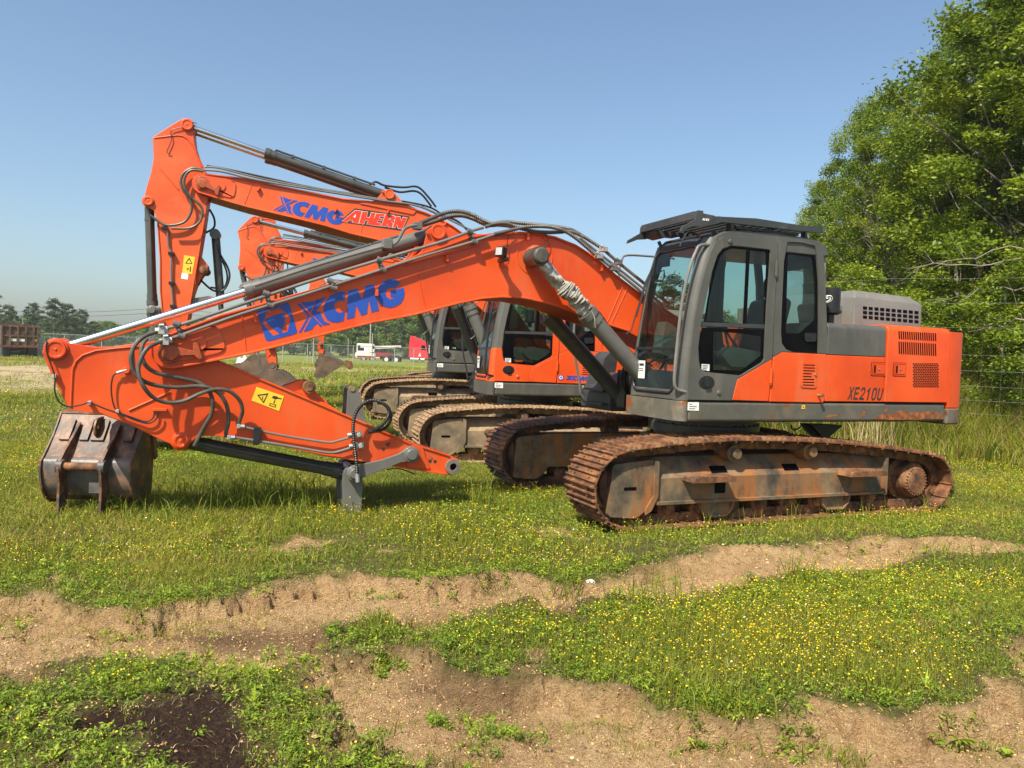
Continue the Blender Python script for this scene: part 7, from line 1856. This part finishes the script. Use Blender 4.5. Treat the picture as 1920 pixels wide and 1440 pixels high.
p = at(-2, 660, 66); vn = empty('van', (p[0], p[1], 0), math.radians(40)); tag(vn, 'pale van cut by the left edge beside the dump truck', 'van')
part('body', lambda mb: mb.prism(rnd_poly([(-2.4, .4), (2.4, .4), (2.4, 1.2), (1.9, 1.9), (1.2, 2.3), (-2.4, 2.3)], .2), -1, 1), surf('pale_blue_van_paint', [(.4, (.38, .42, .46)), (.6, (.46, .5, .54))], 2, .4), vn, bevel=.06)
part('side_window', lambda mb: mb.prism([(.6, 1.35), (1.7, 1.35), (1.3, 2.0), (.6, 2.0)], -1.01, -1.0), GASKET, vn)
for x in (-1.5, 1.6): wheel(vn, x, -.9, .35, .36, .22, GALV)
p = at(76, 664, 64); sp_ = empty('slatted_crate', (p[0], p[1], 0), math.radians(38)); tag(sp_, 'white slatted crate standing just right of the dump truck', 'crate')
part('slats', lambda mb: [mb.box(-.28, .28, 0, .05, .45+i*.24, .60+i*.24) for i in range(6)], WHP, sp_)
part('frame', lambda mb: (mb.box(-.30, -.22, .05, .9, 0.0, 1.9), mb.box(.22, .30, .05, .9, 0, 1.9), mb.box(-.3, .3, .84, .9, .4, 1.9)), WHP, sp_)
# red semi tractor
p = at(750, 684, 116); st_ = empty('semi_truck', (p[0], p[1], 0.0), math.radians(0)); tag(st_, 'red semi truck tractor without trailer, parked beyond the far fence', 'truck')
part('cab', lambda mb: mb.prism(rnd_poly([(1.45, 1.05), (1.45, 2.9), (1.62, 4.15), (1.8, 4.2), (3.9, 3.35), (4.3, 2.3), (6.0, 1.9), (6.1, .9), (4.0, .8), (1.6, .8)], .12), -1.2, 1.2), REDP, st_, bevel=.08)
part('side_window', lambda mb: mb.prism([(3.3, 2.1), (4.0, 2.1), (3.8, 2.8), (3.3, 2.8)], -1.21, -1.2), GASKET, st_)
part('cab_marks', lambda mb: (mb.box(2.9, 3.25, -1.212, -1.202, 1.15, 1.35), mb.box(3.0, 3.2, -1.212, -1.202, 1.42, 1.6)), WHITE, st_)
part('chassis', lambda mb: (mb.box(-2.8, 1.5, -.5, -.35, .75, 1.0), mb.box(-2.8, 1.5, .35, .5, .75, 1.0), mb.box(-1.6, -.2, -.5, .5, 1.0, 1.15), mb.box(-2.9, -2.75, -1.1, 1.1, .5, 1.0)), BLACK, st_)
part('fuel_tank', lambda mb: (mb.cyl((1.7, -1.0, .65), (2.9, -1.0, .65), .33, 16), mb.cyl((3.2, -1.0, .65), (3.8, -1.0, .65), .3, 16)), CHROME, st_)
for x in (-1.9, -.45): wheel(st_, x, -.95, .52, .52, .55); wheel(st_, x, .95, .52, .52, .55)
wheel(st_, 5.0, -1.0, .52, .52, .3); wheel(st_, 5.0, 1.0, .52, .52, .3)
# crane truck
p = at(699, 678, 126); ct = empty('crane_truck', (p[0], p[1], 0), math.radians(0)); tag(ct, 'white and maroon crane truck with its boom lying flat, parked beyond the far fence', 'crane truck')
part('carrier', lambda mb: (mb.prism(rnd_poly([(-2.6, .55), (-2.7, 1.4), (-1.0, 1.6), (.2, 1.35), (3.4, 1.2), (3.6, .7), (2.6, .6)], .08), -1.2, 1.2)), WHP, ct, bevel=.04)
part('lower_body', lambda mb: (mb.box(.6, 3.3, -1.22, 1.22, .75, 1.5), mb.box(-2.4, .6, -1.22, -1.2, .6, .9)), MAR, ct, bevel=.03)
part('cab', lambda mb: mb.prism(rnd_poly([(-2.5, 1.4), (-2.5, 2.9), (.1, 2.9), (.5, 2.2), (.2, 1.5)], .08), -1.0, .2, [[(-2.35, 1.9), (-1.9, 1.9), (-1.9, 2.6), (-2.35, 2.6)]]), WHP, ct, bevel=.03)
part('side_window', lambda mb: (mb.box(-2.32, -1.3, -1.01, -1.0, 1.7, 2.2), mb.box(.0, .35, -1.01, -1.0, 2.05, 2.6)), GASKET, ct)
bm_ = part('crane_boom', lambda mb: mb.prism([(-.6, 2.0), (-.6, 2.5), (4.6, 2.75), (4.6, 2.4)], -.35, .35), WHP, ct, bevel=.03)
part('boom_stripe', lambda mb: mb.prism([(-.4, 2.2), (-.4, 2.3), (4.5, 2.6), (4.5, 2.5)], -.362, -.352), MAR, bm_)
part('boom_end', lambda mb: mb.box(-.8, 1.2, -.2, .5, 1.4, 2.2), BLACK, ct)
for x in (-1.3, .1, 2.2): wheel(ct, x, -1.0, .5, .5, .35, GALV)
# ---------------------------------------------------------------- the loose bucket and the sack
g = at(158, 900, 7.12); bk = empty('digging_bucket', (g[0], g[1], .045), math.radians(93)); bk.scale = (.74, .66, .775)
tag(bk, 'rusty digging bucket detached on the grass below the left end of the arm', 'bucket')
W = .60
B_OUT = [(.50, 1.14), (.44, 1.04), (.32, .88), (.18, .72), (.10, .64)]
B_CUR = [(.10, .64), (.055, .60), (.035, .52), (.045, .40), (.08, .28), (.16, .17)]
B_BOT = [(.16, .17), (.26, .10), (.40, .08), (.52, .10), (.62, .16)]
def strip(mb, pts, t, w0, w1):
    n_ = len(pts); o_ = []
    for i, q in enumerate(pts):
        a, b = Vector(pts[max(0, i-1)]), Vector(pts[min(n_-1, i+1)]); tt = (b-a).normalized(); o_.append((q[0]-tt.y*t, q[1]+tt.x*t))
    mb.prism(list(pts)+o_[::-1], w0, w1)
def sm(pts, k_=4): return [(p_.x, p_.z) for p_ in catmull([(a, 0, b) for a, b in pts], k_)]
part('back_panel', lambda mb: strip(mb, B_OUT, .03, -W, W), BUCKETM, bk, bevel=.004)
part('curved_shell', lambda mb: strip(mb, sm(B_CUR), .03, -W, W), BUCKETW, bk, bevel=.004)
part('bottom_shell', lambda mb: strip(mb, sm(B_BOT), .03, -W, W), BUCKETM, bk, bevel=.004)
bside = [(.50, 1.16), (.30, .88), (.085, .66), (.015, .60), (.0, .5), (.015, .38), (.05, .25), (.14, .13), (.26, .06), (.40, .04), (.55, .07), (.66, .16), (.70, .5), (.68, .85), (.60, 1.12)]
for s_ in (-1, 1):
    sdp = part('side_plate', lambda mb: mb.prism(bside, min(s_*W, s_*(W+.03)), max(s_*W, s_*(W+.03))), BUCKETM, bk, bevel=.006)
    part('side_cutter', lambda mb: mb.prism([(.60, .95), (.70, .55), (.78, .58), (.68, 1.0)], min(s_*(W+.03), s_*(W+.06)), max(s_*(W+.03), s_*(W+.06))), BUCKETM, sdp, bevel=.006)
    y = s_*.285
    ear = [(.40, 1.05), (.20, .88), (.02, .74), (-.11, .62), (-.150, .54), (-.135, .44), (-.12, .30), (-.13, .10), (-.16, -.05), (-.04, -.06), (.04, .10), (.10, .22), (.06, .40), (.06, .56), (.14, .68), (.38, .96)]
    e_ = part('ear_plate', lambda mb: mb.prism(rnd_poly(ear, .02), y-.018, y+.018), BUCKETM, bk, bevel=.005)
    part('ear_boss', lambda mb: mb.lathe((-.06, y-.045, .55), (0, 1, 0), [(0, .085), (.09, .085)], 22), BUCKETM, e_, bevel=.005)
part('cross_tube', lambda mb: mb.cyl((-.06, -.28, .55), (-.06, .28, .55), .048, 20), RUST, bk)
part('cutting_edge', lambda mb: mb.prism([(.48, 1.14), (.56, 1.18), (.60, 1.15), (.52, 1.10)], -W-.02, W+.02), BUCKETM, bk, bevel=.004)
for y0, y1 in ((.36, .50), (.10, .22), (-.12, .06), (-.52, -.40)): part('wear_strip', lambda mb: mb.prism([(.445, 1.06), (.255, .82), (.245, .84), (.43, 1.075)], y0, y1), BUCKETM, bk, bevel=.004)
part('lifting_eye', lambda mb: mb.prism(rnd_poly([(.46, 1.12), (.26, 1.10), (.20, 1.0), (.22, .90), (.30, .86)], .04), -.03, .0, [[(.27, .98), (.31, .98), (.31, 1.03), (.27, 1.03)]]), BUCKETM, bk, bevel=.004)
part('wear_plate', lambda mb: mb.box(.02, .10, -.27, -.05, .22, .36), BUCKETW, bk, bevel=.006)
part('pin_lock', lambda mb: mb.box(-.10, -.03, .30, .35, .48, .60), BUCKETM, bk, bevel=.006)
g = at(452, 690, 40); sk = empty('sack', (g[0], g[1], .55)); sk.scale = (3.1, 3.1, 2.9); tag(sk, 'big crumpled white sack on the field, showing between the nearest boom and arm', 'sack')
def f_sack(mb):
    r = random.Random(2); bm = bmesh.new(); bmesh.ops.create_icosphere(bm, subdivisions=3, radius=1)
    vs_ = []
    for v in bm.verts:
        f = 1+.22*math.sin(v.co.x*6+v.co.y*3)*math.cos(v.co.z*7)+.13*r.uniform(-1, 1); vs_.append((v.co.x*.15*f*(1-.35*v.co.z)+.04*v.co.z, v.co.y*.12*f, v.co.z*.20*f))
    mb.add(vs_, [tuple(v.index for v in f.verts) for f in bm.faces]); bm.free()
part('cloth', f_sack, surf('white_sackcloth', [(.4, (.50, .48, .44)), (.6, (.66, .64, .60))], 5, .9, bump=.4), sk, ang=180)

# ---------------------------------------------------------------- the hazy air
def f_haze(mb): mb.box(-960, 960, -960, 960, -1.6, 19.5)
hm = bpy.data.materials.new('haze_air'); hm.use_nodes = True; hn = hm.node_tree.nodes; hn.remove(hn['Principled BSDF'])
pv = hn.new('ShaderNodeVolumePrincipled'); pv.inputs['Color'].default_value = (.86, .90, .94, 1); pv.inputs['Density'].default_value = .0004; pv.inputs['Anisotropy'].default_value = .2
hm.node_tree.links.new(pv.outputs[0], hn['Material Output'].inputs['Volume'])
hb = MB(); f_haze(hb); ho = link('haze', hb.mesh('haze', [hm])); tag(ho, kind='stuff')
